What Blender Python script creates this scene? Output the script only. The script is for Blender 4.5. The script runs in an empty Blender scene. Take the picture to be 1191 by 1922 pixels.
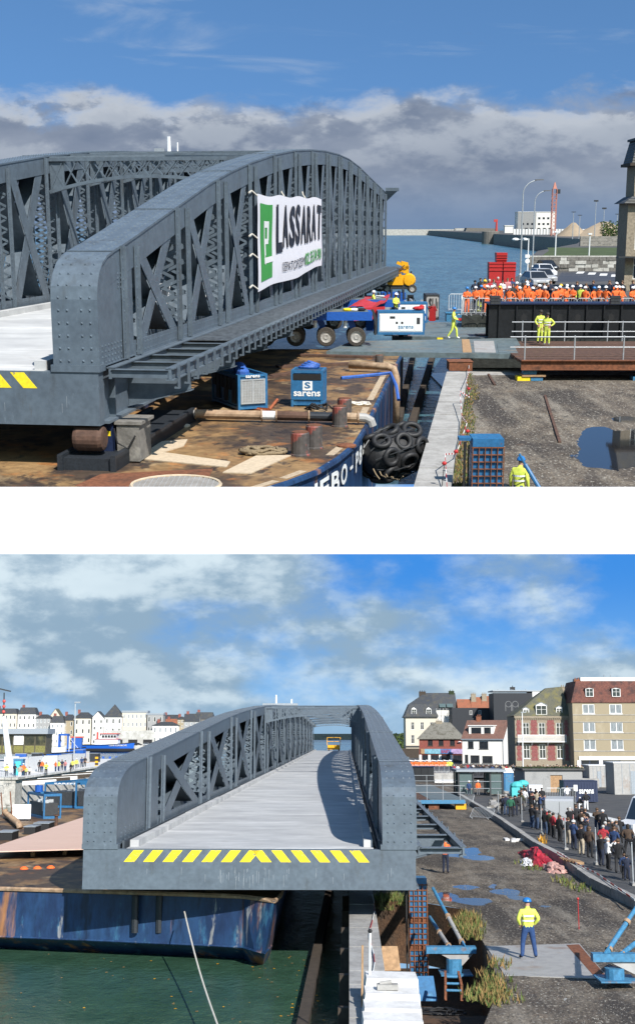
import bpy, math, random
from mathutils import Vector, Matrix
R = math.radians
rnd = random.Random(7)
sc = bpy.context.scene

# ----------------------------------------------------------------------------------------
# The sheet shows two views of one harbour, each with its own horizon.  Both places are
# built in one world: the lower quay lies level, the upper quay stands behind and above it
# on a rising hillside stage, far enough back not to keep the sun from the lower one.
# ----------------------------------------------------------------------------------------
FPX, CX, CY = 2300.0, 595.5, 961.0          # focal length and centre in photograph pixels
HOR1, HOR2 = 427.0, 1378.0                  # the two horizons
H1, H2 = 7.3, 7.18                          # eye height over each quay
A1 = math.atan((CY - HOR1) / FPX)
B2 = math.atan((HOR2 - CY) / FPX)
K1 = 30.0                                   # building scale of the upper quay
SLOPE = A1 + B2
F2 = Matrix.Identity(4)
F1 = Matrix.Translation((0, 0, H2)) @ Matrix.Rotation(SLOPE, 4, 'X') @ Matrix.Scale(K1, 4) @ Matrix.Translation((0, 0, -H1))
FRAME = F2

# ---- camera
cam = bpy.data.cameras.new('camera'); cam_o = bpy.data.objects.new('camera', cam)
sc.collection.objects.link(cam_o); sc.camera = cam_o
cam.sensor_fit = 'HORIZONTAL'; cam.sensor_width = 36.0; cam.lens = 36.0 * FPX / 1191.0
cam.clip_start = 0.5; cam.clip_end = 600000
cam_o.location = (0, 0, H2); cam_o.rotation_euler = (R(90) + B2, 0, 0)

# ---- sun and sky
LDIR = Vector((-0.62, 1.5, -1.0)).normalized()
sun = bpy.data.lights.new('sun', 'SUN'); sun_o = bpy.data.objects.new('sun', sun)
sc.collection.objects.link(sun_o)
sun.energy = 5.0; sun.angle = R(0.55); sun.color = (1.0, 0.955, 0.89)
sun_o.rotation_euler = LDIR.to_track_quat('-Z', 'Y').to_euler()
w = bpy.data.worlds.new('World'); sc.world = w; w.use_nodes = True
NT = w.node_tree; NT.nodes.clear()
def nd(t, typ, **kw):
    n = t.nodes.new(typ)
    for k, v in kw.items(): setattr(n, k, v)
    return n
def setin(t, n, i, v):
    if hasattr(v, 'is_output'): t.links.new(v, n.inputs[i])
    else: n.inputs[i].default_value = v
def mth(t, op, a, b=None, c=None, clamp=False):
    n = nd(t, 'ShaderNodeMath', operation=op, use_clamp=clamp)
    setin(t, n, 0, a)
    if b is not None: setin(t, n, 1, b)
    if c is not None: setin(t, n, 2, c)
    return n.outputs[0]
def vmul(t, a, b):
    n = nd(t, 'ShaderNodeVectorMath', operation='MULTIPLY'); setin(t, n, 0, a); setin(t, n, 1, b); return n.outputs[0]
def vadd(t, a, b):
    n = nd(t, 'ShaderNodeVectorMath', operation='ADD'); setin(t, n, 0, a); setin(t, n, 1, b); return n.outputs[0]
def noise(t, vec, scale, detail=6, rough=.55, lac=2.0, dist=0.0, col=False):
    n = nd(t, 'ShaderNodeTexNoise'); t.links.new(vec, n.inputs['Vector'])
    n.inputs['Scale'].default_value = scale; n.inputs['Detail'].default_value = detail
    n.inputs['Roughness'].default_value = rough; n.inputs['Lacunarity'].default_value = lac
    n.inputs['Distortion'].default_value = dist
    return n.outputs['Color' if col else 'Fac']
def sstep(t, v, a, b, o0=0.0, o1=1.0):
    n = nd(t, 'ShaderNodeMapRange', interpolation_type='SMOOTHSTEP')
    setin(t, n, 0, v); n.inputs[1].default_value = a; n.inputs[2].default_value = b
    n.inputs[3].default_value = o0; n.inputs[4].default_value = o1
    return n.outputs[0]
def mix(t, f, a, b, blend='MIX'):
    n = nd(t, 'ShaderNodeMix', data_type='RGBA', blend_type=blend)
    setin(t, n, 0, f); setin(t, n, 6, a if hasattr(a, 'is_output') else (*a, 1)); setin(t, n, 7, b if hasattr(b, 'is_output') else (*b, 1))
    return n.outputs[2]
SKY = 0.1
nish = nd(NT, 'ShaderNodeTexSky', sky_type='NISHITA'); nish.sun_disc = False
nish.sun_elevation = math.asin(-LDIR.z); nish.sun_rotation = math.atan2(-LDIR.x, -LDIR.y)
nish.air_density = 1.0; nish.dust_density = 0.4; nish.ozone_density = 2.0
tc = nd(NT, 'ShaderNodeTexCoord'); D = tc.outputs['Generated']
rot = nd(NT, 'ShaderNodeVectorRotate', rotation_type='X_AXIS'); NT.links.new(D, rot.inputs['Vector']); rot.inputs['Angle'].default_value = -SLOPE
D1v = rot.outputs[0]
s1 = nd(NT, 'ShaderNodeSeparateXYZ'); NT.links.new(D1v, s1.inputs[0])
s2 = nd(NT, 'ShaderNodeSeparateXYZ'); NT.links.new(D, s2.inputs[0])
cs = lambda r, g, b: (r * .63 / SKY, g * .63 / SKY, b * .63 / SKY)
blue = mix(NT, 1.0, nish.outputs[0], (0.66, 0.92, 1.08), 'MULTIPLY')
# upper sky: a long grey bank over the sea, blue above it
q = vmul(NT, D1v, (1.0, 1.0, 2.1))
big = noise(NT, q, 5.2, 3, .5); fine = noise(NT, q, 15, 9, .60, dist=.25); wisp = noise(NT, vmul(NT, D1v, (1, 1, 5.5)), 6, 8, .58, dist=.6)
edge = mth(NT, 'ADD', 0.022, mth(NT, 'ADD', mth(NT, 'MULTIPLY', big, .085), mth(NT, 'MULTIPLY', fine, .07)))
dz = mth(NT, 'SUBTRACT', edge, s1.outputs['Z'])
bank = sstep(NT, dz, -.007, .016)
def lit(vec, scale, step, k, d=9, r=.57):
    lo_ = noise(NT, vec, scale, d, r); hi_ = noise(NT, vadd(NT, vec, step), scale, d, r)
    return sstep(NT, mth(NT, 'SUBTRACT', lo_, hi_), -k, k)
relief = lit(vmul(NT, D1v, (1, 1, 2.0)), 13, (.006, 0, .022), .085)
body = sstep(NT, noise(NT, vmul(NT, D1v, (1, 1, 2.6)), 7, 5, .55), .36, .66)
bankc = mix(NT, body, cs(.175, .225, .325), cs(.285, .335, .43))
bankc = mix(NT, mth(NT, 'MULTIPLY', relief, sstep(NT, s1.outputs['Z'], .025, .085, .18, .62)), bankc, cs(.52, .57, .64))
rim = mth(NT, 'MULTIPLY', sstep(NT, dz, .030, .0), sstep(NT, relief, .3, .8, .15, .75))
bankc = mix(NT, rim, bankc, cs(.60, .64, .70))
bankc = mix(NT, sstep(NT, s1.outputs['Z'], .05, .0, 0, .8), bankc, cs(.17, .265, .43))
upc = mix(NT, sstep(NT, wisp, .53, .78, 0, .6), blue, cs(.40, .50, .66))
dark1 = sstep(NT, noise(NT, vadd(NT, vmul(NT, D1v, (1, 1, 2.6)), (3.1, .4, 1.7)), 7.5, 6, .55), .60, .70, 0, .75)
upc = mix(NT, dark1, upc, cs(.15, .20, .31))
sky1 = mix(NT, bank, upc, bankc)
# lower sky: broken grey-white cloud with blue openings to the right
p2 = vmul(NT, D, (1.0, 1.0, 1.9))
cl = noise(NT, p2, 7.0, 9, .56)
lean = mth(NT, 'MULTIPLY', s2.outputs['X'], mth(NT, 'MULTIPLY', sstep(NT, s2.outputs['Z'], .02, .12), -.85))
cov = sstep(NT, mth(NT, 'ADD', cl, lean), .33, .58)
rel2 = lit(vmul(NT, D, (1, 1, 1.9)), 12, (.010, 0, .021), .13, 9, .56)
soft = sstep(NT, noise(NT, vmul(NT, D, (1.0, 1.0, 2.2)), 5.5, 4, .5), .34, .66)
shade = mth(NT, 'ADD', mth(NT, 'MULTIPLY', rel2, .55), mth(NT, 'MULTIPLY', soft, .45))
clc = mix(NT, sstep(NT, shade, .12, .92), cs(.285, .42, .555), cs(.68, .81, .89))
blue2 = mix(NT, sstep(NT, s2.outputs['Z'], .0, .14), cs(.24, .52, .88), cs(.055, .28, .78))
sky2 = mix(NT, cov, blue2, clc)
sky2 = mix(NT, sstep(NT, s2.outputs['Z'], .035, .0, 0, .6), sky2, cs(.30, .50, .72))
skyc = mix(NT, sstep(NT, s1.outputs['Z'], -.13, -.06), sky2, sky1)
bg = nd(NT, 'ShaderNodeBackground'); NT.links.new(skyc, bg.inputs[0]); bg.inputs[1].default_value = SKY
wo = nd(NT, 'ShaderNodeOutputWorld'); NT.links.new(bg.outputs[0], wo.inputs[0])
vs = sc.view_settings
vs.view_transform = 'Standard'; vs.look = 'None'; vs.gamma = 1.0; vs.exposure = 0.7; vs.use_curve_mapping = False
sc.cycles.max_bounces = 6; sc.cycles.use_denoising = True

# ----------------------------------------------------------------------------------------
# helpers
# ----------------------------------------------------------------------------------------
def unp(px, py, which, z=0.0, Y=None):
    """a pixel of the photograph as a point of the place: on the level z, or at distance Y"""
    th, H = (-A1, H1) if which == 1 else (B2, H2)
    x, y, zz = (px - CX) / FPX, 1.0, (CY - py) / FPX
    y, zz = y * math.cos(th) - zz * math.sin(th), y * math.sin(th) + zz * math.cos(th)
    t = Y / y if Y is not None else (z - H) / zz
    return Vector((x * t, y * t, H + zz * t))
def P1(px, py, z=0.0): return unp(px, py, 1, z)
def Q1(px, py, Y): return unp(px, py, 1, Y=Y)
def P2(px, py, z=0.0): return unp(px, py, 2, z)
def Q2(px, py, Y): return unp(px, py, 2, Y=Y)

class G:
    def __init__(s): s.v = []; s.f = []; s.m = []
    def add(s, vs_, fs, m=0):
        b = len(s.v); s.v += [tuple(x) for x in vs_]; s.f += [tuple(b + i for i in f) for f in fs]
        s.m += [m] * len(fs); return s
    def hexa(s, p, m=0):
        return s.add(p, [(0, 3, 2, 1), (4, 5, 6, 7), (0, 1, 5, 4), (1, 2, 6, 5), (2, 3, 7, 6), (3, 0, 4, 7)], m)
    def box(s, x0, x1, y0, y1, z0, z1, m=0):
        return s.hexa([(x0, y0, z0), (x1, y0, z0), (x1, y1, z0), (x0, y1, z0), (x0, y0, z1), (x1, y0, z1), (x1, y1, z1), (x0, y1, z1)], m)
    def bar(s, a, b, w, h, m=0, up=(0, 0, 1)):
        a, b, up = Vector(a), Vector(b), Vector(up); d = (b - a)
        if d.length < 1e-6: return s
        d.normalize(); sd = d.cross(up)
        if sd.length < 1e-4: sd = d.cross(Vector((1, 0, 0)))
        sd.normalize(); u = sd.cross(d); sd *= w / 2; u *= h / 2
        return s.hexa([a - sd - u, a + sd - u, b + sd - u, b - sd - u, a - sd + u, a + sd + u, b + sd + u, b - sd + u], m)
    def cyl(s, a, b, r0, r1=None, n=10, m=0, caps=True):
        a, b = Vector(a), Vector(b); r1 = r0 if r1 is None else r1
        d = (b - a).normalized(); x = d.orthogonal().normalized(); y = d.cross(x)
        V = []
        for p, r in ((a, r0), (b, r1)):
            for i in range(n):
                t = 2 * math.pi * i / n; V.append(p + x * (r * math.cos(t)) + y * (r * math.sin(t)))
        Fc = [(i, (i + 1) % n, n + (i + 1) % n, n + i) for i in range(n)]
        if caps: Fc += [tuple(range(n))[::-1], tuple(range(n, 2 * n))]
        return s.add(V, Fc, m)
    def tube(s, pts, r, n=6, m=0):
        pts = [Vector(p) for p in pts]; V = []; k = len(pts)
        x = None
        for i, p in enumerate(pts):
            d = (pts[min(i + 1, k - 1)] - pts[max(i - 1, 0)]).normalized()
            if x is None: x = d.orthogonal().normalized()
            x = (x - d * x.dot(d)).normalized() if (x - d * x.dot(d)).length > 1e-5 else d.orthogonal().normalized()
            y = d.cross(x); rr = r[i] if isinstance(r, (list, tuple)) else r
            for j in range(n):
                t = 2 * math.pi * j / n; V.append(p + x * (rr * math.cos(t)) + y * (rr * math.sin(t)))
        Fc = [(i * n + j, i * n + (j + 1) % n, (i + 1) * n + (j + 1) % n, (i + 1) * n + j) for i in range(k - 1) for j in range(n)]
        Fc += [tuple(range(n))[::-1], tuple(range((k - 1) * n, k * n))]
        return s.add(V, Fc, m)
    def prism(s, poly, z0, z1, m=0, mt=None):
        n = len(poly)
        s.add([(p[0], p[1], z0) for p in poly] + [(p[0], p[1], z1) for p in poly],
              [(i, (i + 1) % n, n + (i + 1) % n, n + i) for i in range(n)] + [tuple(range(n))[::-1]], m)
        return s.add([(p[0], p[1], z1) for p in poly], [tuple(range(n))], m if mt is None else mt)
    def extr(s, poly, vec, m=0):
        n = len(poly); vec = Vector(vec); A = [Vector(p) for p in poly]
        return s.add(A + [p + vec for p in A], [(i, (i + 1) % n, n + (i + 1) % n, n + i) for i in range(n)] + [tuple(range(n))[::-1], tuple(range(n, 2 * n))], m)
    def face(s, pts, m=0): return s.add(pts, [tuple(range(len(pts)))], m)
    def rivet(s, p, nrm, r, m=0):
        p, d = Vector(p), Vector(nrm); x = d.orthogonal().normalized() * r; y = d.cross(x)
        return s.add([p + x, p + y, p - x, p - y, p + d * (r * .75)], [(0, 1, 4), (1, 2, 4), (2, 3, 4), (3, 0, 4)], m)
    def lathe(s, prof, n=12, m=0, M=None, caps=True):
        M = M or Matrix.Identity(4); V = []
        for r, z in prof:
            for i in range(n):
                t = 2 * math.pi * i / n; V.append(M @ Vector((r * math.cos(t), r * math.sin(t), z)))
        k = len(prof)
        return s.add(V, [(i * n + j, i * n + (j + 1) % n, (i + 1) * n + (j + 1) % n, (i + 1) * n + j) for i in range(k - 1) for j in range(n)]
                     + ([tuple(range(n))[::-1], tuple(range((k - 1) * n, k * n))] if caps else []), m)
    def ball(s, c, rx, ry=None, rz=None, n=10, k=7, m=0):
        ry = rx if ry is None else ry; rz = rx if rz is None else rz; c = Vector(c)
        V = []
        for i in range(k + 1):
            a = -math.pi / 2 + math.pi * i / k
            for j in range(n):
                t = 2 * math.pi * j / n; V.append(c + Vector((rx * math.cos(a) * math.cos(t), ry * math.cos(a) * math.sin(t), rz * math.sin(a))))
        return s.add(V, [(i * n + j, i * n + (j + 1) % n, (i + 1) * n + (j + 1) % n, (i + 1) * n + j) for i in range(k) for j in range(n)], m)
    def torus(s, c, axis, R0, r, n=16, k=6, m=0):
        c, d = Vector(c), Vector(axis).normalized(); x = d.orthogonal().normalized(); y = d.cross(x); V = []
        for i in range(n):
            t = 2 * math.pi * i / n; e = x * math.cos(t) + y * math.sin(t)
            for j in range(k):
                u = 2 * math.pi * j / k; V.append(c + e * (R0 + r * math.cos(u)) + d * (r * math.sin(u)))
        return s.add(V, [(i * k + j, ((i + 1) % n) * k + j, ((i + 1) % n) * k + (j + 1) % k, i * k + (j + 1) % k) for i in range(n) for j in range(k)], m)
    def mesh(s, name, mats, smooth=False):
        me = bpy.data.meshes.new(name); me.from_pydata(s.v, [], s.f)
        for mt in mats if isinstance(mats, (list, tuple)) else [mats]: me.materials.append(MAT(mt))
        if any(s.m): me.polygons.foreach_set('material_index', s.m)
        if smooth: me.polygons.foreach_set('use_smooth', [True] * len(me.polygons))
        me.update(); return me

def link(o): sc.collection.objects.link(o); return o
def tag(o, label=None, cat=None, group=None, kind=None):
    if label: o['label'] = label
    if cat: o['category'] = cat
    if group: o['group'] = group
    if kind: o['kind'] = kind
    return o
def place(o, loc=(0, 0, 0), rz=0.0, M=None):
    o.matrix_basis = FRAME @ (M if M is not None else Matrix.Translation(loc) @ Matrix.Rotation(rz, 4, 'Z')); return o
def thing(name, label, cat, loc=(0, 0, 0), rz=0.0, group=None, M=None):
    return tag(place(link(bpy.data.objects.new(name, None)), loc, rz, M), label, cat, group)
def part(name, g, mats, parent, smooth=False, kind=None, label=None):
    o = link(bpy.data.objects.new(name, g.mesh(name, mats, smooth) if isinstance(g, G) else g)); o.parent = parent
    return tag(o, label, None, None, kind)
def solo(name, g, mats, label, cat, loc=(0, 0, 0), rz=0.0, group=None, smooth=False, kind=None, M=None):
    o = link(bpy.data.objects.new(name, g.mesh(name, mats, smooth) if isinstance(g, G) else g))
    return tag(place(o, loc, rz, M), label, cat, group, kind)
def struct(name, g, mats, kind='structure', smooth=False):
    return tag(place(link(bpy.data.objects.new(name, g.mesh(name, mats, smooth)))), kind=kind)
def copy_tree(o, parent=None):
    c = link(o.copy()); c.parent = parent
    for ch in [x for x in o.children]: copy_tree(ch, c)
    return c

# ---- procedural materials, one version for each building scale
MDEF = {}; MCACHE = {}
def defmat(name, col, rough=.6, metal=0.0, col2=None, scale=4.0, lo=.35, hi=.65, var=.12, vscale=18.0, bump=0.0, bscale=30.0, stretch=(1, 1, 1), extra=None, spec=.4, layers=()):
    MDEF[name] = dict(col=col, rough=rough, metal=metal, col2=col2, scale=scale, lo=lo, hi=hi, var=var, vscale=vscale, bump=bump, bscale=bscale, stretch=stretch, extra=extra, spec=spec, layers=layers)
def MAT(name):
    key = (name, FRAME is F1)
    if key in MCACHE: return MCACHE[key]
    d = MDEF[name]; k = K1 if FRAME is F1 else 1.0
    m = bpy.data.materials.new(name); m.use_nodes = True; t = m.node_tree
    b = t.nodes['Principled BSDF']
    tcn = nd(t, 'ShaderNodeTexCoord'); V = tcn.outputs['Object']
    Vs = vmul(t, V, d['stretch']) if d['stretch'] != (1, 1, 1) else V
    c = mix(t, 0.0, [v * .86 for v in d['col']], d['col'])
    if d['col2'] is not None:
        f = sstep(t, noise(t, Vs, d['scale'], 7, .62), d['lo'], d['hi']); c = mix(t, f, [v * .86 for v in d['col']], [v * .86 for v in d['col2']])
    for (lc, ls, la, lb, lst, amt) in d['layers']:
        f = sstep(t, noise(t, vadd(t, vmul(t, V, lst), (7.3 * ls, 2.1, 5.5)), ls, 7, .62), la, lb, 0, amt); c = mix(t, f, c, [v * .86 for v in lc])
    if d['var'] > 0:
        vv = noise(t, Vs, d['vscale'], 5, .6); g = sstep(t, vv, .25, .75, 1 - d['var'], 1 + d['var'])
        cc = nd(t, 'ShaderNodeCombineColor')
        for i in range(3): t.links.new(g, cc.inputs[i])
        c = mix(t, 1.0, c, cc.outputs[0], 'MULTIPLY')
    t.links.new(c, b.inputs['Base Color'])
    b.inputs['Roughness'].default_value = d['rough']; b.inputs['Metallic'].default_value = d['metal']
    b.inputs['Specular IOR Level'].default_value = d['spec']
    if d['bump'] > 0:
        bn = nd(t, 'ShaderNodeBump'); bn.inputs['Strength'].default_value = 1.0; bn.inputs['Distance'].default_value = d['bump'] * k
        t.links.new(noise(t, Vs, d['bscale'], 6, .6), bn.inputs['Height']); t.links.new(bn.outputs[0], b.inputs['Normal'])
    if d['extra']: d['extra'](t, b, V, k)
    MCACHE[key] = m; return m
def flat(name, col, rough=.6, metal=0.0, var=.10, vscale=9.0, **kw): defmat(name, col, rough, metal, var=var, vscale=vscale, **kw)

STEEL = (.106, .136, .166)
defmat('bridge_paint', STEEL, .42, 0, col2=(.088, .112, .138), scale=1.1, var=.14, vscale=5, bump=.003, bscale=3, layers=[((.18, .225, .27), 9, .60, .72, (1, 1, .25), .4), ((.055, .058, .058), 1.3, .56, .72, (1, 1, .3), .55), ((.10, .075, .05), 3.0, .66, .74, (1, 1, .2), .35)])
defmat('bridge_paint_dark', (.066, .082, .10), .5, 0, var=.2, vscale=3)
defmat('grating', (.05, .058, .066), .6, .2, col2=(.10, .115, .13), scale=6, stretch=(1, .3, 1), var=.3, vscale=30)
defmat('deck_concrete', (.50, .505, .50), .85, 0, col2=(.36, .365, .37), scale=.5, stretch=(.5, .8, 1), lo=.3, hi=.7, var=.10, vscale=4, bump=.006, bscale=5, layers=[((.64, .64, .63), .8, .52, .70, (.35, 1.3, 1), .8), ((.30, .285, .26), 1.6, .60, .74, (.6, .8, 1), .5), ((.58, .58, .57), .35, .6, .68, (.2, 1.6, 1), .6)])
defmat('concrete', (.36, .35, .33), .88, 0, col2=(.26, .25, .235), scale=1.3, var=.14, vscale=11, bump=.008, bscale=14, layers=[((.24, .23, .21), 2.0, .58, .7, (1, 1, .5), .6)])
defmat('concrete_white', (.72, .71, .69), .85, 0, col2=(.58, .57, .55), scale=1.6, var=.08, vscale=10, bump=.006, bscale=14)
defmat('ledge_white', (.9, .9, .9), .9, var=.02, vscale=.4)
flat('yellow_paint', (.86, .66, .02), .55, var=.12, layers=[((.16, .17, .17), 7, .61, .67, (1, 1, 1), .75)])
defmat('rusty_deck', (.20, .115, .05), .6, 0, col2=(.27, .165, .072), scale=.35, lo=.3, hi=.7, var=.3, vscale=3.0, bump=.01, bscale=6,
       layers=[((.04, .028, .022), .32, .44, .56, (1, .7, 1), .9), ((.42, .30, .165), .6, .57, .70, (1, .8, 1), .75), ((.33, .13, .035), .8, .55, .68, (1, 1, 1), .7), ((.025, .018, .016), 1.5, .54, .63, (1, .6, 1), .85), ((.17, .05, .02), 2.6, .62, .70, (1, 1, 1), .6)])
defmat('hull_blue', (.010, .026, .075), .45, 0, col2=(.016, .05, .125), scale=.9, var=.22, vscale=5, bump=.01, bscale=3, stretch=(1, 1, .35),
       layers=[((.05, .17, .27), 1.4, .56, .68, (1, 1, .3), .7), ((.33, .15, .05), .75, .57, .67, (1, 1, .12), .85), ((.36, .36, .34), 1.9, .62, .68, (1, 1, .2), .6), ((.006, .010, .025), 1.1, .58, .68, (1, 1, .2), .8)])
defmat('hull_black', (.02, .024, .03), .5, var=.3)
flat('deck_edge', (.40, .31, .21), .8, var=.25)
defmat('gravel', (.074, .058, .044), .9, 0, col2=(.165, .136, .102), scale=1.3, lo=.34, hi=.70, var=.45, vscale=12, bump=.07, bscale=8, stretch=(1, .5, 1),
       layers=[((.036, .029, .024), .26, .45, .60, (1, .4, 1), .9), ((.42, .385, .325), 10, .56, .66, (1, .55, 1), .75), ((.25, .22, .178), .5, .50, .70, (1.8, .2, 1), .65), ((.026, .022, .020), 3.0, .57, .67, (1, .5, 1), .7), ((.10, .06, .035), 1.1, .58, .72, (1, .6, 1), .5)])
defmat('pit_earth', (.045, .032, .022), .9, 0, col2=(.10, .052, .026), scale=.8, var=.4, vscale=12, bump=.04, bscale=9)
defmat('asphalt', (.055, .055, .058), .85, 0, col2=(.085, .083, .08), scale=.6, var=.2, vscale=20, bump=.005, bscale=40)
defmat('road_dark', (.04, .042, .05), .55, 0, col2=(.06, .06, .065), scale=.3, var=.2, vscale=9)
flat('road_paint_and_sun', (.6, .6, .58), .8)  # white line paint, also used for a painted patch of sunlight
def waterx(bs, b1, s1_, s2_):
    def fn(t, b, V, k):
        h = mth(t, 'ADD', noise(t, vmul(t, V, s2_), s1_, 5, .58), mth(t, 'MULTIPLY', noise(t, V, bs, 4, .6), .35))
        bn = nd(t, 'ShaderNodeBump'); bn.inputs['Strength'].default_value = 1.0; bn.inputs['Distance'].default_value = b1 * k
        t.links.new(h, bn.inputs['Height']); t.links.new(bn.outputs[0], b.inputs['Normal'])
    return fn
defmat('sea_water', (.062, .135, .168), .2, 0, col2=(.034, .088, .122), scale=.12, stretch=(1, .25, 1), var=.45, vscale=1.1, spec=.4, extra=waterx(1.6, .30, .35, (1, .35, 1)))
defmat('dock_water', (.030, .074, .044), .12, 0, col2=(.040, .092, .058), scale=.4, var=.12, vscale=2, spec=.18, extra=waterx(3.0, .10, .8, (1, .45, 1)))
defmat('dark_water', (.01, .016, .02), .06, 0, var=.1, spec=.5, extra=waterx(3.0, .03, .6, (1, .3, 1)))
defmat('muddy_puddle', (.045, .040, .040), .05, 0, var=.0, spec=.22)
defmat('puddle', (.02, .02, .022), .03, 0, var=.0, spec=1.0, extra=lambda t, b, V, k: setattr(b.inputs['IOR'], 'default_value', 1.6))
defmat('wet_earth', (.060, .052, .044), .6, 0, col2=(.085, .075, .062), scale=3, var=.3, vscale=25, bump=.01, bscale=25)
flat('blue_paint', (.024, .125, .27), .45, var=.18, layers=[((.12, .07, .035), 5, .63, .70, (1, 1, 1), .6), ((.10, .30, .45), 2, .6, .7, (1, 1, 1), .4)])
flat('blue_bright', (.012, .085, .36), .45, var=.15)
flat('blue_light', (.045, .18, .32), .55, var=.25, layers=[((.20, .12, .07), 3, .55, .67, (1, 1, 1), .6)])
flat('blue_dark', (.012, .022, .062), .5, var=.2)
flat('white_paint', (.74, .75, .75), .45, var=.05, layers=[((.50, .48, .44), 3, .62, .75, (1, 1, .4), .4)])
flat('white_wall', (.74, .72, .67), .85, var=.08, layers=[((.48, .46, .42), 1.0, .60, .74, (1, 1, .4), .5)])
flat('cream_wall', (.58, .52, .42), .85, var=.1, layers=[((.40, .36, .30), .8, .58, .74, (1, 1, .4), .5)])
flat('beige_wall', (.305, .255, .172), .9, var=.14, vscale=24, bump=.01, bscale=40, layers=[((.40, .345, .25), .5, .52, .7, (1, 1, .5), .6)])
flat('gray_wall', (.30, .30, .295), .9, var=.12, layers=[((.18, .18, .18), 1.0, .55, .72, (1, 1, .5), .6)])
flat('stone_dark', (.16, .15, .135), .9, var=.3, vscale=3, bump=.05, bscale=3, layers=[((.32, .30, .26), 1.2, .55, .7, (1, 1, 1), .6)])
defmat('stone_pale', (.50, .49, .455), .9, 0, col2=(.36, .345, .31), scale=.5, var=.2, vscale=3, bump=.03, bscale=3, layers=[((.10, .095, .08), .9, .62, .68, (1, 1, 1.5), .8)])
def bricks(c1, c2, mortar, scale):
    def fn(t, b, V, k):
        sp = nd(t, 'ShaderNodeSeparateXYZ'); t.links.new(V, sp.inputs[0])
        cb = nd(t, 'ShaderNodeCombineXYZ'); t.links.new(mth(t, 'ADD', sp.outputs[0], sp.outputs[1]), cb.inputs[0]); t.links.new(sp.outputs[2], cb.inputs[1])
        br = nd(t, 'ShaderNodeTexBrick'); t.links.new(cb.outputs[0], br.inputs['Vector'])
        br.inputs['Color1'].default_value = (*c1, 1); br.inputs['Color2'].default_value = (*c2, 1); br.inputs['Mortar'].default_value = (*mortar, 1)
        br.inputs['Scale'].default_value = scale; br.inputs['Mortar Size'].default_value = .018
        nz = noise(t, V, 2.5, 6, .6)
        t.links.new(mix(t, sstep(t, nz, .45, .75, 0, .55), br.outputs[0], mortar), b.inputs['Base Color'])
        bn = nd(t, 'ShaderNodeBump'); bn.inputs['Distance'].default_value = .02 * k; t.links.new(br.outputs['Fac'], bn.inputs['Height']); bn.invert = True
        t.links.new(bn.outputs[0], b.inputs['Normal'])
    return fn
defmat('red_brick', (.30, .08, .065), .85, var=0, extra=bricks((.27, .075, .07), (.19, .05, .048), (.26, .19, .17), 3.0))
defmat('shop_brick', (.22, .06, .04), .85, var=0, extra=bricks((.26, .065, .045), (.18, .045, .035), (.20, .12, .10), 3.0))
defmat('quay_stone', (.2, .19, .17), .9, var=0, extra=bricks((.23, .215, .19), (.13, .125, .11), (.30, .28, .245), .8))
defmat('ashlar', (.27, .225, .165), .9, var=.25, vscale=6, bump=.02, bscale=8, layers=[((.16, .135, .10), 2, .55, .7, (1, 1, 1), .6)])
def tiles(c1, c2, moss, sc_):
    def fn(t, b, V, k):
        wv = nd(t, 'ShaderNodeTexWave', bands_direction='Z'); t.links.new(V, wv.inputs['Vector']); wv.inputs['Scale'].default_value = sc_; wv.inputs['Distortion'].default_value = .6
        nz = noise(t, V, 5, 6, .7)
        c = mix(t, sstep(t, nz, .35, .65), c1, c2); c = mix(t, sstep(t, noise(t, V, .7, 6, .65), .47, .66), c, moss)
        t.links.new(mix(t, mth(t, 'MULTIPLY', wv.outputs['Fac'], .35), c, (.02, .02, .02)), b.inputs['Base Color'])
        bn = nd(t, 'ShaderNodeBump'); bn.inputs['Distance'].default_value = .04 * k; t.links.new(mth(t, 'ADD', wv.outputs['Fac'], nz), bn.inputs['Height'])
        t.links.new(bn.outputs[0], b.inputs['Normal'])
    return fn
defmat('slate', (.03, .034, .042), .55, var=0, extra=tiles((.028, .033, .042), (.05, .055, .062), (.065, .062, .05), 1.4))
defmat('slate_cladding', (.012, .015, .021), .6, var=.25, vscale=9)
defmat('mossy_slate', (.08, .08, .05), .85, var=0, extra=tiles((.075, .078, .06), (.13, .125, .085), (.16, .145, .06), 1.4))
defmat('old_tile', (.12, .11, .09), .9, var=0, extra=tiles((.13, .125, .105), (.23, .215, .18), (.085, .075, .055), 1.4))
defmat('red_tile', (.14, .045, .03), .8, var=0, extra=tiles((.115, .036, .028), (.19, .075, .05), (.065, .03, .026), 1.6))
defmat('brown_tile', (.17, .085, .06), .8, var=0, extra=tiles((.15, .07, .05), (.22, .12, .09), (.12, .07, .055), 1.6))
defmat('orange_tile', (.32, .11, .05), .8, var=0, extra=tiles((.34, .115, .05), (.24, .085, .05), (.2, .09, .05), 1.6))
flat('trim_white', (.76, .75, .72), .6, var=.05)
flat('glass', (.018, .022, .028), .06, var=.2, vscale=.8, spec=.6)
flat('curtain_glass', (.20, .22, .24), .12, var=.5, vscale=3, stretch=(6, 1, .4), spec=.6)
flat('zinc', (.30, .33, .36), .45, .3, var=.12)
flat('galvanised', (.52, .54, .55), .42, .55, var=.12)
flat('dark_metal', (.045, .048, .052), .5, .3, var=.2)
flat('black_girder', (.010, .011, .013), .42, 0, var=.3, vscale=6, layers=[((.06, .06, .062), 30, .68, .72, (1, 1, 1), .7)])
flat('black', (.012, .012, .013), .6, var=.2)
flat('shaded_stone', (.022, .024, .02), .6, var=.5, vscale=2, bump=.04, bscale=3)  # near-black colour carries the shade inside the recess
flat('rubber', (.016, .016, .017), .58, var=.3, vscale=8, bump=.01, bscale=12)
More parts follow.
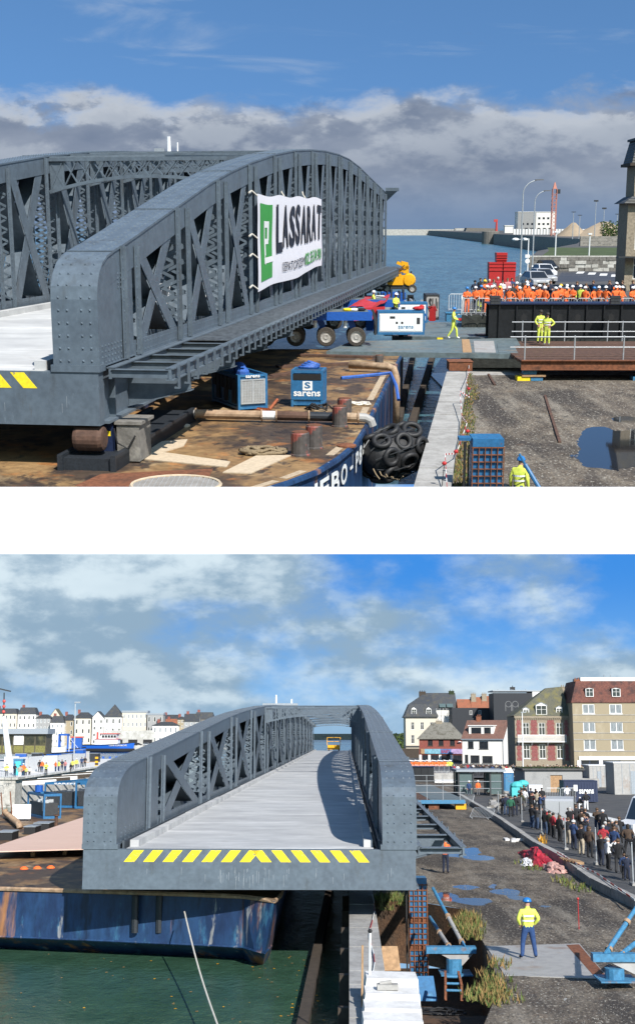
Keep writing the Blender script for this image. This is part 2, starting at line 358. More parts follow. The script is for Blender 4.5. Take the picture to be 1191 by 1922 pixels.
flat('tyre', (.05, .042, .034), .9, var=.4, vscale=14, bump=.01, bscale=30)
flat('rim', (.42, .40, .37), .5, .4, var=.25)
flat('rust', (.17, .062, .028), .85, var=.35, vscale=7, bump=.006, bscale=20, layers=[((.08, .035, .02), 1.5, .52, .66, (1, 1, 1), .7)])
flat('rust_dark', (.085, .045, .03), .8, var=.35, vscale=4, layers=[((.16, .08, .045), 1.2, .55, .7, (.3, 2, 1), .6)])
flat('plate_steel', (.12, .155, .165), .55, .1, var=.25, vscale=3, layers=[((.22, .16, .10), 1.1, .52, .68, (.5, 1, 1), .55), ((.05, .06, .065), .7, .55, .68, (.4, 1, 1), .6)])
flat('sheet_gray', (.34, .33, .315), .55, .1, var=.12, vscale=3, layers=[((.22, .13, .08), .6, .56, .70, (1, 1, 1), .55), ((.45, .44, .43), .8, .55, .7, (1, 1, 1), .5)])
flat('pale_plate', (.50, .40, .28), .8, var=.15, vscale=9)
flat('pipe_rust', (.30, .20, .125), .8, var=.3, vscale=5, layers=[((.42, .32, .22), 2, .5, .66, (1, 1, 1), .6)])
flat('bollard_steel', (.075, .065, .06), .6, var=.3, vscale=6, layers=[((.32, .07, .05), 2.2, .50, .62, (1, 1, 1), .8), ((.34, .31, .28), 3, .58, .68, (1, 1, 1), .6)])
flat('rope', (.20, .15, .09), .95, var=.35, vscale=30)
flat('pale_rope', (.62, .58, .50), .9, var=.2, vscale=20)
flat('blue_hose', (.03, .10, .36), .6, var=.25)
flat('orange_hose', (.35, .10, .04), .7, var=.3)
flat('plywood', (.62, .43, .345), .75, var=.06, vscale=3, stretch=(1, 6, 1), layers=[((.70, .52, .43), .8, .5, .7, (.3, 3, 1), .6)])
flat('wood', (.34, .21, .11), .8, var=.25, vscale=6)
flat('dark_wood', (.05, .038, .028), .85, var=.3, vscale=5)
flat('red_paint', (.42, .025, .025), .45, var=.15)
flat('red_tarp', (.42, .02, .035), .55, var=.25, vscale=3, bump=.03, bscale=4)
flat('pink_tarp', (.52, .30, .25), .7, var=.2, bump=.03, bscale=5)
flat('yellow_machine', (.76, .37, .012), .4, var=.12, layers=[((.20, .10, .03), 3, .64, .72, (1, 1, 1), .7)])
flat('crane_red', (.45, .17, .12), .6, var=.15)
flat('teal', (.07, .45, .46), .7, var=.2)
flat('green_logo', (.045, .30, .055), .6, var=.10)
flat('letter_black', (.012, .016, .028), .6, var=.2)
flat('banner_cloth', (.74, .72, .76), .8, var=.04, vscale=2)
flat('letter_white', (.78, .78, .76), .6, var=.08)
flat('sign_teal', (.16, .34, .42), .6, var=.3, vscale=2)
flat('sign_mauve', (.34, .25, .42), .6, var=.3, vscale=2)
flat('sign_blue', (.07, .16, .36), .6, var=.3, vscale=2)
flat('sand', (.30, .235, .165), .95, var=.15, vscale=.2)
flat('car_silver', (.50, .51, .52), .28, .35, var=.03)
flat('car_white', (.74, .75, .76), .3, var=.03)
flat('car_dark', (.02, .022, .027), .25, .2, var=.05)
flat('car_red', (.25, .02, .02), .3, var=.05)
flat('car_blue', (.03, .06, .14), .3, var=.05)
flat('glass_panel', (.10, .14, .14), .1, var=.1, spec=.6)
flat('lamp_glass', (.75, .77, .78), .3, var=.03)
flat('cabin_wood', (.07, .06, .035), .6, var=.3, vscale=2)
flat('cabin_glass', (.03, .03, .022), .15, var=.5, vscale=.6, layers=[((.12, .11, .05), .5, .5, .65, (1, 1, 1), .6)])
flat('tug_blue', (.012, .105, .48), .4, var=.1)
flat('tug_red', (.50, .06, .05), .5, var=.1)
flat('leaf_green', (.075, .115, .022), .8, var=.4, vscale=6)
flat('leaf_olive', (.16, .15, .045), .85, var=.4, vscale=6)
flat('leaf_dry', (.26, .16, .06), .85, var=.4, vscale=6)
flat('hedge', (.025, .038, .014), .9, var=.4, vscale=2)
flat('grass_bank', (.045, .065, .02), .95, var=.3, vscale=.4)
flat('stone_bit', (.21, .197, .175), .9, var=.4, vscale=20)
flat('skin', (.46, .26, .18), .6, var=.05)
flat('hair_dark', (.018, .013, .010), .7, var=.2)
flat('hair_brown', (.09, .05, .025), .7, var=.2)
flat('hair_grey', (.40, .39, .37), .7, var=.2)
flat('helmet_white', (.78, .78, .78), .35, var=.02)
flat('helmet_blue', (.02, .16, .44), .35, var=.02)
flat('helmet_yellow', (.75, .48, .02), .35, var=.02)
flat('hivis_orange', (.80, .145, .028), .75, var=.12, vscale=8)
flat('hivis_yellow', (.62, .70, .10), .8, var=.2, vscale=8)
flat('reflective', (.72, .73, .74), .4, var=.05)
for nm, c in dict(navy=(.012, .018, .04), black=(.010, .010, .012), charcoal=(.03, .03, .033), grey=(.12, .12, .125), blue=(.02, .045, .12), jeans=(.03, .055, .11), red=(.32, .02, .03), white=(.70, .70, .70), beige=(.36, .30, .22), olive=(.06, .06, .03), brown=(.07, .045, .03), workblue=(.02, .055, .16), green=(.02, .11, .06), pink=(.5, .2, .2), tan=(.40, .34, .25)).items():
    flat('cloth_' + nm, c, .85, var=.2, vscale=12)

# ---- lettering as mesh
def text_geo(body, size, depth=.01, bold=0.0, sx=1.0, mat=0):
    cu = bpy.data.curves.new('lettering', 'FONT'); cu.body = body; cu.size = size; cu.extrude = depth; cu.offset = bold; cu.resolution_u = 3
    ob = bpy.data.objects.new('lettering', cu); link(ob)
    me = bpy.data.meshes.new_from_object(ob.evaluated_get(bpy.context.evaluated_depsgraph_get()))
    g = G(); g.add([(v.co.x * sx, v.co.y, v.co.z) for v in me.vertices], [tuple(p.vertices) for p in me.polygons], mat)
    bpy.data.objects.remove(ob); bpy.data.curves.remove(cu); bpy.data.meshes.remove(me)
    return g
def map_geo(g, fn): g.v = [tuple(fn(Vector(p))) for p in g.v]; return g
def bounds(g):
    xs = [p[0] for p in g.v]; ys = [p[1] for p in g.v]; return min(xs), max(xs), min(ys), max(ys)
def fit_text(body, x0, x1, y0, y1, depth=.01, bold=0.0):
    """lettering stretched into a rectangle, in the xy plane"""
    g = text_geo(body, 1.0, depth, bold); a, b, c, d = bounds(g)
    return map_geo(g, lambda p: Vector((x0 + (p.x - a) / (b - a) * (x1 - x0), y0 + (p.y - c) / (d - c) * (y1 - y0), p.z)))
def on_front(g, y=0.0):
    """xy lettering stood up on a face that looks towards -y"""
    return map_geo(g, lambda p: Vector((p.x, y - p.z, p.y)))

# ----------------------------------------------------------------------------------------
# builders
# ----------------------------------------------------------------------------------------
ARMS = {  # elbow, wrist, fingertips for the right (+x) and left arm; the figure looks towards -y
    'stand': (((.25, .03, 1.16), (.26, -.06, .93), (.25, -.10, .84)), ((-.25, .03, 1.16), (-.26, -.06, .93), (-.25, -.10, .84))),
    'folded': (((.25, -.02, 1.17), (.06, -.20, 1.16), (-.04, -.22, 1.20)), ((-.25, -.02, 1.17), (-.06, -.23, 1.13), (.05, -.24, 1.16))),
    'photo': (((.25, -.16, 1.25), (.09, -.33, 1.50), (.05, -.37, 1.58)), ((-.25, -.16, 1.25), (-.09, -.33, 1.50), (-.05, -.37, 1.58))),
    'remote': (((.24, -.05, 1.16), (.15, -.26, 1.10), (.09, -.32, 1.11)), ((-.24, -.05, 1.16), (-.15, -.26, 1.10), (-.09, -.32, 1.11))),
    'pocket': (((.29, .06, 1.17), (.21, -.06, 1.00), (.17, -.09, .95)), ((-.29, .06, 1.17), (-.21, -.06, 1.00), (-.17, -.09, .95))),
    'hips': (((.38, .08, 1.20), (.21, -.02, 1.06), (.16, -.06, 1.05)), ((-.27, .03, 1.17), (-.27, -.08, .95), (-.26, -.12, .86))),
}
LEGS = {
    'stand': (((.10, -.01, .50), (.115, .03, .10), (.13, -.12, .045)), ((-.10, -.01, .50), (-.115, .03, .10), (-.13, -.12, .045))),
    'walk': (((.10, -.16, .52), (.10, -.20, .10), (.11, -.36, .05)), ((-.10, .08, .50), (-.10, .30, .14), (-.11, .17, .05))),
    'apart': (((.15, -.02, .50), (.19, .02, .10), (.23, -.11, .045)), ((-.15, -.02, .50), (-.19, .02, .10), (-.23, -.11, .045))),
}
BODY = {}
def body_base(arms, legs, lean=0.0, sub=1):
    key = (arms, legs, lean, sub)
    if key in BODY: return BODY[key]
    V = [(0, 0, .93), (0, .0, 1.08), (0, .01, 1.30), (0, .01, 1.46), (0, -.01, 1.535), (0, -.03, 1.60), (0, -.02, 1.68)]
    Rr = [(.145, .11), (.15, .115), (.175, .125), (.085, .085), (.058, .06), (.078, .092), (.072, .085)]
    E = [(i, i + 1) for i in range(6)]; grp = ['t', 't', 't', 't', 'h', 'h']
    for s_, A in ((1, ARMS[arms][0]), (-1, ARMS[arms][1])):
        b = len(V); V += [(s_ * .19, .01, 1.40)] + list(A); Rr += [(.075, .075), (.058, .058), (.042, .042), (.034, .030)]
        E += [(2, b), (b, b + 1), (b + 1, b + 2), (b + 2, b + 3)]; grp += ['t', 't', 't', 's']
    for s_, A in ((1, LEGS[legs][0]), (-1, LEGS[legs][1])):
        b = len(V); V += [(s_ * .09, 0, .84)] + list(A); Rr += [(.095, .10), (.068, .072), (.052, .055), (.042, .036)]
        E += [(0, b), (b, b + 1), (b + 1, b + 2), (b + 2, b + 3)]; grp += ['l', 'l', 'l', 'b']
    if lean:
        V = [(x, y - lean * max(0, z - .9), z) for x, y, z in V]
    me = bpy.data.meshes.new('figure'); me.from_pydata(V, E, [])
    ob = link(bpy.data.objects.new('figure', me))
    ob.modifiers.new('skin', 'SKIN'); sd = ob.modifiers.new('sub', 'SUBSURF'); sd.levels = sub; sd.render_levels = sub
    for i, r in enumerate(Rr): me.skin_vertices[0].data[i].radius = r
    for i in range(len(V)): me.skin_vertices[0].data[i].use_root = (i == 0)
    dg = bpy.context.evaluated_depsgraph_get()
    out = bpy.data.meshes.new_from_object(ob.evaluated_get(dg))
    vs_ = [v.co.copy() for v in out.vertices]; fs = [tuple(p.vertices) for p in out.polygons]
    gr = []
    VV = [Vector(v) for v in V]
    for f in fs:
        c = sum((vs_[i] for i in f), Vector()) / len(f); best = None
        for (a, b), g in zip(E, grp):
            A, B = VV[a], VV[b]; t = max(0, min(1, (c - A).dot(B - A) / (B - A).length_squared)); dd = (c - A.lerp(B, t)).length
            if best is None or dd < best[0]: best = (dd, g)
        gr.append('tslbh'.index(best[1]))
    # fingers and thumbs, closed a little
    for ai in (0, 1):
        w_, h_ = Vector(ARMS[arms][ai][1]), Vector(ARMS[arms][ai][2]); d = (h_ - w_).normalized()
        if lean: h_ = h_ + Vector((0, -lean * max(0, h_.z - .9), 0))
        sd_ = d.cross(Vector((0, 1, .2))).normalized() if abs(d.y) < .9 else Vector((1, 0, 0))
        g = G()
        for k_, ln in enumerate((.062, .075, .078, .068)):
            p = h_ + sd_ * ((k_ - 1.5) * .019); g.tube([p, p + d * ln * .6 + Vector((0, -.008, 0)), p + d * ln + Vector((0, -.025, -.006))], [.010, .009, .006], 4)
        p = h_ - d * .03 + sd_ * .035; g.tube([p, p + d * .03 + sd_ * .022, p + d * .055 + sd_ * .02], [.011, .010, .007], 4)
        o = len(vs_); vs_ += [Vector(v) for v in g.v]; fs += [tuple(o + i for i in f) for f in g.f]; gr += [1] * len(g.f)
    bpy.data.objects.remove(ob); bpy.data.meshes.remove(me); bpy.data.meshes.remove(out)
    BODY[key] = (vs_, fs, gr); return BODY[key]
PMESH = {}
def person(loc, rz, label, arms='stand', legs='stand', jacket='cloth_black', trousers='cloth_jeans', boots='cloth_black', head=('hair', 'hair_dark'), group=None, h=1.75, bands=False, lean=0.0, sub=1, build=1.0, gloves='skin', cat='person'):
    o = thing('person', label, cat, loc, rz, group)
    o.matrix_basis = o.matrix_basis @ Matrix.Diagonal((h / 1.76 * build, h / 1.76 * build, h / 1.76, 1))
    vs_, fs, gr = body_base(arms, legs, lean, sub)
    k = (arms, legs, lean, sub, jacket, trousers, boots, gloves, FRAME is F1)
    if k not in PMESH:
        me = bpy.data.meshes.new('body'); me.from_pydata(vs_, [], fs)
        for m in (jacket, gloves, trousers, boots, 'skin'): me.materials.append(MAT(m))
        me.polygons.foreach_set('material_index', gr); me.polygons.foreach_set('use_smooth', [True] * len(fs)); PMESH[k] = me
    part('body', PMESH[k], None, o)
    hy = -.02 - lean * .75
    kh = (head, round(hy, 3), FRAME is F1)
    if kh not in PMESH:
        g = G(); n = head[0]
        if n == 'helmet':
            g.lathe([(.128, 1.672), (.122, 1.70), (.108, 1.745), (.075, 1.785), (.02, 1.803)], 12, 0, Matrix.Translation((0, hy, 0)))
            g.box(-.085, .085, hy - .165, hy - .10, 1.672, 1.684)
        elif n == 'beanie':
            g.lathe([(.100, 1.625), (.106, 1.66), (.10, 1.71), (.07, 1.755), (.02, 1.775)], 10, 0, Matrix.Translation((0, hy + .01, 0)))
        elif n == 'hood':
            g.ball((0, hy + .035, 1.63), .118, .115, .145, 10, 7)
        else:
            g.ball((0, hy + .022, 1.665), .095, .10, .105, 10, 7)
            if n == 'long_hair': g.ball((0, hy + .055, 1.58), .09, .06, .14, 8, 6)
        PMESH[kh] = g.mesh(head[0], head[1], True)
    part('hair' if head[0] in ('hair', 'long_hair') else head[0], PMESH[kh], None, o)
    if bands:
        kb = ('bands', FRAME is F1)
        if kb not in PMESH:
            g = G()
            for z, rx, ry in ((1.10, .178, .142), (1.24, .192, .148)):
                g.add([(rx * math.cos(t * math.pi / 8), ry * math.sin(t * math.pi / 8), z + dz_) for dz_ in (0, .05) for t in range(16)], [(i, (i + 1) % 16, 16 + (i + 1) % 16, 16 + i) for i in range(16)])
            PMESH[kb] = g.mesh('reflective_band', 'reflective')
        part('reflective_band', PMESH[kb], None, o)
    return o

SHARED = {}
def shared(key, fn, mats, smooth=False):
    k = (key, FRAME is F1)
    if k not in SHARED: SHARED[k] = fn().mesh(key, mats, smooth)
    return SHARED[k]

def barrier(loc, rz, label, w=2.3, h=1.1, group=None, tilt=0.0, mat='galvanised'):
    M = Matrix.Translation(loc) @ Matrix.Rotation(rz, 4, 'Z') @ Matrix.Rotation(tilt, 4, 'X')
    o = thing('crowd_barrier', label, 'barrier', group=group, M=M)
    def frame():
        g = G(); a = w / 2
        g.tube([(-a, 0, .12), (-a, 0, h - .12), (-a + .12, 0, h), (a - .12, 0, h), (a, 0, h - .12), (a, 0, .12)], .022, 5); g.bar((-a, 0, .2), (a, 0, .2), .03, .03); return g
    def bars():
        g = G(); n = int(w / .16)
        for i in range(1, n): x = -w / 2 + w * i / n; g.bar((x, 0, .2), (x, 0, h), .018, .018)
        return g
    def feet():
        g = G()
        for x in (-w / 2 + .3, w / 2 - .3): g.bar((x, -.28, .03), (x, .28, .03), .04, .04); g.bar((x, 0, .03), (x, 0, .2), .03, .03)
        return g
    part('frame', shared(f'bframe{w}{h}{mat}', frame, mat), None, o); part('bars', shared(f'bbars{w}{h}{mat}', bars, mat), None, o); part('feet', shared(f'bfeet{w}{mat}', feet, mat), None, o)
    return o

def wheel_part(o, c, r, wdt, axis='x', rimm='rim', name='wheel'):
    ax = Vector((1, 0, 0)) if axis == 'x' else Vector((0, 1, 0)); c = Vector(c)
    g = G(); M = Matrix.Translation(c) @ (Matrix.Rotation(R(90), 4, 'Y') if axis == 'x' else Matrix.Rotation(R(-90), 4, 'X'))
    g.lathe([(r * .6, -wdt / 2), (r * .93, -wdt / 2), (r, -wdt * .33), (r, wdt * .33), (r * .93, wdt / 2), (r * .6, wdt / 2)], 18, 0, M, False)
    t = part(name, g, 'tyre', o)
    g = G(); g.lathe([(r * .02, -wdt * .36), (r * .25, -wdt * .40), (r * .3, -wdt * .3), (r * .5, -wdt * .33), (r * .6, -wdt * .52), (r * .62, 0), (r * .6, wdt * .52), (r * .5, wdt * .33), (r * .3, wdt * .3), (r * .25, wdt * .40), (r * .02, wdt * .36)], 14, 0, M)
    part('rim', g, rimm, t); return t

def car(loc, rz, label, paint='car_silver', group=None, L=4.3, W=1.78, H=1.48):
    """front looks towards -y"""
    o = thing('parked_car', label, 'car', loc, rz, group); a = L / 2; b = W / 2
    g = G()
    prof = [(-a, .32), (-a, .62), (-a + .12, .72), (-a + 1.05, .88), (a - .45, .92), (a - .05, .86), (a, .6), (a, .32)]
    g.extr([(-b, y, z) for y, z in prof], (W, 0, 0)); part('body', g, paint, o)
    y0, y1, y2, y3 = -a + 1.0, -a + 1.75, a - 1.0, a - .35
    g = G(); g.hexa([(-b + .05, y0, .885), (b - .05, y0, .885), (b - .05, y3, .915), (-b + .05, y3, .915), (-b + .22, y1, H - .03), (b - .22, y1, H - .03), (b - .22, y2, H - .03), (-b + .22, y2, H - .03)]); part('window', g, 'glass', o)
    g = G(); g.hexa([(-b + .2, y1 - .06, H - .05), (b - .2, y1 - .06, H - .05), (b - .2, y2 + .06, H - .05), (-b + .2, y2 + .06, H - .05), (-b + .3, y1 + .1, H), (b - .3, y1 + .1, H), (b - .3, y2 - .1, H), (-b + .3, y2 - .1, H)])
    for s_ in (-1, 1):
        for (ya, yb) in ((y0, y1), (y3, y2)): g.bar((s_ * (b - .05), ya, .89), (s_ * (b - .21), yb, H - .03), .07, .05)
    part('roof', g, paint, o)
    for s_ in (-1, 1):
        for y in (-a + .8, a - .8): wheel_part(o, (s_ * (b - .1), y, .31), .31, .2)
        g = G(); g.box(s_ * (b - .42) - .17, s_ * (b - .42) + .17, -a - .02, -a + .1, .58, .7); part('headlight', g, 'lamp_glass', o)
        g = G(); g.box(s_ * (b - .2) - .12, s_ * (b - .2) + .12, a - .1, a + .015, .68, .84); part('tail_light', g, 'red_paint', o)
    g = G(); g.box(-.5, .5, -a - .015, -a + .05, .36, .48); part('grille', g, 'black', o)
    return o

def van(loc, rz, label, paint='car_white', L=5.4, W=2.0, H=2.45, stripe=False):
    o = thing('white_van', label, 'van', loc, rz); a = L / 2; b = W / 2
    g = G(); prof = [(-a, .35), (-a, .95), (-a + .85, 1.2), (-a + 1.55, H - .22), (-a + 2.0, H), (a - .12, H), (a, H - .15), (a, .35)]
    g.extr([(-b, y, z) for y, z in prof], (W, 0, 0)); part('body', g, paint, o)
    g = G(); g.hexa([(-b + .12, -a + .86, 1.235), (b - .12, -a + .86, 1.235), (b - .12, -a + .9, 1.25), (-b + .12, -a + .9, 1.25), (-b + .18, -a + 1.52, H - .25), (b - .18, -a + 1.52, H - .25), (b - .18, -a + 1.56, H - .24), (-b + .18, -a + 1.56, H - .24)]); part('windscreen', g, 'glass', o)
    for s_ in (-1, 1):
        x = s_ * b
        g = G(); g.extr([(x, -a + 1.15, 1.25), (x, -a + 2.05, 1.25), (x, -a + 2.05, H - .35), (x, -a + 1.6, H - .35)], (s_ * .012, 0, 0)); part('side_window', g, 'glass', o)
        g = G(); g.box(min(x, x + s_ * .01), max(x, x + s_ * .01), -a + 2.3, -a + 2.9, 1.3, H - .4); part('side_window', g, 'glass', o)
        g = G(); g.box(x - .02, x + .02, a - 2.6, a - 1.3, 1.0, 1.04); part('door_rail', g, 'dark_metal', o)
        g = G(); g.box(min(x, x + s_ * .2), max(x, x + s_ * .2), -a + 1.1, -a + 1.18, 1.25, 1.6); part('mirror', g, 'black', o)
        for y in (-a + .95, a - 1.05): wheel_part(o, (s_ * (b - .1), y, .35), .35, .23)
        g = G(); g.box(s_ * (b - .1) - .07, s_ * (b - .1) + .07, a - .02, a + .02, .8, 1.3); part('tail_light', g, 'red_paint', o)
        g = G(); g.box(s_ * (b - .3) - .18, s_ * (b - .3) + .18, -a - .02, -a + .06, .72, .92); part('headlight', g, 'lamp_glass', o)
    g = G(); g.box(-.012, .012, a, a + .012, .45, H - .2); g.box(.06, .12, a, a + .03, 1.1, 1.25); part('rear_door_gap', g, 'black', o)
    if stripe:
        g = G()
        for i in range(10):
            x = -b + .02 + i * W / 10; g.add([(x, a + .012, .62), (x + W / 20, a + .012, .62), (x + W / 20 + .08, a + .012, .86), (x + .08, a + .012, .86)], [(0, 1, 2, 3)])
        part('rear_stripe', g, 'red_paint', o)
    return o

def lamp_post(loc, rz, label, h=10, arm=1.7, group=None, head='dark_metal', r=.085, flat_head=True):
    o = thing('street_lamp', label, 'street lamp', loc, rz, group)
    g = G(); g.lathe([(r * 1.9, 0), (r * 1.9, .9), (r * 1.1, 1.0), (r * .75, h * .86)], 10)
    part('pole', g, 'galvanised', o)
    pts = [(arm * (1 - math.cos(t)) * 1.0, 0, h * .86 + h * .13 * math.sin(t)) for t in [i * R(80) / 7 for i in range(8)]]
    g = G(); g.tube(pts, r * .62, 6); part('arm', g, 'galvanised', o)
    e = Vector(pts[-1]); g = G(); g.hexa([e + Vector(v) for v in ((-.1, -.13, -.02), (.75, -.16, .02), (.75, .16, .02), (-.1, .13, -.02), (-.1, -.1, .10), (.7, -.08, .12), (.7, .08, .12), (-.1, .1, .10))]); part('lamp_head', g, head, o)
    return o

def facade(g, x0, x1, z0, z1, holes, y=0.0, t=.22, m=0):
    """a wall face looking towards -y with real openings and their reveals"""
    xs = sorted({x0, x1, *[v for h in holes for v in h[:2]]}); zs = sorted({z0, z1, *[v for h in holes for v in h[2:4]]})
    for i in range(len(xs) - 1):
        for j in range(len(zs) - 1):
            cx, cz = (xs[i] + xs[i + 1]) / 2, (zs[j] + zs[j + 1]) / 2
            if any(h[0] < cx < h[1] and h[2] < cz < h[3] for h in holes): continue
            g.face([(xs[i], y, zs[j]), (xs[i + 1], y, zs[j]), (xs[i + 1], y, zs[j + 1]), (xs[i], y, zs[j + 1])], m)
    for a, b, c, d in [h[:4] for h in holes]:
        for p, q_ in (((a, c), (a, d)), ((b, d), (b, c)), ((a, d), (b, d)), ((b, c), (a, c))):
            g.face([(p[0], y, p[1]), (p[0], y + t, p[1]), (q_[0], y + t, q_[1]), (q_[0], y, q_[1])], m)
def window(o, x0, x1, z0, z1, frame='trim_white', pane='glass', y=.12, mull=1, trans=0, sill=True, fw=.07, proud=False):
    g = G(); y0 = -.03 if proud else y - .05; y1 = y
    g.box(x0, x0 + fw, y0, y1, z0, z1); g.box(x1 - fw, x1, y0, y1, z0, z1); g.box(x0 + fw, x1 - fw, y0, y1, z1 - fw, z1); g.box(x0 + fw, x1 - fw, y0, y1, z0, z0 + fw)
    for k in range(1, mull + 1):
        x = x0 + (x1 - x0) * k / (mull + 1); g.box(x - fw * .5, x + fw * .5, y0 + .002, y1, z0 + fw, z1 - fw)
    for k in range(1, trans + 1):
        z = z0 + (z1 - z0) * k / (trans + 1) + (.15 * (z1 - z0) if trans == 1 else 0); g.box(x0 + fw, x1 - fw, y0 + .004, y1, z - fw * .4, z + fw * .4)
    if sill: g.box(x0 - .08, x1 + .08, -.10, y0 - .002, z0 - .12, z0 - .002)
    w_ = part('window', g, frame, o)
    g = G(); g.face([(x0 + .01, y - .012, z0 + .01), (x1 - .01, y - .012, z0 + .01), (x1 - .01, y - .012, z1 - .01), (x0 + .01, y - .012, z1 - .01)]); part('pane', g, pane, w_)
    return w_
def shell(o, w_, d, h, wall, holes, x0=None, sides=None, gable=None):
    """front wall with openings plus the other three; gable = ridge height of end gables"""
    x0 = -w_ / 2 if x0 is None else x0; x1 = x0 + w_
    g = G(); facade(g, x0, x1, 0, h, holes)
    if gable:
        g.face([(x0, 0, 0), (x0, d, 0), (x0, d, h), (x0, d / 2, gable), (x0, 0, h)]); g.face([(x1, d, 0), (x1, 0, 0), (x1, 0, h), (x1, d / 2, gable), (x1, d, h)])
    else:
        g.face([(x0, 0, 0), (x0, d, 0), (x0, d, h), (x0, 0, h)]); g.face([(x1, d, 0), (x1, 0, 0), (x1, 0, h), (x1, d, h)])
    g.face([(x1, d, 0), (x0, d, 0), (x0, d, h), (x1, d, h)])
    g.face([(x0, .24, 0), (x1, .24, 0), (x1, .24, h), (x0, .24, h)])
    return part('wall', g, wall, o)
def roof_gable(o, x0, x1, d, h, ridge, mat, over=.3, t=.14):
    g = G()
    for (ya, yb) in ((-over, d / 2), (d + over, d / 2)):
        za = h - over * (ridge - h) / (d / 2)
        g.hexa([(x0 - .15, ya, za), (x1 + .15, ya, za), (x1 + .15, yb, ridge), (x0 - .15, yb, ridge), (x0 - .15, ya, za + t), (x1 + .15, ya, za + t), (x1 + .15, yb, ridge + t), (x0 - .15, yb, ridge + t)])
    return part('roof', g, mat, o)
def roof_hip(o, x0, x1, d, h, ridge, mat, inset, over=.3, y0=0.0):
    g = G(); a, b, c, e = x0 - over, x1 + over, y0 - over, d + over; m_ = (y0 + d) / 2
    g.add([(a, c, h), (b, c, h), (b, e, h), (a, e, h), (x0 + inset, m_, ridge), (x1 - inset, m_, ridge), (a, c, h - .18), (b, c, h - .18), (b, e, h - .18), (a, e, h - .18)],
          [(0, 1, 5, 4), (1, 2, 5), (2, 3, 4, 5), (3, 0, 4), (6, 7, 1, 0), (7, 8, 2, 1), (8, 9, 3, 2), (9, 6, 0, 3), (9, 8, 7, 6)])
    return part('roof', g, mat, o)
def roof_mansard(o, x0, x1, d, h, top, mat, inset=.9, over=.25):
    g = G(); a, b, c, e = x0 - over, x1 + over, -over, d + over
    g.add([(a, c, h), (b, c, h), (b, e, h), (a, e, h), (x0 + inset, inset, top), (x1 - inset, inset, top), (x1 - inset, d - inset, top), (x0 + inset, d - inset, top)],
          [(0, 1, 5, 4), (1, 2, 6, 5), (2, 3, 7, 6), (3, 0, 4, 7), (4, 5, 6, 7), (3, 2, 1, 0)])
    return part('roof', g, mat, o)
def chimney(roof, x, y, z0, z1, w_=.7, d=.5, mat='shop_brick', pots=2):
    g = G(); g.box(x - w_ / 2, x + w_ / 2, y - d / 2, y + d / 2, z0, z1); g.box(x - w_ / 2 - .06, x + w_ / 2 + .06, y - d / 2 - .06, y + d / 2 + .06, z1, z1 + .12)
    for k in range(pots): xx = x - w_ / 2 + w_ * (k + .5) / pots; g.cyl((xx, y, z1 + .12), (xx, y, z1 + .5), .11, .09, 7)
    return part('chimney', g, mat, roof)
def dormer(o, x, y, z, w_, h, mat='trim_white', roofm='slate', depth=1.6, peak=.45, mull=1):
    g = G(); a = w_ / 2; fr = .12
    facade(g, x - a, x + a, z, z + h, [(x - a + fr, x + a - fr, z + .1, z + h - .12)], y, .12)
    g.face([(x - a, y, z), (x - a, y + depth, z + h), (x - a, y, z + h)]); g.face([(x + a, y, z), (x + a, y, z + h), (x + a, y + depth, z + h)])
    g.face([(x - a, y, z + h), (x + a, y, z + h), (x, y, z + h + peak)])
    d_ = part('dormer', g, mat, o)
    g = G()
    for s_ in (-1, 1): g.hexa([(x + s_ * (a + .12), y - .12, z + h - .06), (x, y - .12, z + h + peak), (x, y + depth, z + h + peak), (x + s_ * (a + .12), y + depth, z + h - .06), (x + s_ * (a + .12), y - .12, z + h + .02), (x, y - .12, z + h + peak + .08), (x, y + depth, z + h + peak + .08), (x + s_ * (a + .12), y + depth, z + h + .02)])
    part('dormer_roof', g, roofm, d_)
    g = G(); x0, x1, z0, z1 = x - a + fr, x + a - fr, z + .1, z + h - .12
    g.face([(x0, y + .09, z0), (x1, y + .09, z0), (x1, y + .09, z1), (x0, y + .09, z1)]); part('pane', g, 'glass', d_)
    g = G()
    for k in range(1, mull + 1): xx = x0 + (x1 - x0) * k / (mull + 1); g.box(xx - .035, xx + .035, y + .04, y + .085, z0, z1)
    g.box(x0, x1, y + .043, y + .083, (z0 + z1) / 2 + .1, (z0 + z1) / 2 + .15); part('glazing_bar', g, mat, d_)
    return d_

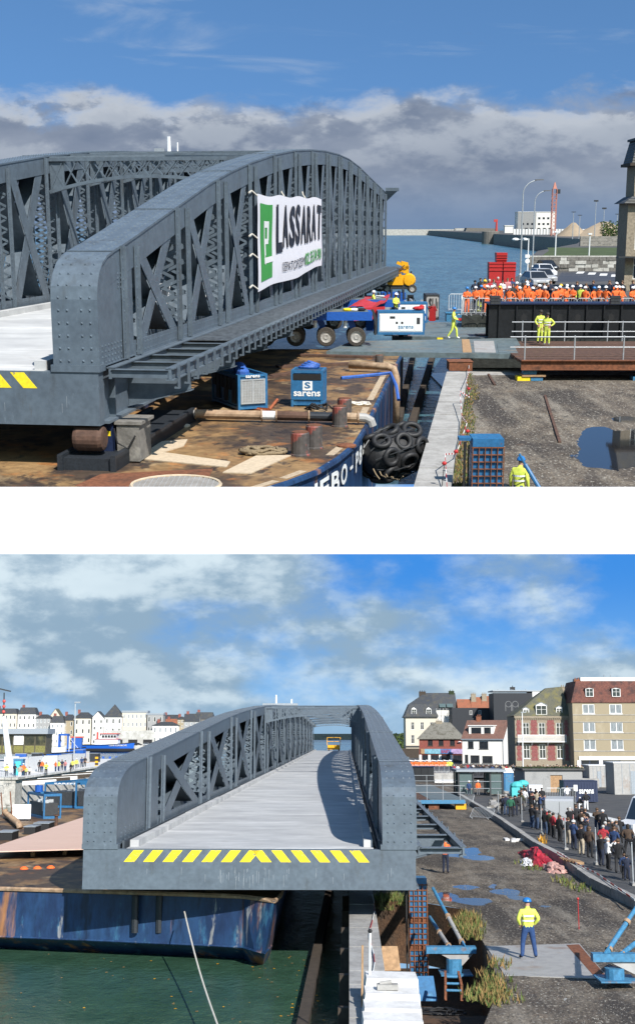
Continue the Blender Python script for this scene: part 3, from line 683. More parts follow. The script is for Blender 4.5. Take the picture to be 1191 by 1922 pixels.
# ---- the riveted truss bridge; origin at the near end, middle of the deck, x right, y along
PROF = [(0, 0), (0, 1.0), (0, 1.85), (.07, 2.2), (.24, 2.52), (.55, 2.8), (1.0, 3.0), (1.7, 3.15), (2.6, 3.3), (4.2, 3.6), (6, 3.95), (9.5, 4.62), (13.3, 5.35), (17, 5.95), (21.4, 6.55), (27, 7.2), (33, 7.75), (39, 8.15), (44.4, 8.42), (51, 8.6), (57, 8.62), (64, 8.4), (72, 7.95), (82.6, 7.4), (88, 7.1)]
def hprof(s):
    for (a, ha), (b, hb) in zip(PROF[2:], PROF[3:]):
        if s <= b: return ha + (hb - ha) * (s - a) / max(b - a, 1e-6)
    return PROF[-1][1]
def truss_bridge(label, loc, rz, ks, walkway_label):
    o = thing('truss_bridge', label, 'bridge', loc, rz); L = 88 * ks; XO, XI = 6.3, 5.1
    prof = [(s * ks, h) for s, h in PROF]; BP, BD = 'bridge_paint', 'bridge_paint_dark'
    nrm = []
    for i in range(len(prof)):
        a, b = prof[max(i - 1, 0)], prof[min(i + 1, len(prof) - 1)]; tx, tz = (b[0] - a[0]) / ks, b[1] - a[1]; l = math.hypot(tx, tz); nrm.append((tz / l, -tx / l))
    nodes = [(3 + 6.07 * i) * ks for i in range(15)]
    for sd in (-1, 1):
        xo, xi = sd * (XO + .05), sd * (XI - .05)
        # top chord: cover plate bent over the end, side webs
        g = G(); V = []
        for (s, h), (ny, nz) in zip(prof, nrm):
            for x in (xo, xi):
                V += [(x, s, h), (x, s + ny * .07 * ks, h + nz * .07)]
        n = len(prof); Fc = []
        for i in range(n - 1):
            a, b = i * 4, (i + 1) * 4
            Fc += [(a, a + 2, b + 2, b), (a + 1, b + 1, b + 3, a + 3), (a, b, b + 1, a + 1), (a + 2, a + 3, b + 3, b + 2)]
        g.add(V, Fc)
        ch = part('top_chord', g, BP, o, smooth=False)
        g = G()
        for x in (sd * XO, sd * XI):
            V = []
            for i, ((s, h), (ny, nz)) in enumerate(zip(prof, nrm)):
                s2_, h2_ = s + ny * .85 * ks, h + nz * .85
                V += [(x - .02, s + ny * .06 * ks, h + nz * .06), (x - .02, s2_, h2_), (x + .02, s + ny * .06 * ks, h + nz * .06), (x + .02, s2_, h2_)]
            Fc = []
            for i in range(n - 1):
                a, b = i * 4, (i + 1) * 4; Fc += [(a, b, b + 1, a + 1), (a + 2, a + 3, b + 3, b + 2), (a + 1, b + 1, b + 3, a + 3)]
            g.add(V, Fc)
        part('chord_web', g, BP, ch)
        g = G(); seg = [(math.hypot((b[0] - a[0]) / ks, b[1] - a[1]), a, b, na) for a, b, na in zip(prof, prof[1:], nrm)]
        acc = .2
        for i, (ln, a, b, na) in enumerate(seg):
            t = acc
            while t < ln:
                u = t / ln; s, h = a[0] + (b[0] - a[0]) * u, a[1] + (b[1] - a[1]) * u
                nn = Vector((0, -na[0] / ks, -na[1])).normalized()
                if s < 46 * ks:
                    for x in (.14, .38, .78, 1.02, ): g.rivet((sd * (XI + x + .02), s, h), nn, .05)
                t += .34
            acc = t - ln
        part('rivets', g, BP, ch, kind='stuff')
        # seams where the cover plates butt
        for s in (1.45, 8.0, 17.0, 27.0):
            g = G(); h = hprof(s); g.bar((xo, s * ks, h + .008), (xi, s * ks, h + .008), .12 * ks, .02); part('seam_plate', g, BP, ch)
        # closed end panels
        for x in (sd * XO, sd * XI):
            pts = [(x - .012, s, max(h - .06, 0)) for s, h in prof if s <= 2.7 * ks]
            pts = [(x - .012, .07 * ks, 0)] + [(p[0], max(p[1], .07 * ks), p[2]) for p in pts[1:]] + [(x - .012, 3.3 * ks, hprof(3.3) - .1), (x - .012, 3.3 * ks, 0)]
            g = G(); g.extr(pts, (.024, 0, 0)); part('end_panel', g, BP, o)
            nx = 1 if x == sd * XO and sd > 0 or x == sd * XI and sd < 0 else -1
            g = G()
            for r_ in range(4):
                for k in range(9): g.rivet((x + nx * .02, (.35 + .28 * k) * ks, .12 + .15 * r_), (nx, 0, 0), .042)
            for r_ in range(4):
                for k in range(3): g.rivet((x + nx * .02, (1.95 + .25 * k) * ks, hprof(2.2) - 1.15 + .13 * r_), (nx, 0, 0), .042)
            part('rivets', g, BP, o, kind='stuff')
            g = G(); g.box(x - .05, x + .05, .25 * ks, 3.3 * ks, .02, .62 if False else .05); part('base_angle', g, BP, o)
        # bottom chord
        g = G()
        for x in (sd * XO, sd * XI): g.box(x - .025, x + .025, 3.3 * ks, L, .0, .46); g.box(x - .09, x + .09, 3.3 * ks, L, -.03, .0)
        bc = part('bottom_chord', g, BP, o)
        g = G()
        for i in range(int(44 / .3)):
            s = (3.5 + .3 * i) * ks
            for z in (.12, .34):
                g.rivet((sd * (XO + .026), s, z), (sd, 0, 0), .036); g.rivet((sd * (XI - .026), s, z), (-sd, 0, 0), .036)
        part('rivets', g, BP, bc, kind='stuff')
        # posts: two riveted flats on each face, laced between the faces
        for i, s in enumerate(nodes):
            hh = hprof(s / ks) - .1
            for ds in (-.66, .66):
                g = G(); gl = G(); gr_ = G(); y = s + ds * ks
                if y > L: continue
                for x, nx in ((sd * XO, sd), (sd * XI, -sd)):
                    xx = x + nx * .045
                    g.box(min(xx, xx + nx * .04), max(xx, xx + nx * .04), y - .17 * ks, y + .17 * ks, .02, hh - .05)
                    g.box(min(x, x + nx * .17), max(x, x + nx * .17), y - .02 * ks, y + .02 * ks, .025, hh - .06)
                    if i < 9:
                        for k in range(int(hh / .3)): gr_.rivet((xx + nx * .041, y + .10 * ks, .2 + k * .3), (nx, 0, 0), .040); gr_.rivet((xx + nx * .041, y - .10 * ks, .2 + k * .3), (nx, 0, 0), .040)
                a, b = sd * (XO - .06), sd * (XI + .06); st = .52 if i < 8 else .8; z = .5
                while z + st < hh - .7:
                    gl.bar((a, y + .01 * ks, z), (b, y + .01 * ks, z + st), .10, .025 * ks, up=(0, 1, 0)); gl.bar((b, y - .015 * ks, z), (a, y - .015 * ks, z + st), .10, .025 * ks, up=(0, 1, 0)); z += st
                ps = part('post', g, BP, o)
                if gl.v: part('lacing', gl, BP, ps)
                if gr_.v: part('rivets', gr_, BP, ps, kind='stuff')
        # crossed diagonals
        for i in range(14):
            sa, sb = nodes[i] + .8 * ks, nodes[i + 1] - .8 * ks; ha, hb = hprof(sa / ks) - .55, hprof(sb / ks) - .55; wd = .86 * ks
            for kind in (0, 1):
                g = G(); gr_ = G()
                for x, nx in ((sd * XO, sd), (sd * XI, -sd)):
                    x2 = x + nx * (.0 if kind else .024) - nx * .03
                    if kind: P = [(x2, sa, .4), (x2, sa + wd, .4), (x2, sb, hb), (x2, sb - wd, hb)]
                    else: P = [(x2, sa, ha), (x2, sa + wd, ha), (x2, sb, .4), (x2, sb - wd, .4)]
                    g.extr(P, (nx * .022, 0, 0))
                    if i < 7:
                        for k in range(int(ha / .28)):
                            u = (k + .5) / int(ha / .28)
                            for e, f_ in ((0, 3), (1, 2)):
                                p = Vector(P[e]).lerp(Vector(P[f_]), u); p.y += (.14 if e == 0 else -.14) * ks; gr_.rivet((x2 + nx * .023, p.y, p.z), (nx, 0, 0), .034)
                # plate joining both faces
                a, b = sd * (XO - .07), sd * (XI + .07)
                if kind: q_ = [(a, sa + .9 * ks, .45), (a, sb - .06 * ks, hb), (b, sb - .06 * ks, hb), (b, sa + .9 * ks, .45)]
                else: q_ = [(a, sa + .06 * ks, ha), (a, sb - .9 * ks, .45), (b, sb - .9 * ks, .45), (b, sa + .06 * ks, ha)]
                g.extr(q_, (0, .03 * ks, 0))
                dgn = part('diagonal', g, BP, o)
                if gr_.v: part('rivets', gr_, BP, dgn, kind='stuff')
        # side girder below the deck
        g = G(); x = sd * (XO - .15)
        g.box(x - .04, x + .04, .42, L, -1.5, -.03); g.box(x - .28, x + .28, .42, L, -1.57, -1.5)
        sg = part('side_girder', g, BP, o)
        g = G()
        for k in range(29): y = (1.2 + 3.03 * k) * ks; g.box(min(x, x + sd * .22), max(x, x + sd * .22), y - .02 * ks, y + .02 * ks, -1.5, -.05)
        part('stiffener', g, BP, sg)
    # end beam with hazard marks
    g = G(); g.box(-XO, XO, 0, .4, -1.57, -.10); eb = part('end_beam', g, BP, o)
    for sd in (-1, 1):
        g = G(); g.box(min(sd * 4.98, sd * (XO + .06)), max(sd * 4.98, sd * (XO + .06)), -.035, .5, -.098, .09); part('corner_cap', g, BP, eb)
    for k in range(13):
        xa = -4.75 + k * .738 + (.0 if k < 7 else .0); sl = .36 if k < 7 else -.36
        if k == 6: xa -= .03
        g = G(); g.extr([(xa, -.006, -.56), (xa + .40, -.006, -.56), (xa + .40 + sl, -.006, -.13), (xa + sl, -.006, -.13)] if k < 7 else [(xa + .05, -.006, -.56), (xa + .45, -.006, -.56), (xa + .45 + sl, -.006, -.13), (xa + .05 + sl, -.006, -.13)], (0, .004, 0)); part('hazard_stripe', g, 'yellow_paint', eb)
    g = G(); rr = random.Random(5)
    for k in range(46):
        x, z = rr.gauss(-.2, .75) if k < 34 else rr.uniform(-5.5, 5.5), rr.uniform(-1.15, -.75); hh = rr.uniform(.08, .45); g.face([(x, -.004, z - hh), (x + .008, -.004, z - hh), (x + .011, -.004, z), (x - .002, -.004, z)])
    part('paint_run', g, 'zinc', eb, kind='stuff')
    # deck
    g = G(); g.box(-4.72, 4.72, .12 * ks, L, -.34, -.09); dk = part('deck_slab', g, 'deck_concrete', o)
    for sd in (-1, 1):
        g = G(); y = .3 * ks; i = 0
        while y < L - 1:
            ln = 5.2 * ks; a, b = sd * 4.36, sd * 4.70; dv = rnd.uniform(-.02, .02)
            g.box(min(a, b) + dv, max(a, b) + dv, y, min(y + ln - .04 * ks, L), -.09, .17 + rnd.uniform(-.015, .015)); y += ln; i += 1
        part('kerb', g, 'deck_concrete', dk)
        g = G(); g.box(sd * 4.95 - .04, sd * 4.95 + .04, .3 * ks, L, -.2, .14); g.box(sd * 4.95 - .1, sd * 4.95 + .1, .3 * ks, L, -.24, -.2); part('edge_rail', g, BD, o)
    for k in range(15):
        g = G(); y = (1.5 + 6.07 * k) * ks; g.box(-6.08, 6.08, y - .12, y + .12, -1.3, -.345); part('floor_beam', g, BD, o)
    # portal frames and top bracing
    for i in range(4, 15):
        s = min(nodes[i], L - .3); h = hprof(s / ks) - .12; g = G()
        da, db = (1.65, .75) if i < 7 else (1.0, .5)
        low = lambda x: h - da + db * (1 - (x / XI) ** 2)
        N = 14; xs = [-XI + 2 * XI * k / N for k in range(N + 1)]
        g.bar((-XI, s, h - .08), (XI, s, h - .08), .28, .18)
        for k in range(N):
            g.bar((xs[k], s, low(xs[k])), (xs[k + 1], s, low(xs[k + 1])), .28, .16)
            if i < 9 or i == 14 or k % 2 == 0:
                g.bar((xs[k], s - .02, low(xs[k])), (xs[k + 1], s - .02, h - .1), .05, .13, up=(0, 1, 0)); g.bar((xs[k], s + .02, h - .1), (xs[k + 1], s + .02, low(xs[k + 1])), .05, .13, up=(0, 1, 0))
        for sd in (-1, 1): g.box(min(sd * (XI - .03), sd * (XI - .75)), max(sd * (XI - .03), sd * (XI - .75)), s - .03, s + .03, low(XI * .95) + .05, h - .15)
        part('portal_frame', g, BP, o)
        if i < 14:
            g = G(); s2_ = nodes[i + 1]; h2_ = hprof(s2_ / ks) - .15
            g.bar((-XI, s, h), (XI, s2_, h2_), .16, .12); g.bar((XI, s, h - .03), (-XI, s2_, h2_ - .03), .16, .12); g.bar((-XI, (s + s2_) / 2, (h + h2_) / 2), (XI, (s + s2_) / 2, (h + h2_) / 2), .22, .2)
            part('top_bracing', g, BP, o)
    for sd in (-1, 1):
        g = G(); g.hexa([(sd * XO, L, 6.3), (sd * XO, L + .02, 6.3), (sd * (XO + .1), L + .02, 6.3), (sd * (XO + .1), L, 6.3), (sd * XO, L - .5, 7.25), (sd * XO, L + .5, 7.25), (sd * (XO + 1.1), L + .5, 7.25), (sd * (XO + 1.1), L - .5, 7.25)]); g.box(min(sd * XO, sd * (XO + 1.25)), max(sd * XO, sd * (XO + 1.25)), L - .5, L + .55, 7.25, 7.55); part('end_bracket', g, BP, o)
    # walkway along the outside
    wk = None
    g = G(); s0 = .55
    g.box(8.11, 8.19, s0, L, -.34, -.02); g.box(8.03, 8.27, s0, L, -.05, -.018); g.box(8.03, 8.27, s0, L, -.36, -.33)
    g.box(6.42, 6.50, s0, L, -.34, -.02); g.box(6.36, 6.58, s0, L, -.05, -.018)
    wk = part('walkway', g, BP, o, label=walkway_label)
    g = G(); g.box(6.58, 8.03, 9.0 * ks, L, -.065, -.045); part('grating', g, 'grating', wk)
    for k in range(46):
        y = (s0 / ks + .06 + 1.9 * k) * ks
        g = G(); g.box(6.50, 8.11, y - .035 * ks, y + .035 * ks, -.30, -.07); g.box(6.50, 8.11, y - .10 * ks, y + .10 * ks, -.085, -.068); part('cross_beam', g, BP, wk)
    def hang():
        g = G(); g.box(0, .05, -.06 * ks, .06 * ks, -.62, .04); g.box(-.1, 0, -.06 * ks, .06 * ks, -.62, -.57); return g
    me = hang().mesh('hanger', BP)
    for k in range(80):
        h_ = part('hanger', me, None, wk); h_.location = (8.28, (.9 + 1.08 * k) * ks, 0)
    for s in nodes:
        if s > L - 1: continue
        g = G(); g.extr([(6.2, s - .025 * ks, -1.42), (6.2, s - .025 * ks, -.35), (8.1, s - .025 * ks, -.35), (8.1, s - .025 * ks, -.92)], (0, .05 * ks, 0)); g.extr([(6.2, s - .16 * ks, -1.45), (8.15, s - .16 * ks, -.95), (8.15, s - .16 * ks, -.92), (6.2, s - .16 * ks, -1.42)], (0, .32 * ks, 0)); part('walkway_bracket', g, BP, o)
    return o

def tufts(name, spots, mats, label, cat='grass', kind='stuff', hgt=.3, n=40, spread=.4, M=None, blade=.03):
    """blades of grass and weeds gathered round the given points"""
    g = G()
    for c in spots:
        c = Vector(c)
        for _ in range(n):
            a = rnd.uniform(0, 6.28); r = spread * math.sqrt(rnd.random()); p = c + Vector((r * math.cos(a), r * math.sin(a) * 1.6, 0)); h = hgt * rnd.uniform(.4, 1.15)
            t = Vector((rnd.uniform(-.5, .5) * h, rnd.uniform(-.5, .5) * h, h)); sd = Vector((math.cos(a * 3), math.sin(a * 3), 0)) * blade * rnd.uniform(.6, 1.4)
            g.add([p - sd, p + sd, p + t * .6 + sd * .7, p + t, p + t * .6 - sd * .7], [(0, 1, 2, 3, 4)], rnd.randrange(len(mats)))
    return solo(name, g, mats, label, cat, kind=kind)
ORD = ['first', 'second', 'third', 'fourth', 'fifth', 'sixth', 'seventh', 'eighth', 'ninth', 'tenth', 'eleventh', 'twelfth', 'thirteenth', 'fourteenth', 'fifteenth', 'sixteenth', 'seventeenth', 'eighteenth', 'nineteenth', 'twentieth', 'twenty-first', 'twenty-second', 'twenty-third', 'twenty-fourth', 'twenty-fifth', 'twenty-sixth', 'twenty-seventh', 'twenty-eighth', 'twenty-ninth', 'thirtieth', 'thirty-first', 'thirty-second', 'thirty-third', 'thirty-fourth', 'thirty-fifth', 'thirty-sixth']

from mathutils import noise as mnoise
def ground_grid(name, fn, left, xr, ys, blobs, mat, water, cols=150, amp=.022, wm='puddle'):
    """uneven ground; where it dips below the given level the water sheet shows as puddles"""
    def xl(y):
        for (a, xa), (b, xb) in zip(left, left[1:]):
            if a <= y <= b: return xa + (xb - xa) * (y - a) / (b - a)
        return left[-1][1]
    g = G(); V = []; nc = cols + 6
    for y in ys:
        a = xl(y)
        for i in range(nc + 1):
            px = a + (1205 - a) * i / cols if i <= cols else 1205 + (xr - 1205) * (i - cols) / 6
            p = fn(px, y, 0.0)
            z = amp * mnoise.fractal(Vector((p.x * .9, p.y * .42, 1.3)), .8, 2.1, 5) + .010 * mnoise.fractal(Vector((p.x * 3.2, p.y * 1.5, 7.7)), .6, 2.0, 4)
            for cx, cy, rx, ry, d in blobs:
                q_ = ((px - cx) / rx) ** 2 + ((y - cy) / ry) ** 2
                if q_ < 6: z -= d * math.exp(-q_)
            if i == 0: z = min(z, 0)
            V.append((p.x, p.y, z))
    n = nc + 1
    g.add(V, [(r_ * n + i, (r_ + 1) * n + i, (r_ + 1) * n + i + 1, r_ * n + i + 1) for r_ in range(len(ys) - 1) for i in range(nc)])
    struct(name, g, mat, smooth=True)
    for k, (cx, cy, rx, ry, d) in enumerate(blobs):
        if d <= 0: continue
        g = G(); g.face([fn(cx + 1.9 * rx * math.cos(t), cy + 1.9 * ry * math.sin(t), water) for t in [2 * math.pi * j / 28 for j in range(28)]]); g.v = [(x, y, water - .0004 * k) for x, y, z in g.v]; struct('puddle', g, wm)

# ========================================================================================
# THE UPPER QUAY
# ========================================================================================
FRAME = F1
def sx(px, Y, py=560): return Q1(px, py, Y).x
def pol(pts, z, fn=P1): return [fn(a, b, z) for a, b in pts]
# white front edge of the stage the upper quay stands on
zt, zb = Q1(595, 914, 27).z, Q1(595, 1040, 27).z
g = G(); g.box(-11, 11, 26.5, 27, Q1(595, 1040, 26.5).z, zt); struct('ledge', g, 'ledge_white')
# sea and dock water
g = G(); g.face([(-22, 47, -2.5), (30, 47, -2.5), (4200, 12000, -2.5), (-4200, 12000, -2.5)]); struct('sea', g, 'sea_water')
# quay ground, its pale edge and the flooded recess behind
ground_grid('quay_ground', P1, [(694, 878), (940, 842)], 1700, [694 + 3.0 * i for i in range(83)], [(1132, 830, 34, 15, .28), (1142, 857, 38, 15, .28), (1180, 840, 26, 20, .24), (1120, 806, 18, 6, .14), (1172, 785, 20, 4, .12), (1070, 852, 14, 8, .02)], 'gravel', -.026)
g = G(); g.face(pol([(874, 704), (1700, 704), (1700, 690), (878, 690)], .012)); struct('quay_apron', g, 'concrete')
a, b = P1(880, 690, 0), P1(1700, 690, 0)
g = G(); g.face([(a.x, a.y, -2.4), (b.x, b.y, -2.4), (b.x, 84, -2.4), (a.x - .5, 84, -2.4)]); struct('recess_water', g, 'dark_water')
st = [P1(866, 590, 1.8), P1(900, 545, 1.8), P1(985, 512, 1.8), P1(1002, 507, 1.8)]
g = G(); g.prism([(p.x, p.y) for p in st] + [(160, 165), (160, 78.2)], -2.6, 1.8, 0, 1); struct('street', g, ['shaded_stone', 'asphalt'])  # side walls coloured dark to stand for the recess shade
g = G(); g.face([P1(1040, 529, 1.806), P1(1200, 526, 1.806), P1(1160, 508, 1.806), P1(1055, 508, 1.806)]); struct('road', g, 'road_dark')
g = G()
for k in range(4): p = P1(1080 + k * 22, 513 + 2 * k, 1.81); g.face([p, p + Vector((.9, .1, 0)), p + Vector((2.6, 7, 0)), p + Vector((1.7, 7, 0))])
struct('road_mark_and_sun', g, 'road_paint_and_sun')
# coping stones along the dock
cop = solo('dock_coping', G().face([(0, 0, -2)]), 'stone_dark', 'pale concrete coping along the dark dock beside the gravel, upper view', 'coping')
La, Lb, Ra, Rb = P1(838, 697, .3), P1(772, 926, .3), P1(877, 697, .3), P1(844, 926, .3)
g = G(); N = 16
for k in range(N):
    y0, y1 = La.lerp(Lb, k / N), La.lerp(Lb, (k + 1) / N); zbot = [max(-2.5, 7.3 - .25 * p.y) for p in (y0, y1)]
    g.face([(y0.x + .03, y0.y, .0), (y1.x + .03, y1.y, .0), (y1.x + .03, y1.y, zbot[1]), (y0.x + .03, y0.y, zbot[0])])
cop.data = g.mesh('dock_coping', 'stone_dark')
for k in range(N):
    e = .012; l0, l1, r0, r1 = La.lerp(Lb, (k + e) / N), La.lerp(Lb, (k + 1 - e) / N), Ra.lerp(Rb, (k + e) / N), Ra.lerp(Rb, (k + 1 - e) / N); dz_ = rnd.uniform(-.012, .012)
    g = G(); g.hexa([(l1.x, l1.y, -.15), (r1.x, r1.y, -.15), (r0.x, r0.y, -.15), (l0.x, l0.y, -.15), (l1.x, l1.y, .3 + dz_), (r1.x, r1.y, .3 + dz_), (r0.x, r0.y, .3 + dz_), (l0.x, l0.y, .3 + dz_)]); part('coping_stone', g, 'concrete', cop)
# timber walers floating in the dock
for k, (x0, x1) in enumerate((((752, 760), (700, 900)), ((800, 690), (752, 800)))):
    pass
for nm, (ax, ay), (bx, by) in (('long dark timber waler in the dock nearest the barge hull', (775, 668), (748, 790)), ('long dark timber waler in the dock nearest the coping', (812, 668), (772, 800))):
    g = G(); g.bar(P1(ax, ay, -2.3), P1(bx, by, -2.3), .35, .4); solo('timber_waler', g, 'dark_wood', nm, 'timber')
# ---- the bridge
zz = 3.57; nr, fr = P1(184, 692, zz), P1(722, 499, zz); ax = fr - nr; ax.z = 0; L1 = ax.length; K1L = L1 / 88.0; ax.normalize()
RZ1 = -math.atan2(ax.x, ax.y); BR1 = nr + Vector((-ax.y, ax.x, 0)) * 6.3
truss_bridge('grey riveted steel truss bridge seen from its side, carrying a white banner', BR1, RZ1, K1L, 'narrow steel walkway bracketed to the bridge side')
MB1 = Matrix.Translation(BR1) @ Matrix.Rotation(RZ1, 4, 'Z')
# banner on the near truss
ban = thing('banner', 'white and green lettered banner tied to the outside of the bridge truss', 'banner', M=MB1)
def on_truss(px, py, x=6.62):
    c = Vector((0, 0, H1)); d = Q1(px, py, 50.0) - c; Mi = MB1.inverted(); a = Mi @ c; b = Mi.to_3x3() @ d
    return a + b * ((x - a.x) / b.x)
BC = [on_truss(484, 548), on_truss(603, 499), on_truss(604, 372), on_truss(487, 366)]
def bpt(u, v, off=0.0):
    s = BC[0].y + (BC[1].y - BC[0].y) * u; zl = BC[0].z + (BC[1].z - BC[0].z) * u + .08 * math.sin(u * 9) * (1 - v); zh = BC[3].z + (BC[2].z - BC[3].z) * u + .05 * math.cos(u * 22)
    return Vector((6.62 + .022 * math.sin(u * 26 + v * 3) + .014 * math.sin(v * 9) + off, s, zl + (zh - zl) * v))
g = G(); nu, nv = 60, 14
g.add([bpt(i / nu, j / nv) for i in range(nu + 1) for j in range(nv + 1)], [(i * (nv + 1) + j, (i + 1) * (nv + 1) + j, (i + 1) * (nv + 1) + j + 1, i * (nv + 1) + j + 1) for i in range(nu) for j in range(nv)])
part('cloth', g, 'banner_cloth', ban, smooth=True)
def bsheet(name, poly, mat, off):
    g = G(); us = sorted({p[0] for p in poly}); 
    (u0, u1), (v0, v1) = (min(p[0] for p in poly), max(p[0] for p in poly)), (min(p[1] for p in poly), max(p[1] for p in poly)); n, m_ = 10, 6
    g.add([bpt(u0 + (u1 - u0) * i / n, v0 + (v1 - v0) * j / m_, off) for i in range(n + 1) for j in range(m_ + 1)], [(i * (m_ + 1) + j, (i + 1) * (m_ + 1) + j, (i + 1) * (m_ + 1) + j + 1, i * (m_ + 1) + j + 1) for i in range(n) for j in range(m_)])
    part(name, g, mat, ban)
R4 = lambda a, b, c, d: [(a, c), (b, c), (b, d), (a, d)]
bsheet('logo', R4(.03, .175, .09, .91), 'green_logo', .018)
for r4 in (R4(.075, .085, .26, .73), R4(.085, .135, .66, .73), R4(.115, .135, .52, .66), R4(.085, .13, .48, .54), R4(.085, .093, .36, .48), R4(.07, .185, .27, .335)):
    bsheet('logo_letter', r4, 'letter_white', .032)
def blet(body, u0, u1, v0, v1, mat, bold):
    t = fit_text(body, u0, u1, v0, v1, .0, bold); map_geo(t, lambda p: bpt(p.x, p.y, .045)); part('lettering', t, mat, ban)
for i, ch in enumerate('LASSARAT'):
    w_ = .765 / 8; blet(ch, .215 + i * w_ + .006, .215 + (i + 1) * w_ - .006, .40 - .05 * (i == 0), .90, 'letter_black', .035)
blet('ISEPATOPIZEM', .30, .66, .12, .23, 'letter_black', .0); blet('02.35.04.90', .67, .97, .10, .27, 'green_logo', .02)
for u, v in ((0, .98), (0, .55), (0, .35), (0, .03), (.35, 1.0), (.68, 1.0)):
    g = G(); p = bpt(u, v); g.tube([p, p + Vector((-.15, -.5 if u == 0 else .1, .2)), p + Vector((-.2, -.9 if u == 0 else .2, .35 if u else .1))], .035, 4); part('tie', g, 'pale_rope', ban)
# aerials on the top chord
for k, (s, hh, nm) in enumerate(((52 * K1L, 1.3, 'tall white aerial unit on top of the bridge, left of the other'), (62 * K1L, .9, 'small white aerial unit on top of the bridge, right of the other'))):
    p = MB1 @ Vector((-5.7, s, hprof(s / K1L) + .01)); o = thing('aerial', nm, 'aerial', p)
    g = G(); g.box(-2.0 + k, 1.8 - k, -.4, .4, 0, .22); g.box(-1.0 + k * .3, -.3, -.3, .3, .22, .5); part('base', g, 'zinc', o)
    g = G(); g.cyl((0, 0, .2), (0, 0, hh), .14, .12, 6); part('mast', g, 'white_paint', o)
    g = G(); g.cyl((.6, 0, .2), (.6, 0, hh * .7), .06, .06, 5); part('rod', g, 'white_paint', o)

# ---- the barge
DZ = .8
out = [P1(*p, DZ) for p in ((757, 655), (733, 700), (702, 762), (685, 798), (664, 832), (630, 860), (590, 884), (540, 903), (470, 925), (380, 945), (-140, 945), (-420, 760), (-420, 655))]
barge = thing('cargo_barge', 'rusty flat-decked blue barge carrying the bridge, lettered hull in front', 'barge', (0, 0, 0))
g = G(); n = len(out); bot = [Vector((p.x * .99, p.y, max(-2.55, 7.35 - .255 * p.y))) for p in out]
g.add(out + bot, [(i, (i + 1) % n, n + (i + 1) % n, n + i) for i in range(n)]); part('hull', g, 'hull_blue', barge)
g = G(); g.face([p + Vector((0, 0, .002)) for p in out][::-1]); part('deck', g, 'rusty_deck', barge)
g = G(); g.tube([p + Vector((.02, 0, -.07)) for p in out[:10]], .10, 6); part('rubbing_strake', g, 'hull_blue', barge)
for i in range(9):
    a, b = out[i], out[i + 1]; 
    if i in (0, 3, 5): continue
    g = G(); d = (b - a); nn = Vector((-d.y, d.x, 0)).normalized()
    if nn.x > 0: nn = -nn
    g.face([a.lerp(b, .08) + nn * .15 + Vector((0, 0, .008)), a.lerp(b, .85) + nn * .15 + Vector((0, 0, .008)), a.lerp(b, .85) + nn * .4 + Vector((0, 0, .008)), a.lerp(b, .08) + nn * .4 + Vector((0, 0, .008))]); part('edge_mark', g, 'deck_edge', barge)
path = [out[8].lerp(out[7], .55), out[7], out[6], out[5], out[4], out[3]]
cum = [0]
for a, b in zip(path, path[1:]): cum.append(cum[-1] + (b - a).length)
def hullpt(u, v):
    t = u * cum[-1]
    for i in range(len(path) - 1):
        if t <= cum[i + 1] or i == len(path) - 2:
            a, b = path[i], path[i + 1]; q_ = (t - cum[i]) / (cum[i + 1] - cum[i]); d = (b - a).normalized(); nn = Vector((d.y, -d.x, 0))
            return a.lerp(b, q_) + nn * .05 + Vector((0, 0, -.30 - v))
for i, ch in enumerate('HEBO-P84'):
    w_ = 1 / 8; t = fit_text(ch, .15 + i * .103, .15 + i * .103 + .082, 0, .62, .0, .03) if ch != '-' else fit_text(ch, .15 + i * .103 + .02, .15 + i * .103 + .06, .26, .36, .0, .02)
    map_geo(t, lambda p: hullpt(p.x, .66 - p.y)); part('lettering', t, 'letter_white', barge)
g = G()
for k in range(5): p = P1(702 - k * 3, 765 + k * 4, DZ)
# power packs and boxes on the deck
def power_pack(name, label, cor, ax, ay, L_, W_, H_, grille=True, text=True):
    rz = math.atan2(ax, 1) if False else ay
    o = thing(name, label, 'generator', cor, rz)
    g = G(); t = .09
    for x in (0, W_ - t):
        for y in (0, L_ - t): g.box(x, x + t, y, y + t, 0, H_)
    for z in (.06, H_ - t):
        g.box(t, W_ - t, 0, t, z, z + t); g.box(t, W_ - t, L_ - t, L_, z, z + t); g.box(0, t, t, L_ - t, z, z + t); g.box(W_ - t, W_, t, L_ - t, z, z + t)
    part('frame', g, 'blue_paint', o)
    g = G(); g.box(.04, W_ - .04, .04, L_ - .04, .16, H_ - .12); part('casing', g, 'blue_paint', o)
    return o
pk = power_pack('power_pack', 'blue power pack with white radiator grille and crumpled blue tarp', P1(447, 772, DZ), 0, R(24), 2.9, 1.15, 1.32)
g = G(); g.box(.12, 1.03, -.005, .045, .28, 1.12); part('radiator', g, 'sheet_gray', pk)
g = G()
for k in range(14): g.box(.16 + .061 * k, .19 + .061 * k, -.02, -.006, .32, 1.08)
for k in range(8): g.box(.13, 1.02, -.014, -.007, .36 + .095 * k, .375 + .095 * k)
g.box(.10, .16, -.024, -.003, .26, 1.14); g.box(.99, 1.05, -.024, -.003, .26, 1.14); g.box(.54, .60, -.024, -.003, .26, 1.14); g.box(.10, 1.05, -.026, -.002, .25, .30); g.box(.10, 1.05, -.026, -.002, 1.10, 1.15); part('grille', g, 'galvanised', pk)
part('lettering', on_front(fit_text('sarens', .3, .85, 1.20, 1.29, .004, .02), -.012), 'letter_white', pk)
g = G()
for k in range(6): g.box(-.02, .045, .3 + .42 * k, .62 + .42 * k, .7 if k % 2 else .25, 1.15); 
part('side_opening', g, 'black', pk)
g = G(); rr = random.Random(3)
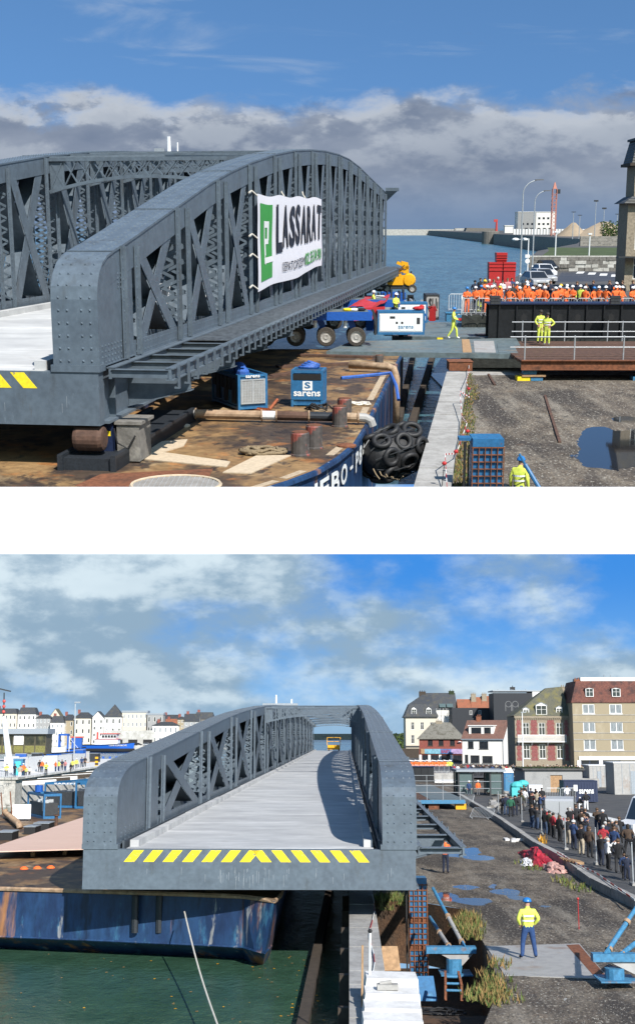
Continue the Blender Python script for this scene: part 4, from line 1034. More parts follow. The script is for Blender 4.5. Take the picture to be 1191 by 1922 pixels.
for k in range(7): g.ball((.3 + .08 * k, .3 + .28 * k, 1.36 + .06 * rr.random()), .26, .30, .12 + .1 * rr.random(), 8, 5)
part('tarp', g, 'blue_hose', pk)
pk = power_pack('equipment_box', 'blue equipment box lettered in white with a coil of blue hose on top', P1(546, 763, DZ), 0, R(-7), 1.15, 1.2, 1.36)
g = G(); g.box(.0, 1.2, -.012, .0, .27, .98); part('front_panel', g, 'blue_paint', pk)
g = G(); g.box(.07, 1.13, -.004, .05, 1.0, 1.22); part('gap', g, 'black', pk)
part('lettering', on_front(fit_text('sarens', .10, 1.10, .40, .58, .004, .02), -.018), 'letter_white', pk)
g = G(); g.box(.44, .80, -.022, -.013, .62, .96); part('logo', g, 'letter_white', pk)
part('logo_letter', on_front(fit_text('S', .51, .73, .69, .93, .004, .03), -.024), 'blue_paint', pk)
g = G()
for k in range(4): g.torus((.6 + .06 * k, .5, 1.42 + .05 * k), (.1 * k, .1, 1), .36 - .05 * k, .055, 14, 5)
part('hose_coil', g, 'blue_hose', pk)
g = G()
for x in (.1, .95): g.box(x, x + .12, .02, .2, -.0, .06)
part('foot', g, 'dark_metal', pk)
# deck pipe and smaller things
o = thing('deck_pipe', 'long rusty pipe with elbows lying across the barge deck', 'pipe', (0, 0, 0))
a, b = P1(368, 790, DZ) + Vector((0, 0, .25)), P1(672, 797, DZ) + Vector((0, 0, .25)); r = .155
def seg(t0, t1, m): g = G(); g.cyl(a.lerp(b, t0), a.lerp(b, t1), r, r, 12, caps=True); part('pipe_length', g, m, o, smooth=False)
seg(0, .41, 'pipe_rust'); seg(.41, .50, 'white_paint'); seg(.50, .70, 'rust_dark'); seg(.70, .86, 'hull_black'); seg(.86, 1, 'pipe_rust')
for e, dr in ((a, -1), (b, 1)):
    g = G(); g.tube([e, e + Vector((dr * .25, 0, -.02)), e + Vector((dr * .42, 0, -.12)), e + Vector((dr * .48, 0, -.30))], r, 10); part('elbow', g, 'sheet_gray', o)
for t in (0, .41, .5, .70, .86, 1): g = G(); p = a.lerp(b, t); g.cyl(p - Vector((.025, 0, 0)), p + Vector((.025, 0, 0)), r + .05, n=12); part('flange', g, 'pipe_rust', o)
g = G(); a2, b2 = P1(655, 697, DZ) + Vector((0, 0, .3)), P1(728, 700, DZ) + Vector((0, 0, .3)); g.tube([a2, b2, b2 + Vector((.25, -.1, -.1)), b2 + Vector((.36, -.3, -.5)), b2 + Vector((.38, -.4, -2.6))], .17, 9)
solo('overboard_pipe', g, 'pipe_rust', 'bent rusty pipe hanging over the far side of the barge', 'pipe', smooth=True)
for nm, (px, py), r, h in (('stout worn bollard in front of a darker one, near the bow', (563, 854), .27, .68), ('dark bollard standing just behind the front worn one', (589, 841), .25, .70), ('red-topped bollard beside the deck pipe end', (637, 800), .25, .68), ('red-topped bollard half hidden behind the one by the pipe', (646, 785), .25, .70), ('small red-topped bollard by the far edge of the barge', (711, 684), .2, .45)):
    o = thing('bollard', nm, 'bollard', P1(px, py, DZ), group='bollards on the barge')
    g = G(); g.lathe([(r * 1.15, 0), (r * 1.15, .04), (r, .06), (r, h - .03), (r * .93, h)], 16); part('post', g, 'bollard_steel', o, smooth=False)
    g = G(); g.cyl((0, 0, h), (0, 0, h + .02), r * .9, n=16); part('cap', g, 'rust' if 'red' in nm or 'worn' in nm else 'dark_metal', o)
def plate(nm, lab, pts, mat, th=.03, z=DZ, ):
    q_ = pol(pts, z); c = sum(q_, Vector()) / len(q_); g = G(); g.prism([(p.x - c.x, p.y - c.y) for p in q_][::-1], 0, th); return solo(nm, g, mat, lab, 'plate', (c.x, c.y, z + .003))
plate('steel_plate', 'pale L-shaped steel plate lying on the barge deck', [(255, 848), (300, 830), (352, 826), (345, 838), (305, 850), (432, 868), (425, 878), (258, 862)], 'pale_plate')
plate('perforated_plate', 'pale perforated plate near the bow beside the rope heap', [(418, 888), (482, 856), (546, 856), (470, 890)], 'pale_plate')
plate('deck_patch', 'rust-red patch plate on the near barge deck', [(140, 912), (190, 890), (400, 880), (380, 920), (250, 930)], 'rust', .006)
o = thing('round_grating', 'large round steel grating let into the near barge deck', 'grating', P1(330, 912, DZ))
g = G(); g.torus((0, 0, .03), (0, 0, 1), 1.15, .05, 28, 5); part('rim', g, 'pale_plate', o)
g = G()
for k in range(-8, 9):
    x = k * .135; l = math.sqrt(max(0, 1.15 ** 2 - x * x)); g.bar((x, -l, .03), (x, l, .03), .03, .03); g.bar((-l, x, .028), (l, x, .028), .03, .03)
part('grid', g, 'sheet_gray', o)
def rope_heap(c, lab, mat, R0=.5, n=60, hgt=.2, r=.035, seed=1):
    rr = random.Random(seed); pts = []
    for k in range(n):
        t = k * .55; q_ = R0 * (.35 + .65 * rr.random()); pts.append((q_ * math.cos(t) * 1.7, q_ * math.sin(t), r + hgt * rr.random() * (1 - q_ / R0 * .6)))
    g = G(); g.tube(pts, r, 5); return solo('rope_heap', g, mat, lab, 'rope', c, smooth=True)
rope_heap(P1(492, 852, DZ), 'heap of dirty rope on the deck behind the perforated plate', 'rope', .45, 70, .22, .05, 2)
rope_heap(P1(672, 760, DZ), 'coil of pale rope by the barge edge', 'pale_rope', .32, 40, .12, .03, 5)
rope_heap(P1(598, 772, DZ), 'tangle of black hose between the two blue boxes', 'rubber', .35, 36, .4, .03, 8)
g = G(); g.tube([P1(465, 768, DZ) + Vector((0, 0, .05)), P1(505, 772, DZ) + Vector((0, 0, .06)), P1(520, 755, DZ) + Vector((0, 0, .1))], .06, 6); solo('hose', g, 'orange_hose', 'short orange hose on the deck beside the power pack', 'hose')
g = G(); g.tube([P1(640, 712, DZ) + Vector((0, 0, .06)), P1(690, 708, DZ) + Vector((0, 0, .08)), P1(728, 706, DZ) + Vector((.1, 0, .15)), P1(735, 712, DZ) + Vector((.2, 0, -.3)), P1(737, 716, DZ) + Vector((.25, 0, -.8))], .08, 6); solo('hose', g, 'blue_hose', 'thick blue hose running over the barge edge', 'hose')
for nm, p, s_ in (('round lid lying by the long pipe on deck', (338, 800), .33), ('flat rusty disc beside the bow bollards', (650, 838), .3)):
    g = G(); g.lathe([(s_, 0), (s_, .05), (s_ * .7, .08), (s_ * .2, .09)], 16); solo('manhole_cover', g, 'pale_plate' if 'lid' in nm else 'rust', nm, 'lid', P1(*p, DZ))
for k, (p, q_) in enumerate((((520, 690), (660, 684)), ((470, 715), (560, 700)), ((560, 668), (700, 672)))):
    g = G(); g.bar(P1(*p, DZ) + Vector((0, 0, .06)), P1(*q_, DZ) + Vector((0, 0, .06)), .5, .1); solo('timber_mat', g, 'rust_dark', ('wide wet timber mat on deck in front of the ramp', 'short wet timber mat under the walkway brackets', 'thin timber mat right below the steel ramp')[k], 'timber')
# jack and roller carrying the near bridge end
p = P1(165, 880, DZ); o = thing('skid_shoe', 'dark blue skid track with grey roller and jack under the bridge end', 'jack', p, RZ1)
g = G(); g.box(-.75, .9, -.25, 9, 0, .34); g.box(-.75, -.6, -.35, 9, 0, .44); g.box(.75, .9, -.35, 9, 0, .44); part('track', g, 'hull_black', o)
M = Matrix.Translation((-.02, .35, .80)) @ Matrix.Rotation(R(90), 4, 'Y')
g = G(); g.lathe([(.25, -.44), (.32, -.41), (.36, -.3), (.36, .3), (.32, .41), (.25, .44)], 20, 0, M); part('roller', g, 'rust_dark', o)
g = G(); g.box(.55, 1.2, 1.0, 2.2, .05, 1.1); g.box(.5, 1.28, .95, 2.3, 1.1, 1.19); part('jack_block', g, 'stone_dark', o)  # block coloured dark to stand for the shade under the bridge
g = G(); g.box(.05, .45, .9, 1.4, .34, 1.18); part('jack', g, 'blue_dark', o)
g = G(); g.box(.22, .40, .892, .898, .78, .92); part('warning_label', g, 'yellow_paint', o)
g = G(); g.tube([(.5, .9, 1.0), (.62, .8, .6), (.9, .85, .45), (1.1, .95, .8)], .025, 5); part('cable', g, 'black', o)
for k in range(5):
    s = 12 + 14 * k; pp = MB1 @ Vector((3.5, s, 0)); g = G(); g.box(-.8, .8, -.8, .8, 0, 1.19); g.box(-1.0, 1.0, -.25, .25, .4, .8); solo('bearing_stool', g, 'blue_dark', f'{ORD[k]} dark stool under the bridge counted from its near end', 'support', (pp.x, pp.y, DZ + .002), RZ1)
# ---- fender
p = Q1(737, 850, 40.5); o = thing('dock_fender', 'fat black rubber fender wrapped in old tyres between barge and quay', 'fender', p)
M = Matrix.Rotation(R(38), 4, 'Z') @ Matrix.Rotation(R(80), 4, 'Y')
g = G(); g.lathe([(.08, -1.15), (.42, -1.08), (.66, -.82), (.76, -.4), (.77, .4), (.68, .82), (.42, 1.08), (.08, 1.15)], 20, 0, M); part('body', g, 'rubber', o, smooth=True)
for row in range(3):
    zc = -.68 + .68 * row; rr_ = .80 if abs(zc) < .6 else .74
    for k in range(7):
        t = 2 * math.pi * (k + .5 * (row % 2)) / 7; c = M @ Vector((rr_ * math.cos(t), rr_ * math.sin(t), zc)); nn = M.to_3x3() @ Vector((math.cos(t), math.sin(t), 0))
        g = G(); g.torus(c, (nn + Vector((rnd.uniform(-.25, .25), rnd.uniform(-.25, .25), rnd.uniform(-.25, .25)))).normalized(), .25 + rnd.uniform(-.02, .03), .095, 16, 6); part('tyre', g, 'rubber', o, smooth=True)
for k in range(9):
    t = 2 * math.pi * (k + .25) / 9; g = G(); g.tube([M @ Vector((r_ * math.cos(t), r_ * math.sin(t), z)) for r_, z in ((.5, -1.15), (.86, -.6), (.88, 0), (.86, .6), (.5, 1.15))], .02, 4); part('net_chain', g, 'dark_metal', o)
# ---- steel ramps and platform
def slab(nm, lab, pts, z0, z1, mat, cat='ramp', mt=None):
    g = G(); q_ = pol(pts, z1); g.prism([(p.x, p.y) for p in q_], z0, z1, 0, 0 if mt is None else 1); return solo(nm, g, [mat] if mt is None else [mat, mt], lab, cat)
r1 = slab('steel_ramp', 'long grey steel ramp plate bridging barge and quay, nearest the camera', [(612, 659), (985, 664), (968, 634), (660, 640)], .74, 1.0, 'plate_steel')
g = G(); p = P1(812, 660, 1); g.box(p.x - .2, p.x + .2, p.y - .12, p.y - .03, .82, .95); part('tag', g, 'yellow_paint', r1)
g = G(); q_ = pol([(868, 661), (885, 661), (880, 637), (866, 637)], 1.01); g.prism([(v.x, v.y) for v in q_], 1.0, 1.03); part('timber_strip', g, 'wood', r1)
for k in range(2):
    g = G(); q_ = pol([(935 + 0, 662), (972, 663), (962, 645), (932, 645)] if k else [(890, 661), (930, 662), (926, 640), (888, 640)], 1.0); g.prism([(v.x, v.y) for v in q_], 1.0, 1.02); part('plate', g, 'sheet_gray' if not k else 'plate_steel', r1)
r2 = slab('steel_ramp', 'second steel ramp plate behind the first, a worker on its far end', [(735, 630), (930, 634), (905, 606), (770, 604)], .72, .98, 'plate_steel')
g = G(); p = P1(826, 631, 1); g.box(p.x - .2, p.x + .2, p.y - .12, p.y - .03, .80, .93); part('tag', g, 'yellow_paint', r2)
pf = thing('timber_platform', 'rust-brown plank platform on blocks with white handrails, upper right', 'platform')
fa, fb, ba, bb = P1(977, 676, 1), P1(1500, 676, 1), P1(973, 640, 1), P1(1500, 640, 1); NB = 11
for k in range(NB):
    y0 = fa.y + (ba.y - fa.y) * (k + .04) / NB; y1 = fa.y + (ba.y - fa.y) * (k + .96) / NB; dz_ = rnd.uniform(-.02, .015)
    g = G(); g.box(fa.x - .0 * k, fb.x, y0, y1, .86, 1.0 + dz_); part('plank', g, 'rust_dark', pf)
g = G(); g.box(fa.x, fb.x, fa.y - .12, fa.y - .03, .58, .98); g.box(fa.x, fb.x, fa.y - .24, fa.y + .04, .98, 1.02); g.box(fa.x, fb.x, fa.y - .24, fa.y + .04, .54, .58); part('edge_beam', g, 'rust', pf)
def rail_set(parent, y, xs, z, zt_, mids, x0, x1, nm='handrail'):
    for x in xs: g = G(); g.cyl((x, y, z), (x, y, zt_), .035, n=6); part('rail_post', g, 'galvanised', parent)
    for m_ in mids: g = G(); g.cyl((x0, y, m_), (x1, y, m_), .03, n=6); part(nm, g, 'galvanised', parent)
yf = fa.y + .1
rail_set(pf, yf, [sx(p, yf) for p in (988, 1082, 1175)], .55, 2.2, (2.12, 1.62), sx(960, yf), sx(1400, yf))
yb = ba.y - .1
rail_set(pf, yb, [sx(p, yb) for p in (982, 1062, 1143, 1171)], 1.0, 2.15, (2.08, 1.55), sx(962, yb), sx(1400, yb))
for k, (px, lab) in enumerate(((978, 'pale blue support block on yellow and blue feet under the platform corner'), (1186, 'second support block under the platform, at the right edge of the upper view'))):
    p = P1(px, 703, 0); o = thing('support_block', lab, 'support', (p.x, fa.y + .3, .0))
    g = G(); g.box(-.32, .32, -.3, .3, .3, .53); g.box(-.28, .28, -.25, .25, .27, .53); part('block', g, 'blue_light', o)
    g = G(); g.box(-.62, .0, -.35, .35, 0, .2); part('yellow_foot', g, 'yellow_paint' if k == 0 else 'blue_light', o)
    g = G(); g.box(.04, .62, -.35, .35, 0, .18); part('blue_foot', g, 'blue_light', o)
    g = G(); g.box(-.4, .75, -.4, .4, .202, .29); part('timber', g, 'wood', o)
p = P1(864, 696, .3); g = G(); g.box(-.58, .58, 0, 1.2, 0, .44); g.box(-.62, .62, -.03, 1.23, .44, .47); solo('rusty_block', g, 'rust', 'rust-red steel block under the ramp at the end of the coping', 'block', (p.x, p.y, .3))
p = P1(932, 636, 1.0); g = G(); g.box(-.9, .9, 0, .9, 0, .5); g.box(-.45, .6, -.02, 0, .08, .42, 1); solo('equipment_case', g, ['dark_metal', 'teal'], 'dark case with a turquoise front panel low behind the ramp', 'case', (p.x, p.y + 2.2, .55))
# black plate girder
p0 = P1(916, 634, 1.0); gd = thing('plate_girder', 'long black riveted plate girder lying behind the platform', 'girder', (p0.x, p0.y, 1.0))
g = G(); g.box(0, 16, .1, .16, 0, 1.95); g.box(0, 16, 1.3, 1.36, 0, 1.95); part('web', g, 'black_girder', gd)
g = G(); g.box(-.1, 16, -.1, 1.5, 1.95, 2.03); part('top_flange', g, 'blue_dark', gd)
g = G(); g.box(-.1, 16, -.15, .35, -.06, .0); part('bottom_flange', g, 'black_girder', gd)
for k in range(16): g = G(); g.box(.55 + k * 1.02, .63 + k * 1.02, -.03, .1, 0, 1.95); part('stiffener', g, 'black_girder', gd)
for x in (2.05, 4.12, 5.2, 7.15):
    g = G(); g.extr([(x - .16, .088, 1.0), (x + .16, .088, 1.0), (x + .16, .088, 1.28), (x, .088, 1.42), (x - .16, .088, 1.28)], (0, .012, 0)); part('opening', g, 'black', gd)
for nm, px in (('dark stack of grey crates on the left end of the black girder', 928), ('dark stack of grey crates further right on the black girder', 1152)):
    o = thing('crate_stack', nm, 'crates', (sx(px, 71.4), 71.2, 3.035))
    for k in range(3): g = G(); g.box(-.28, .28, -.2, .2, k * .16, k * .16 + .14); part('crate', g, 'dark_metal', o)
p = P1(885, 606, 1.0); g = G(); g.box(-1.2, 1.0, -.2, .6, 0, .55); g.box(-1.25, 1.05, -.25, .65, .55, .6); solo('equipment_case', g, 'blue_light', 'light blue mesh-sided case below the white barrier', 'case', (p.x - .4, p.y + 1.5, 1.0))
# ---- self-propelled trailer, generators and machines on the barge
def spmt(lab, p, rz, n, L_, lo=1.45):
    o = thing('modular_trailer', lab, 'trailer', p, rz)
    g = G(); g.box(0, L_, -.1, 2.3, lo, lo + .38); g.box(0, L_, -.16, -.1, lo - .04, lo + .42); part('chassis', g, 'blue_bright', o)
    g = G(); g.box(-.1, L_ - .2, .1, 2.2, lo + .38, lo + .42); part('deck_plate', g, 'plate_steel', o)
    for k in range(n):
        x = L_ - .85 - k * 1.64
        g = G(); g.extr([(x - .55, .3, lo - .02), (x - .15, .3, lo - .02), (x + .15, .3, .5), (x - .1, .3, .42)], (0, .25, 0)); g.cyl((x + .05, .05, .52), (x + .05, .6, .52), .12, n=8); part('suspension_arm', g, 'blue_bright', o)
        g = G(); g.cyl((x - .6, .15, lo - .05), (x - .6, .15, lo - .45), .11, n=8); part('cylinder', g, 'white_paint', o)
        for y in (-.1, 1.6): wheel_part(o, (x, y + .2, .52), .52, .36, 'y')
    return o
spm = spmt('blue modular trailer with dusty wheels rolling under the bridge from the ramp', P1(470, 650, 1.0), 0, 4, 6.6)
g = G(); rr = random.Random(4)
for k in range(9): x = 6.6 + .1 * rr.random(); g.tube([(x, .1 + .2 * k, 1.9), (x + .2, .1 + .2 * k, 1.2 + .2 * rr.random()), (x + .15, .1 + .2 * k, .6)], .05, 4)
part('hose_bundle', g, 'dark_metal', spm)
for k, c in enumerate(('yellow_paint', 'white_paint', 'black')):
    g = G(); g.ball((5.3 + .35 * k, .6, 1.95), .3, .3, .09, 8, 5); part('glove_pile', g, c, spm)
def genset(lab, p, w_, h, d, text=None, z=0.0, mats=('blue_paint', 'white_paint'), rz=0):
    o = thing('generator', lab, 'generator', p, rz)
    g = G(); g.box(0, w_, 0, d, 0, .16); g.box(0, w_, 0, d, h - .12, h); g.box(0, .1, -.002, d, .16, h - .12); g.box(w_ - .1, w_, -.002, d, .16, h - .12); part('frame', g, mats[0], o)
    g = G(); g.box(.1, w_ - .1, .02, d - .02, .16, h - .12); part('casing', g, mats[1], o)
    for k, (u0, u1) in enumerate(((.05, .46), (.47, .78), (.79, .95))):
        g = G(); g.box(w_ * u0, w_ * u1, -.006, .018, .22, h - .2); dr = part('door', g, mats[1], o)
        if k < 2: g = G(); g.box(w_ * u1 - .2 if k == 0 else w_ * u0 + .08, w_ * u1 - .08 if k == 0 else w_ * u0 + .2, -.016, -.007, h * .46, h * .55); part('latch', g, 'black', dr)
    g = G(); g.box(w_ * .26, w_ * .37, -.014, -.007, h * .68, h * .78); g.box(w_ * .83, w_ * .90, -.014, -.007, h * .45, h * .72); part('vent', g, 'dark_metal', o)
    if text: part('lettering', on_front(fit_text(text, w_ * .44, w_ * .76, h * .26, h * .38, .004, .01), -.012), 'letter_white' if mats[1] != 'white_paint' else 'blue_light', o)
    return o
genset('white and blue generator cabinet on the trailer end, nearest the ramp', P1(708, 628, 1.25), 2.72, 1.36, 1.3, 'sarens')
g = G(); pz = P1(785, 628, 1.25); g.ball((0, 0, .12), .36, .3, .12, 8, 5); g.ball((.2, .1, .2), .16, .16, .12, 8, 5); solo('red_cover', g, 'red_paint', 'small red cover on top of the near white generator', 'cover', (pz.x, pz.y + .5, 2.62))
genset('white generator cabinet behind and above the nearest one', P1(735, 606, 1.25), 2.3, 1.32, 1.2, None)
o = genset('tall grey cabinet with dark sides behind the white generators', P1(798, 600, 1.0), .95, 1.75, 2.2, None, mats=('dark_metal', 'sheet_gray'))
part('lettering', on_front(fit_text('SLJ', .2, .75, .5, 1.5, .004, .02), -.02), 'black', o)
sp2 = spmt('second blue trailer behind, half hidden under the walkway', P1(560, 618, 1.0), 0, 4, 6.4)
q_ = pol([(652, 580), (722, 575), (732, 557), (684, 560)], 2.75)
g = G(); rr = random.Random(5); n = 8
a, b, c, d = q_
g.add([a.lerp(b, i / n).lerp(d.lerp(c, i / n), j / n) + Vector((0, 0, .12 * rr.random() + .1 * math.sin(i))) for i in range(n + 1) for j in range(n + 1)], [(i * (n + 1) + j, (i + 1) * (n + 1) + j, (i + 1) * (n + 1) + j + 1, i * (n + 1) + j + 1) for i in range(n) for j in range(n)])
g.extr([a, b, b - Vector((0, 0, .7)), a - Vector((0, 0, .7))], (0, .05, 0)); solo('red_tarpaulin', g, 'red_paint', 'bright red tarpaulin spread over machinery beyond the trailer', 'tarpaulin')
for k, (px, py, w_, h, d_, mt, lab) in enumerate(((748, 583, 2.2, .5, 2.5, 'galvanised', 'grey pipe rack behind the white generators'), (738, 566, 1.9, .7, 1.6, 'blue_bright', 'small blue hydraulic unit below the yellow machine'), (690, 568, 2.0, .5, 1.4, 'blue_light', 'pale blue frame under the walkway beyond the red tarpaulin'))):
    p = P1(px, py, 1.6); o = thing('equipment_unit', lab, 'machinery', p)
    g = G(); g.box(-w_ / 2, w_ / 2, 0, d_, 0, h); part('casing', g, mt, o)
    g = G()
    for i in range(6): x = -w_ / 2 + w_ * (i + .5) / 6; g.box(x - .06, x + .06, -.04, d_ * .8, h * (.3 if i % 2 else .1), h + .12 * (i % 3))
    part('pipework', g, 'dark_metal' if k else 'galvanised', o)
p = P1(712, 548, 1.8); o = thing('cable_reel', 'black cable reel standing under the end of the walkway', 'reel', p)
g = G(); g.cyl((0, 0, .65), (0, .1, .65), .62, n=20); g.cyl((0, .5, .65), (0, .6, .65), .62, n=20); part('disc', g, 'black', o); g = G(); g.cyl((0, .1, .65), (0, .5, .65), .4, n=14); part('drum', g, 'rubber', o)
for k in range(6):
    t = k * math.pi / 3; g = G(); g.cyl((.36 * math.cos(t), -.012, .65 + .36 * math.sin(t)), (.36 * math.cos(t), -.002, .65 + .36 * math.sin(t)), .09, n=8); part('hole', g, 'rim', o)
# yellow lift
p = P1(748, 549, 1.4); o = thing('boom_lift', 'bright yellow boom lift parked on the barge against the sea', 'lift', p); YM = 'yellow_machine'
g = G(); g.hexa([(-1.3, 0, .7), (.4, 0, .7), (.4, 1.4, .7), (-1.3, 1.4, .7), (-1.2, 0, 1.5), (.2, 0, 1.75), (.2, 1.4, 1.75), (-1.2, 1.4, 1.5)]); part('turret', g, YM, o)
g = G(); M = Matrix.Translation((.95, .7, 1.15)) @ Matrix.Rotation(R(90), 4, 'X'); g.lathe([(.1, -.75), (.5, -.7), (.62, -.3), (.62, .5), (.5, .72), (.1, .75)], 16, 0, M); g.box(.2, 1.0, .1, 1.3, .75, 1.6); part('counterweight', g, YM, o, smooth=False)
g = G(); g.bar((-1.0, .5, 1.5), (.9, .5, 2.35), .4, .32); g.bar((.9, .5, 2.35), (-.2, .5, 2.75), .36, .28); part('boom', g, YM, o)
g = G(); g.hexa([(.35, .3, 1.8), (.95, .3, 1.7), (.95, .9, 1.7), (.35, .9, 1.8), (.2, .3, 2.9), (.85, .3, 2.75), (.85, .9, 2.75), (.2, .9, 2.9)]); part('boom_head', g, YM, o)
g = G(); g.bar((-.6, .1, 1.6), (.5, .1, 2.5), .08, .1); g.bar((-.2, .05, 2.2), (.6, .05, 2.1), .08, .1); part('hydraulic_line', g, 'rust_dark', o)
g = G(); g.box(-1.2, 1.2, .1, 1.4, .3, .7); part('base', g, 'dark_metal', o)
for x in (-1.1, 1.25):
    for y in (.0, 1.4): wheel_part(o, (x, y, .36), .4, .3, 'y')
g = G(); g.cyl((1.15, .5, 1.75), (1.15, .5, 1.95), .08, n=8); part('beacon', g, 'dark_metal', o)
# gravel-edge crib tower, pole and the worker beside it
p = P1(924, 930, 0); Yt = 33.2; xa, xb = sx(895, Yt), sx(955, Yt); ztop = Q1(920, 832, Yt).z
tw = thing('crib_tower', 'blue crib tower caged in rusty bars, at the bottom edge of the upper view', 'tower', ((xa + xb) / 2, Yt, 0)); hw = (xb - xa) / 2
for k in range(6):
    z1 = ztop - .12 - k * .2
    for i in range(5):
        w_ = 2 * hw / 5; g = G(); g.box(-hw + i * w_ + .02, -hw + (i + 1) * w_ - .02, .03, .85, z1 - .19, z1 - .01); part('crib_block', g, 'blue_paint', tw)
g = G(); g.box(-hw, hw, 0, .9, ztop - .1, ztop + .12); g.box(-hw - .35, -hw, .3, .7, ztop + .02, ztop + .1); part('cap', g, 'blue_paint', tw)
for k in range(8): g = G(); z = ztop - .12 - .2 * k; g.box(-hw - .03, hw + .03, -.03, .03, z - .012, z + .012); part('cage_bar', g, 'rust', tw)
for i in range(6): g = G(); x = -hw + i * 2 * hw / 5; g.box(x - .012, x + .012, -.045, -.031, ztop - 1.5, ztop - .1); part('cage_bar', g, 'rust', tw)
g = G(); g.box(-hw - .22, -hw - .16, .2, .3, 0, ztop); g.box(-hw - .1, -hw - .06, .25, .3, 0, ztop - .1); part('side_post', g, 'black', tw)
pw = Q1(975, 914, 34.0)
person((pw.x, 34.2, Q1(975, 858, 34.2).z - 1.80), R(150), 'worker in yellow jacket and blue helmet beside the crib tower, upper view', 'stand', 'stand', 'hivis_yellow', 'cloth_workblue', 'cloth_black', ('helmet', 'helmet_blue'), h=1.78, bands=True, sub=2, lean=.12)
g = G(); g.cyl(Q1(985, 872, 33.6), Q1(1020, 930, 33.2), .06, n=8); g.cyl(Q1(974, 852, 33.7), Q1(985, 872, 33.6), .035, n=6); solo('raking_prop', g, 'blue_paint', 'blue raking prop leaning beside the yellow-jacketed worker', 'prop')
# tape and its posts along the coping
tp = [(880, 668), (879, 705), (874, 735), (880, 752), (862, 757), (866, 790), (875, 822), (856, 860), (834, 884), (838, 925)]
g = G(); pts = [P1(a, b, .35) + Vector((0, 0, .5 if i % 2 == 0 else .15)) for i, (a, b) in enumerate(tp)]
for i in range(len(pts) - 1):
    n = 8
    for k in range(n): g.bar(pts[i].lerp(pts[i + 1], k / n), pts[i].lerp(pts[i + 1], (k + 1) / n), .015, .05, m=k % 2)
solo('barrier_tape', g, ['letter_white', 'red_paint'], 'red and white tape strung along the dock edge, upper view', 'tape')
for k, (px, py) in enumerate(((876, 737), (873, 824), (851, 866), (829, 890))):
    o = thing('marker_post', f'{ORD[k]} thin marker post with red top along the coping, counted from the ramp', 'post', P1(px, py + 22, .3), group='tape posts on the coping')
    g = G(); g.cyl((0, 0, 0), (.05, 0, .62), .012, n=5); part('rod', g, 'dark_metal', o); g = G(); g.ball((.05, 0, .64), .07, .07, .06, 8, 5); part('cap', g, 'red_paint', o)
tufts('weed_strip', [P1(883 - (y - 700) * .10 + rnd.uniform(-6, 8), y, 0) for y in range(704, 925, 5)], ['leaf_green', 'leaf_olive', 'leaf_dry'], 'strip of weeds along the coping, upper view', n=45, hgt=.12, spread=.3, blade=.02)
# puddles and litter on the gravel
def puddle(nm, pts, z, mat='puddle', fn=P1):
    P_ = [fn(a, b, z) for a, b in pts]; Q = []
    for i in range(len(P_)):
        a, b, c, d = P_[i - 1], P_[i], P_[(i + 1) % len(P_)], P_[(i + 2) % len(P_)]
        for k in range(5):
            t = k / 5; v = .5 * ((2 * b) + (c - a) * t + (2 * a - 5 * b + 4 * c - d) * t * t + (3 * b - a - 3 * c + d) * t ** 3); v.x += rnd.uniform(-.04, .04); v.y += rnd.uniform(-.25, .25); Q.append(v)
    g = G(); g.face(Q); return struct(nm, g, mat)
def pebbles(nm, n, fn, xr, yr, smin, smax, mats, z=0.0, inside=None):
    g = G(); rr = random.Random(11)
    for _ in range(n):
        px, py = rr.uniform(*xr), rr.uniform(*yr)
        if inside and not inside(px, py): continue
        p = fn(px, py, z); s_ = smin + (smax - smin) * rr.random() ** 3; a = rr.uniform(0, 6.28)
        V = [p + Vector((s_ * math.cos(a + t) * rr.uniform(.6, 1.2), s_ * math.sin(a + t) * rr.uniform(.6, 1.2), 0)) for t in (0, 1.6, 3.1, 4.7)] + [p + Vector((0, 0, s_ * rr.uniform(.5, .9)))]
        g.add(V, [(0, 1, 4), (1, 2, 4), (2, 3, 4), (3, 0, 4)], rr.randrange(len(mats)))
    return struct(nm, g, mats, 'stuff')
pebbles('loose_stones', 4200, P1, (885, 1191), (700, 914), .012, .05, ['stone_bit', 'gravel', 'stone_dark', 'gravel'], inside=lambda x, y: not (x > 1085 and 795 < y < 890) and not (1140 < x and 776 < y < 795))
for p, q_, lab in (((916, 702), (928, 722), 'short dark bar lying on the apron by the platform'), ((1022, 742), (1050, 830), 'rusty rail set in the gravel, upper view')):
    g = G(); g.bar(P1(*p, .03), P1(*q_, .03), .1, .06); solo('steel_bar', g, 'rust_dark', lab, 'bar')
g = G(); rr = random.Random(77)
p0 = P1(737, 905, -.3)
for k in range(5): g.tube([Q1(700 + 12 * k, 880 + 5 * k, 39.2), Q1(705 + 11 * k, 890 + 3 * k, 39.0), Q1(712 + 11 * k, 893 + 8 * rr.random(), 38.8)], .025, 4)
solo('frayed_rope', g, 'rope', 'frayed rope ends hanging at the foot of the black fender', 'rope')
mats_ = ['blue_bright', 'dark_metal', 'galvanised', 'red_paint', 'white_paint', 'black']
for k, px in enumerate(sorted(rr.uniform(690, 815) for _ in range(16))):
    py = rr.uniform(556, 604); p = P1(px, py, 1.9); m_ = mats_[k % 6]; w_ = rr.uniform(.25, .7)
    g = G(); g.box(-w_ / 2, w_ / 2, 0, rr.uniform(.3, .9), -.9, rr.uniform(.05, .35)); g.tube([(-w_, .1, .1), (-w_ * .4, -.05, .3 * rr.random()), (w_ * .5, -.05, .25), (w_, .2, -.2)], .03, 4, 0)
    solo('machine_part', g, m_, f'loose machine part, {ORD[k]} from the left in the heap behind the white generators, {("bright blue", "dark", "grey", "red", "white", "black")[k % 6]}', 'machinery', p, rr.uniform(-.4, .4), 'loose machine parts')
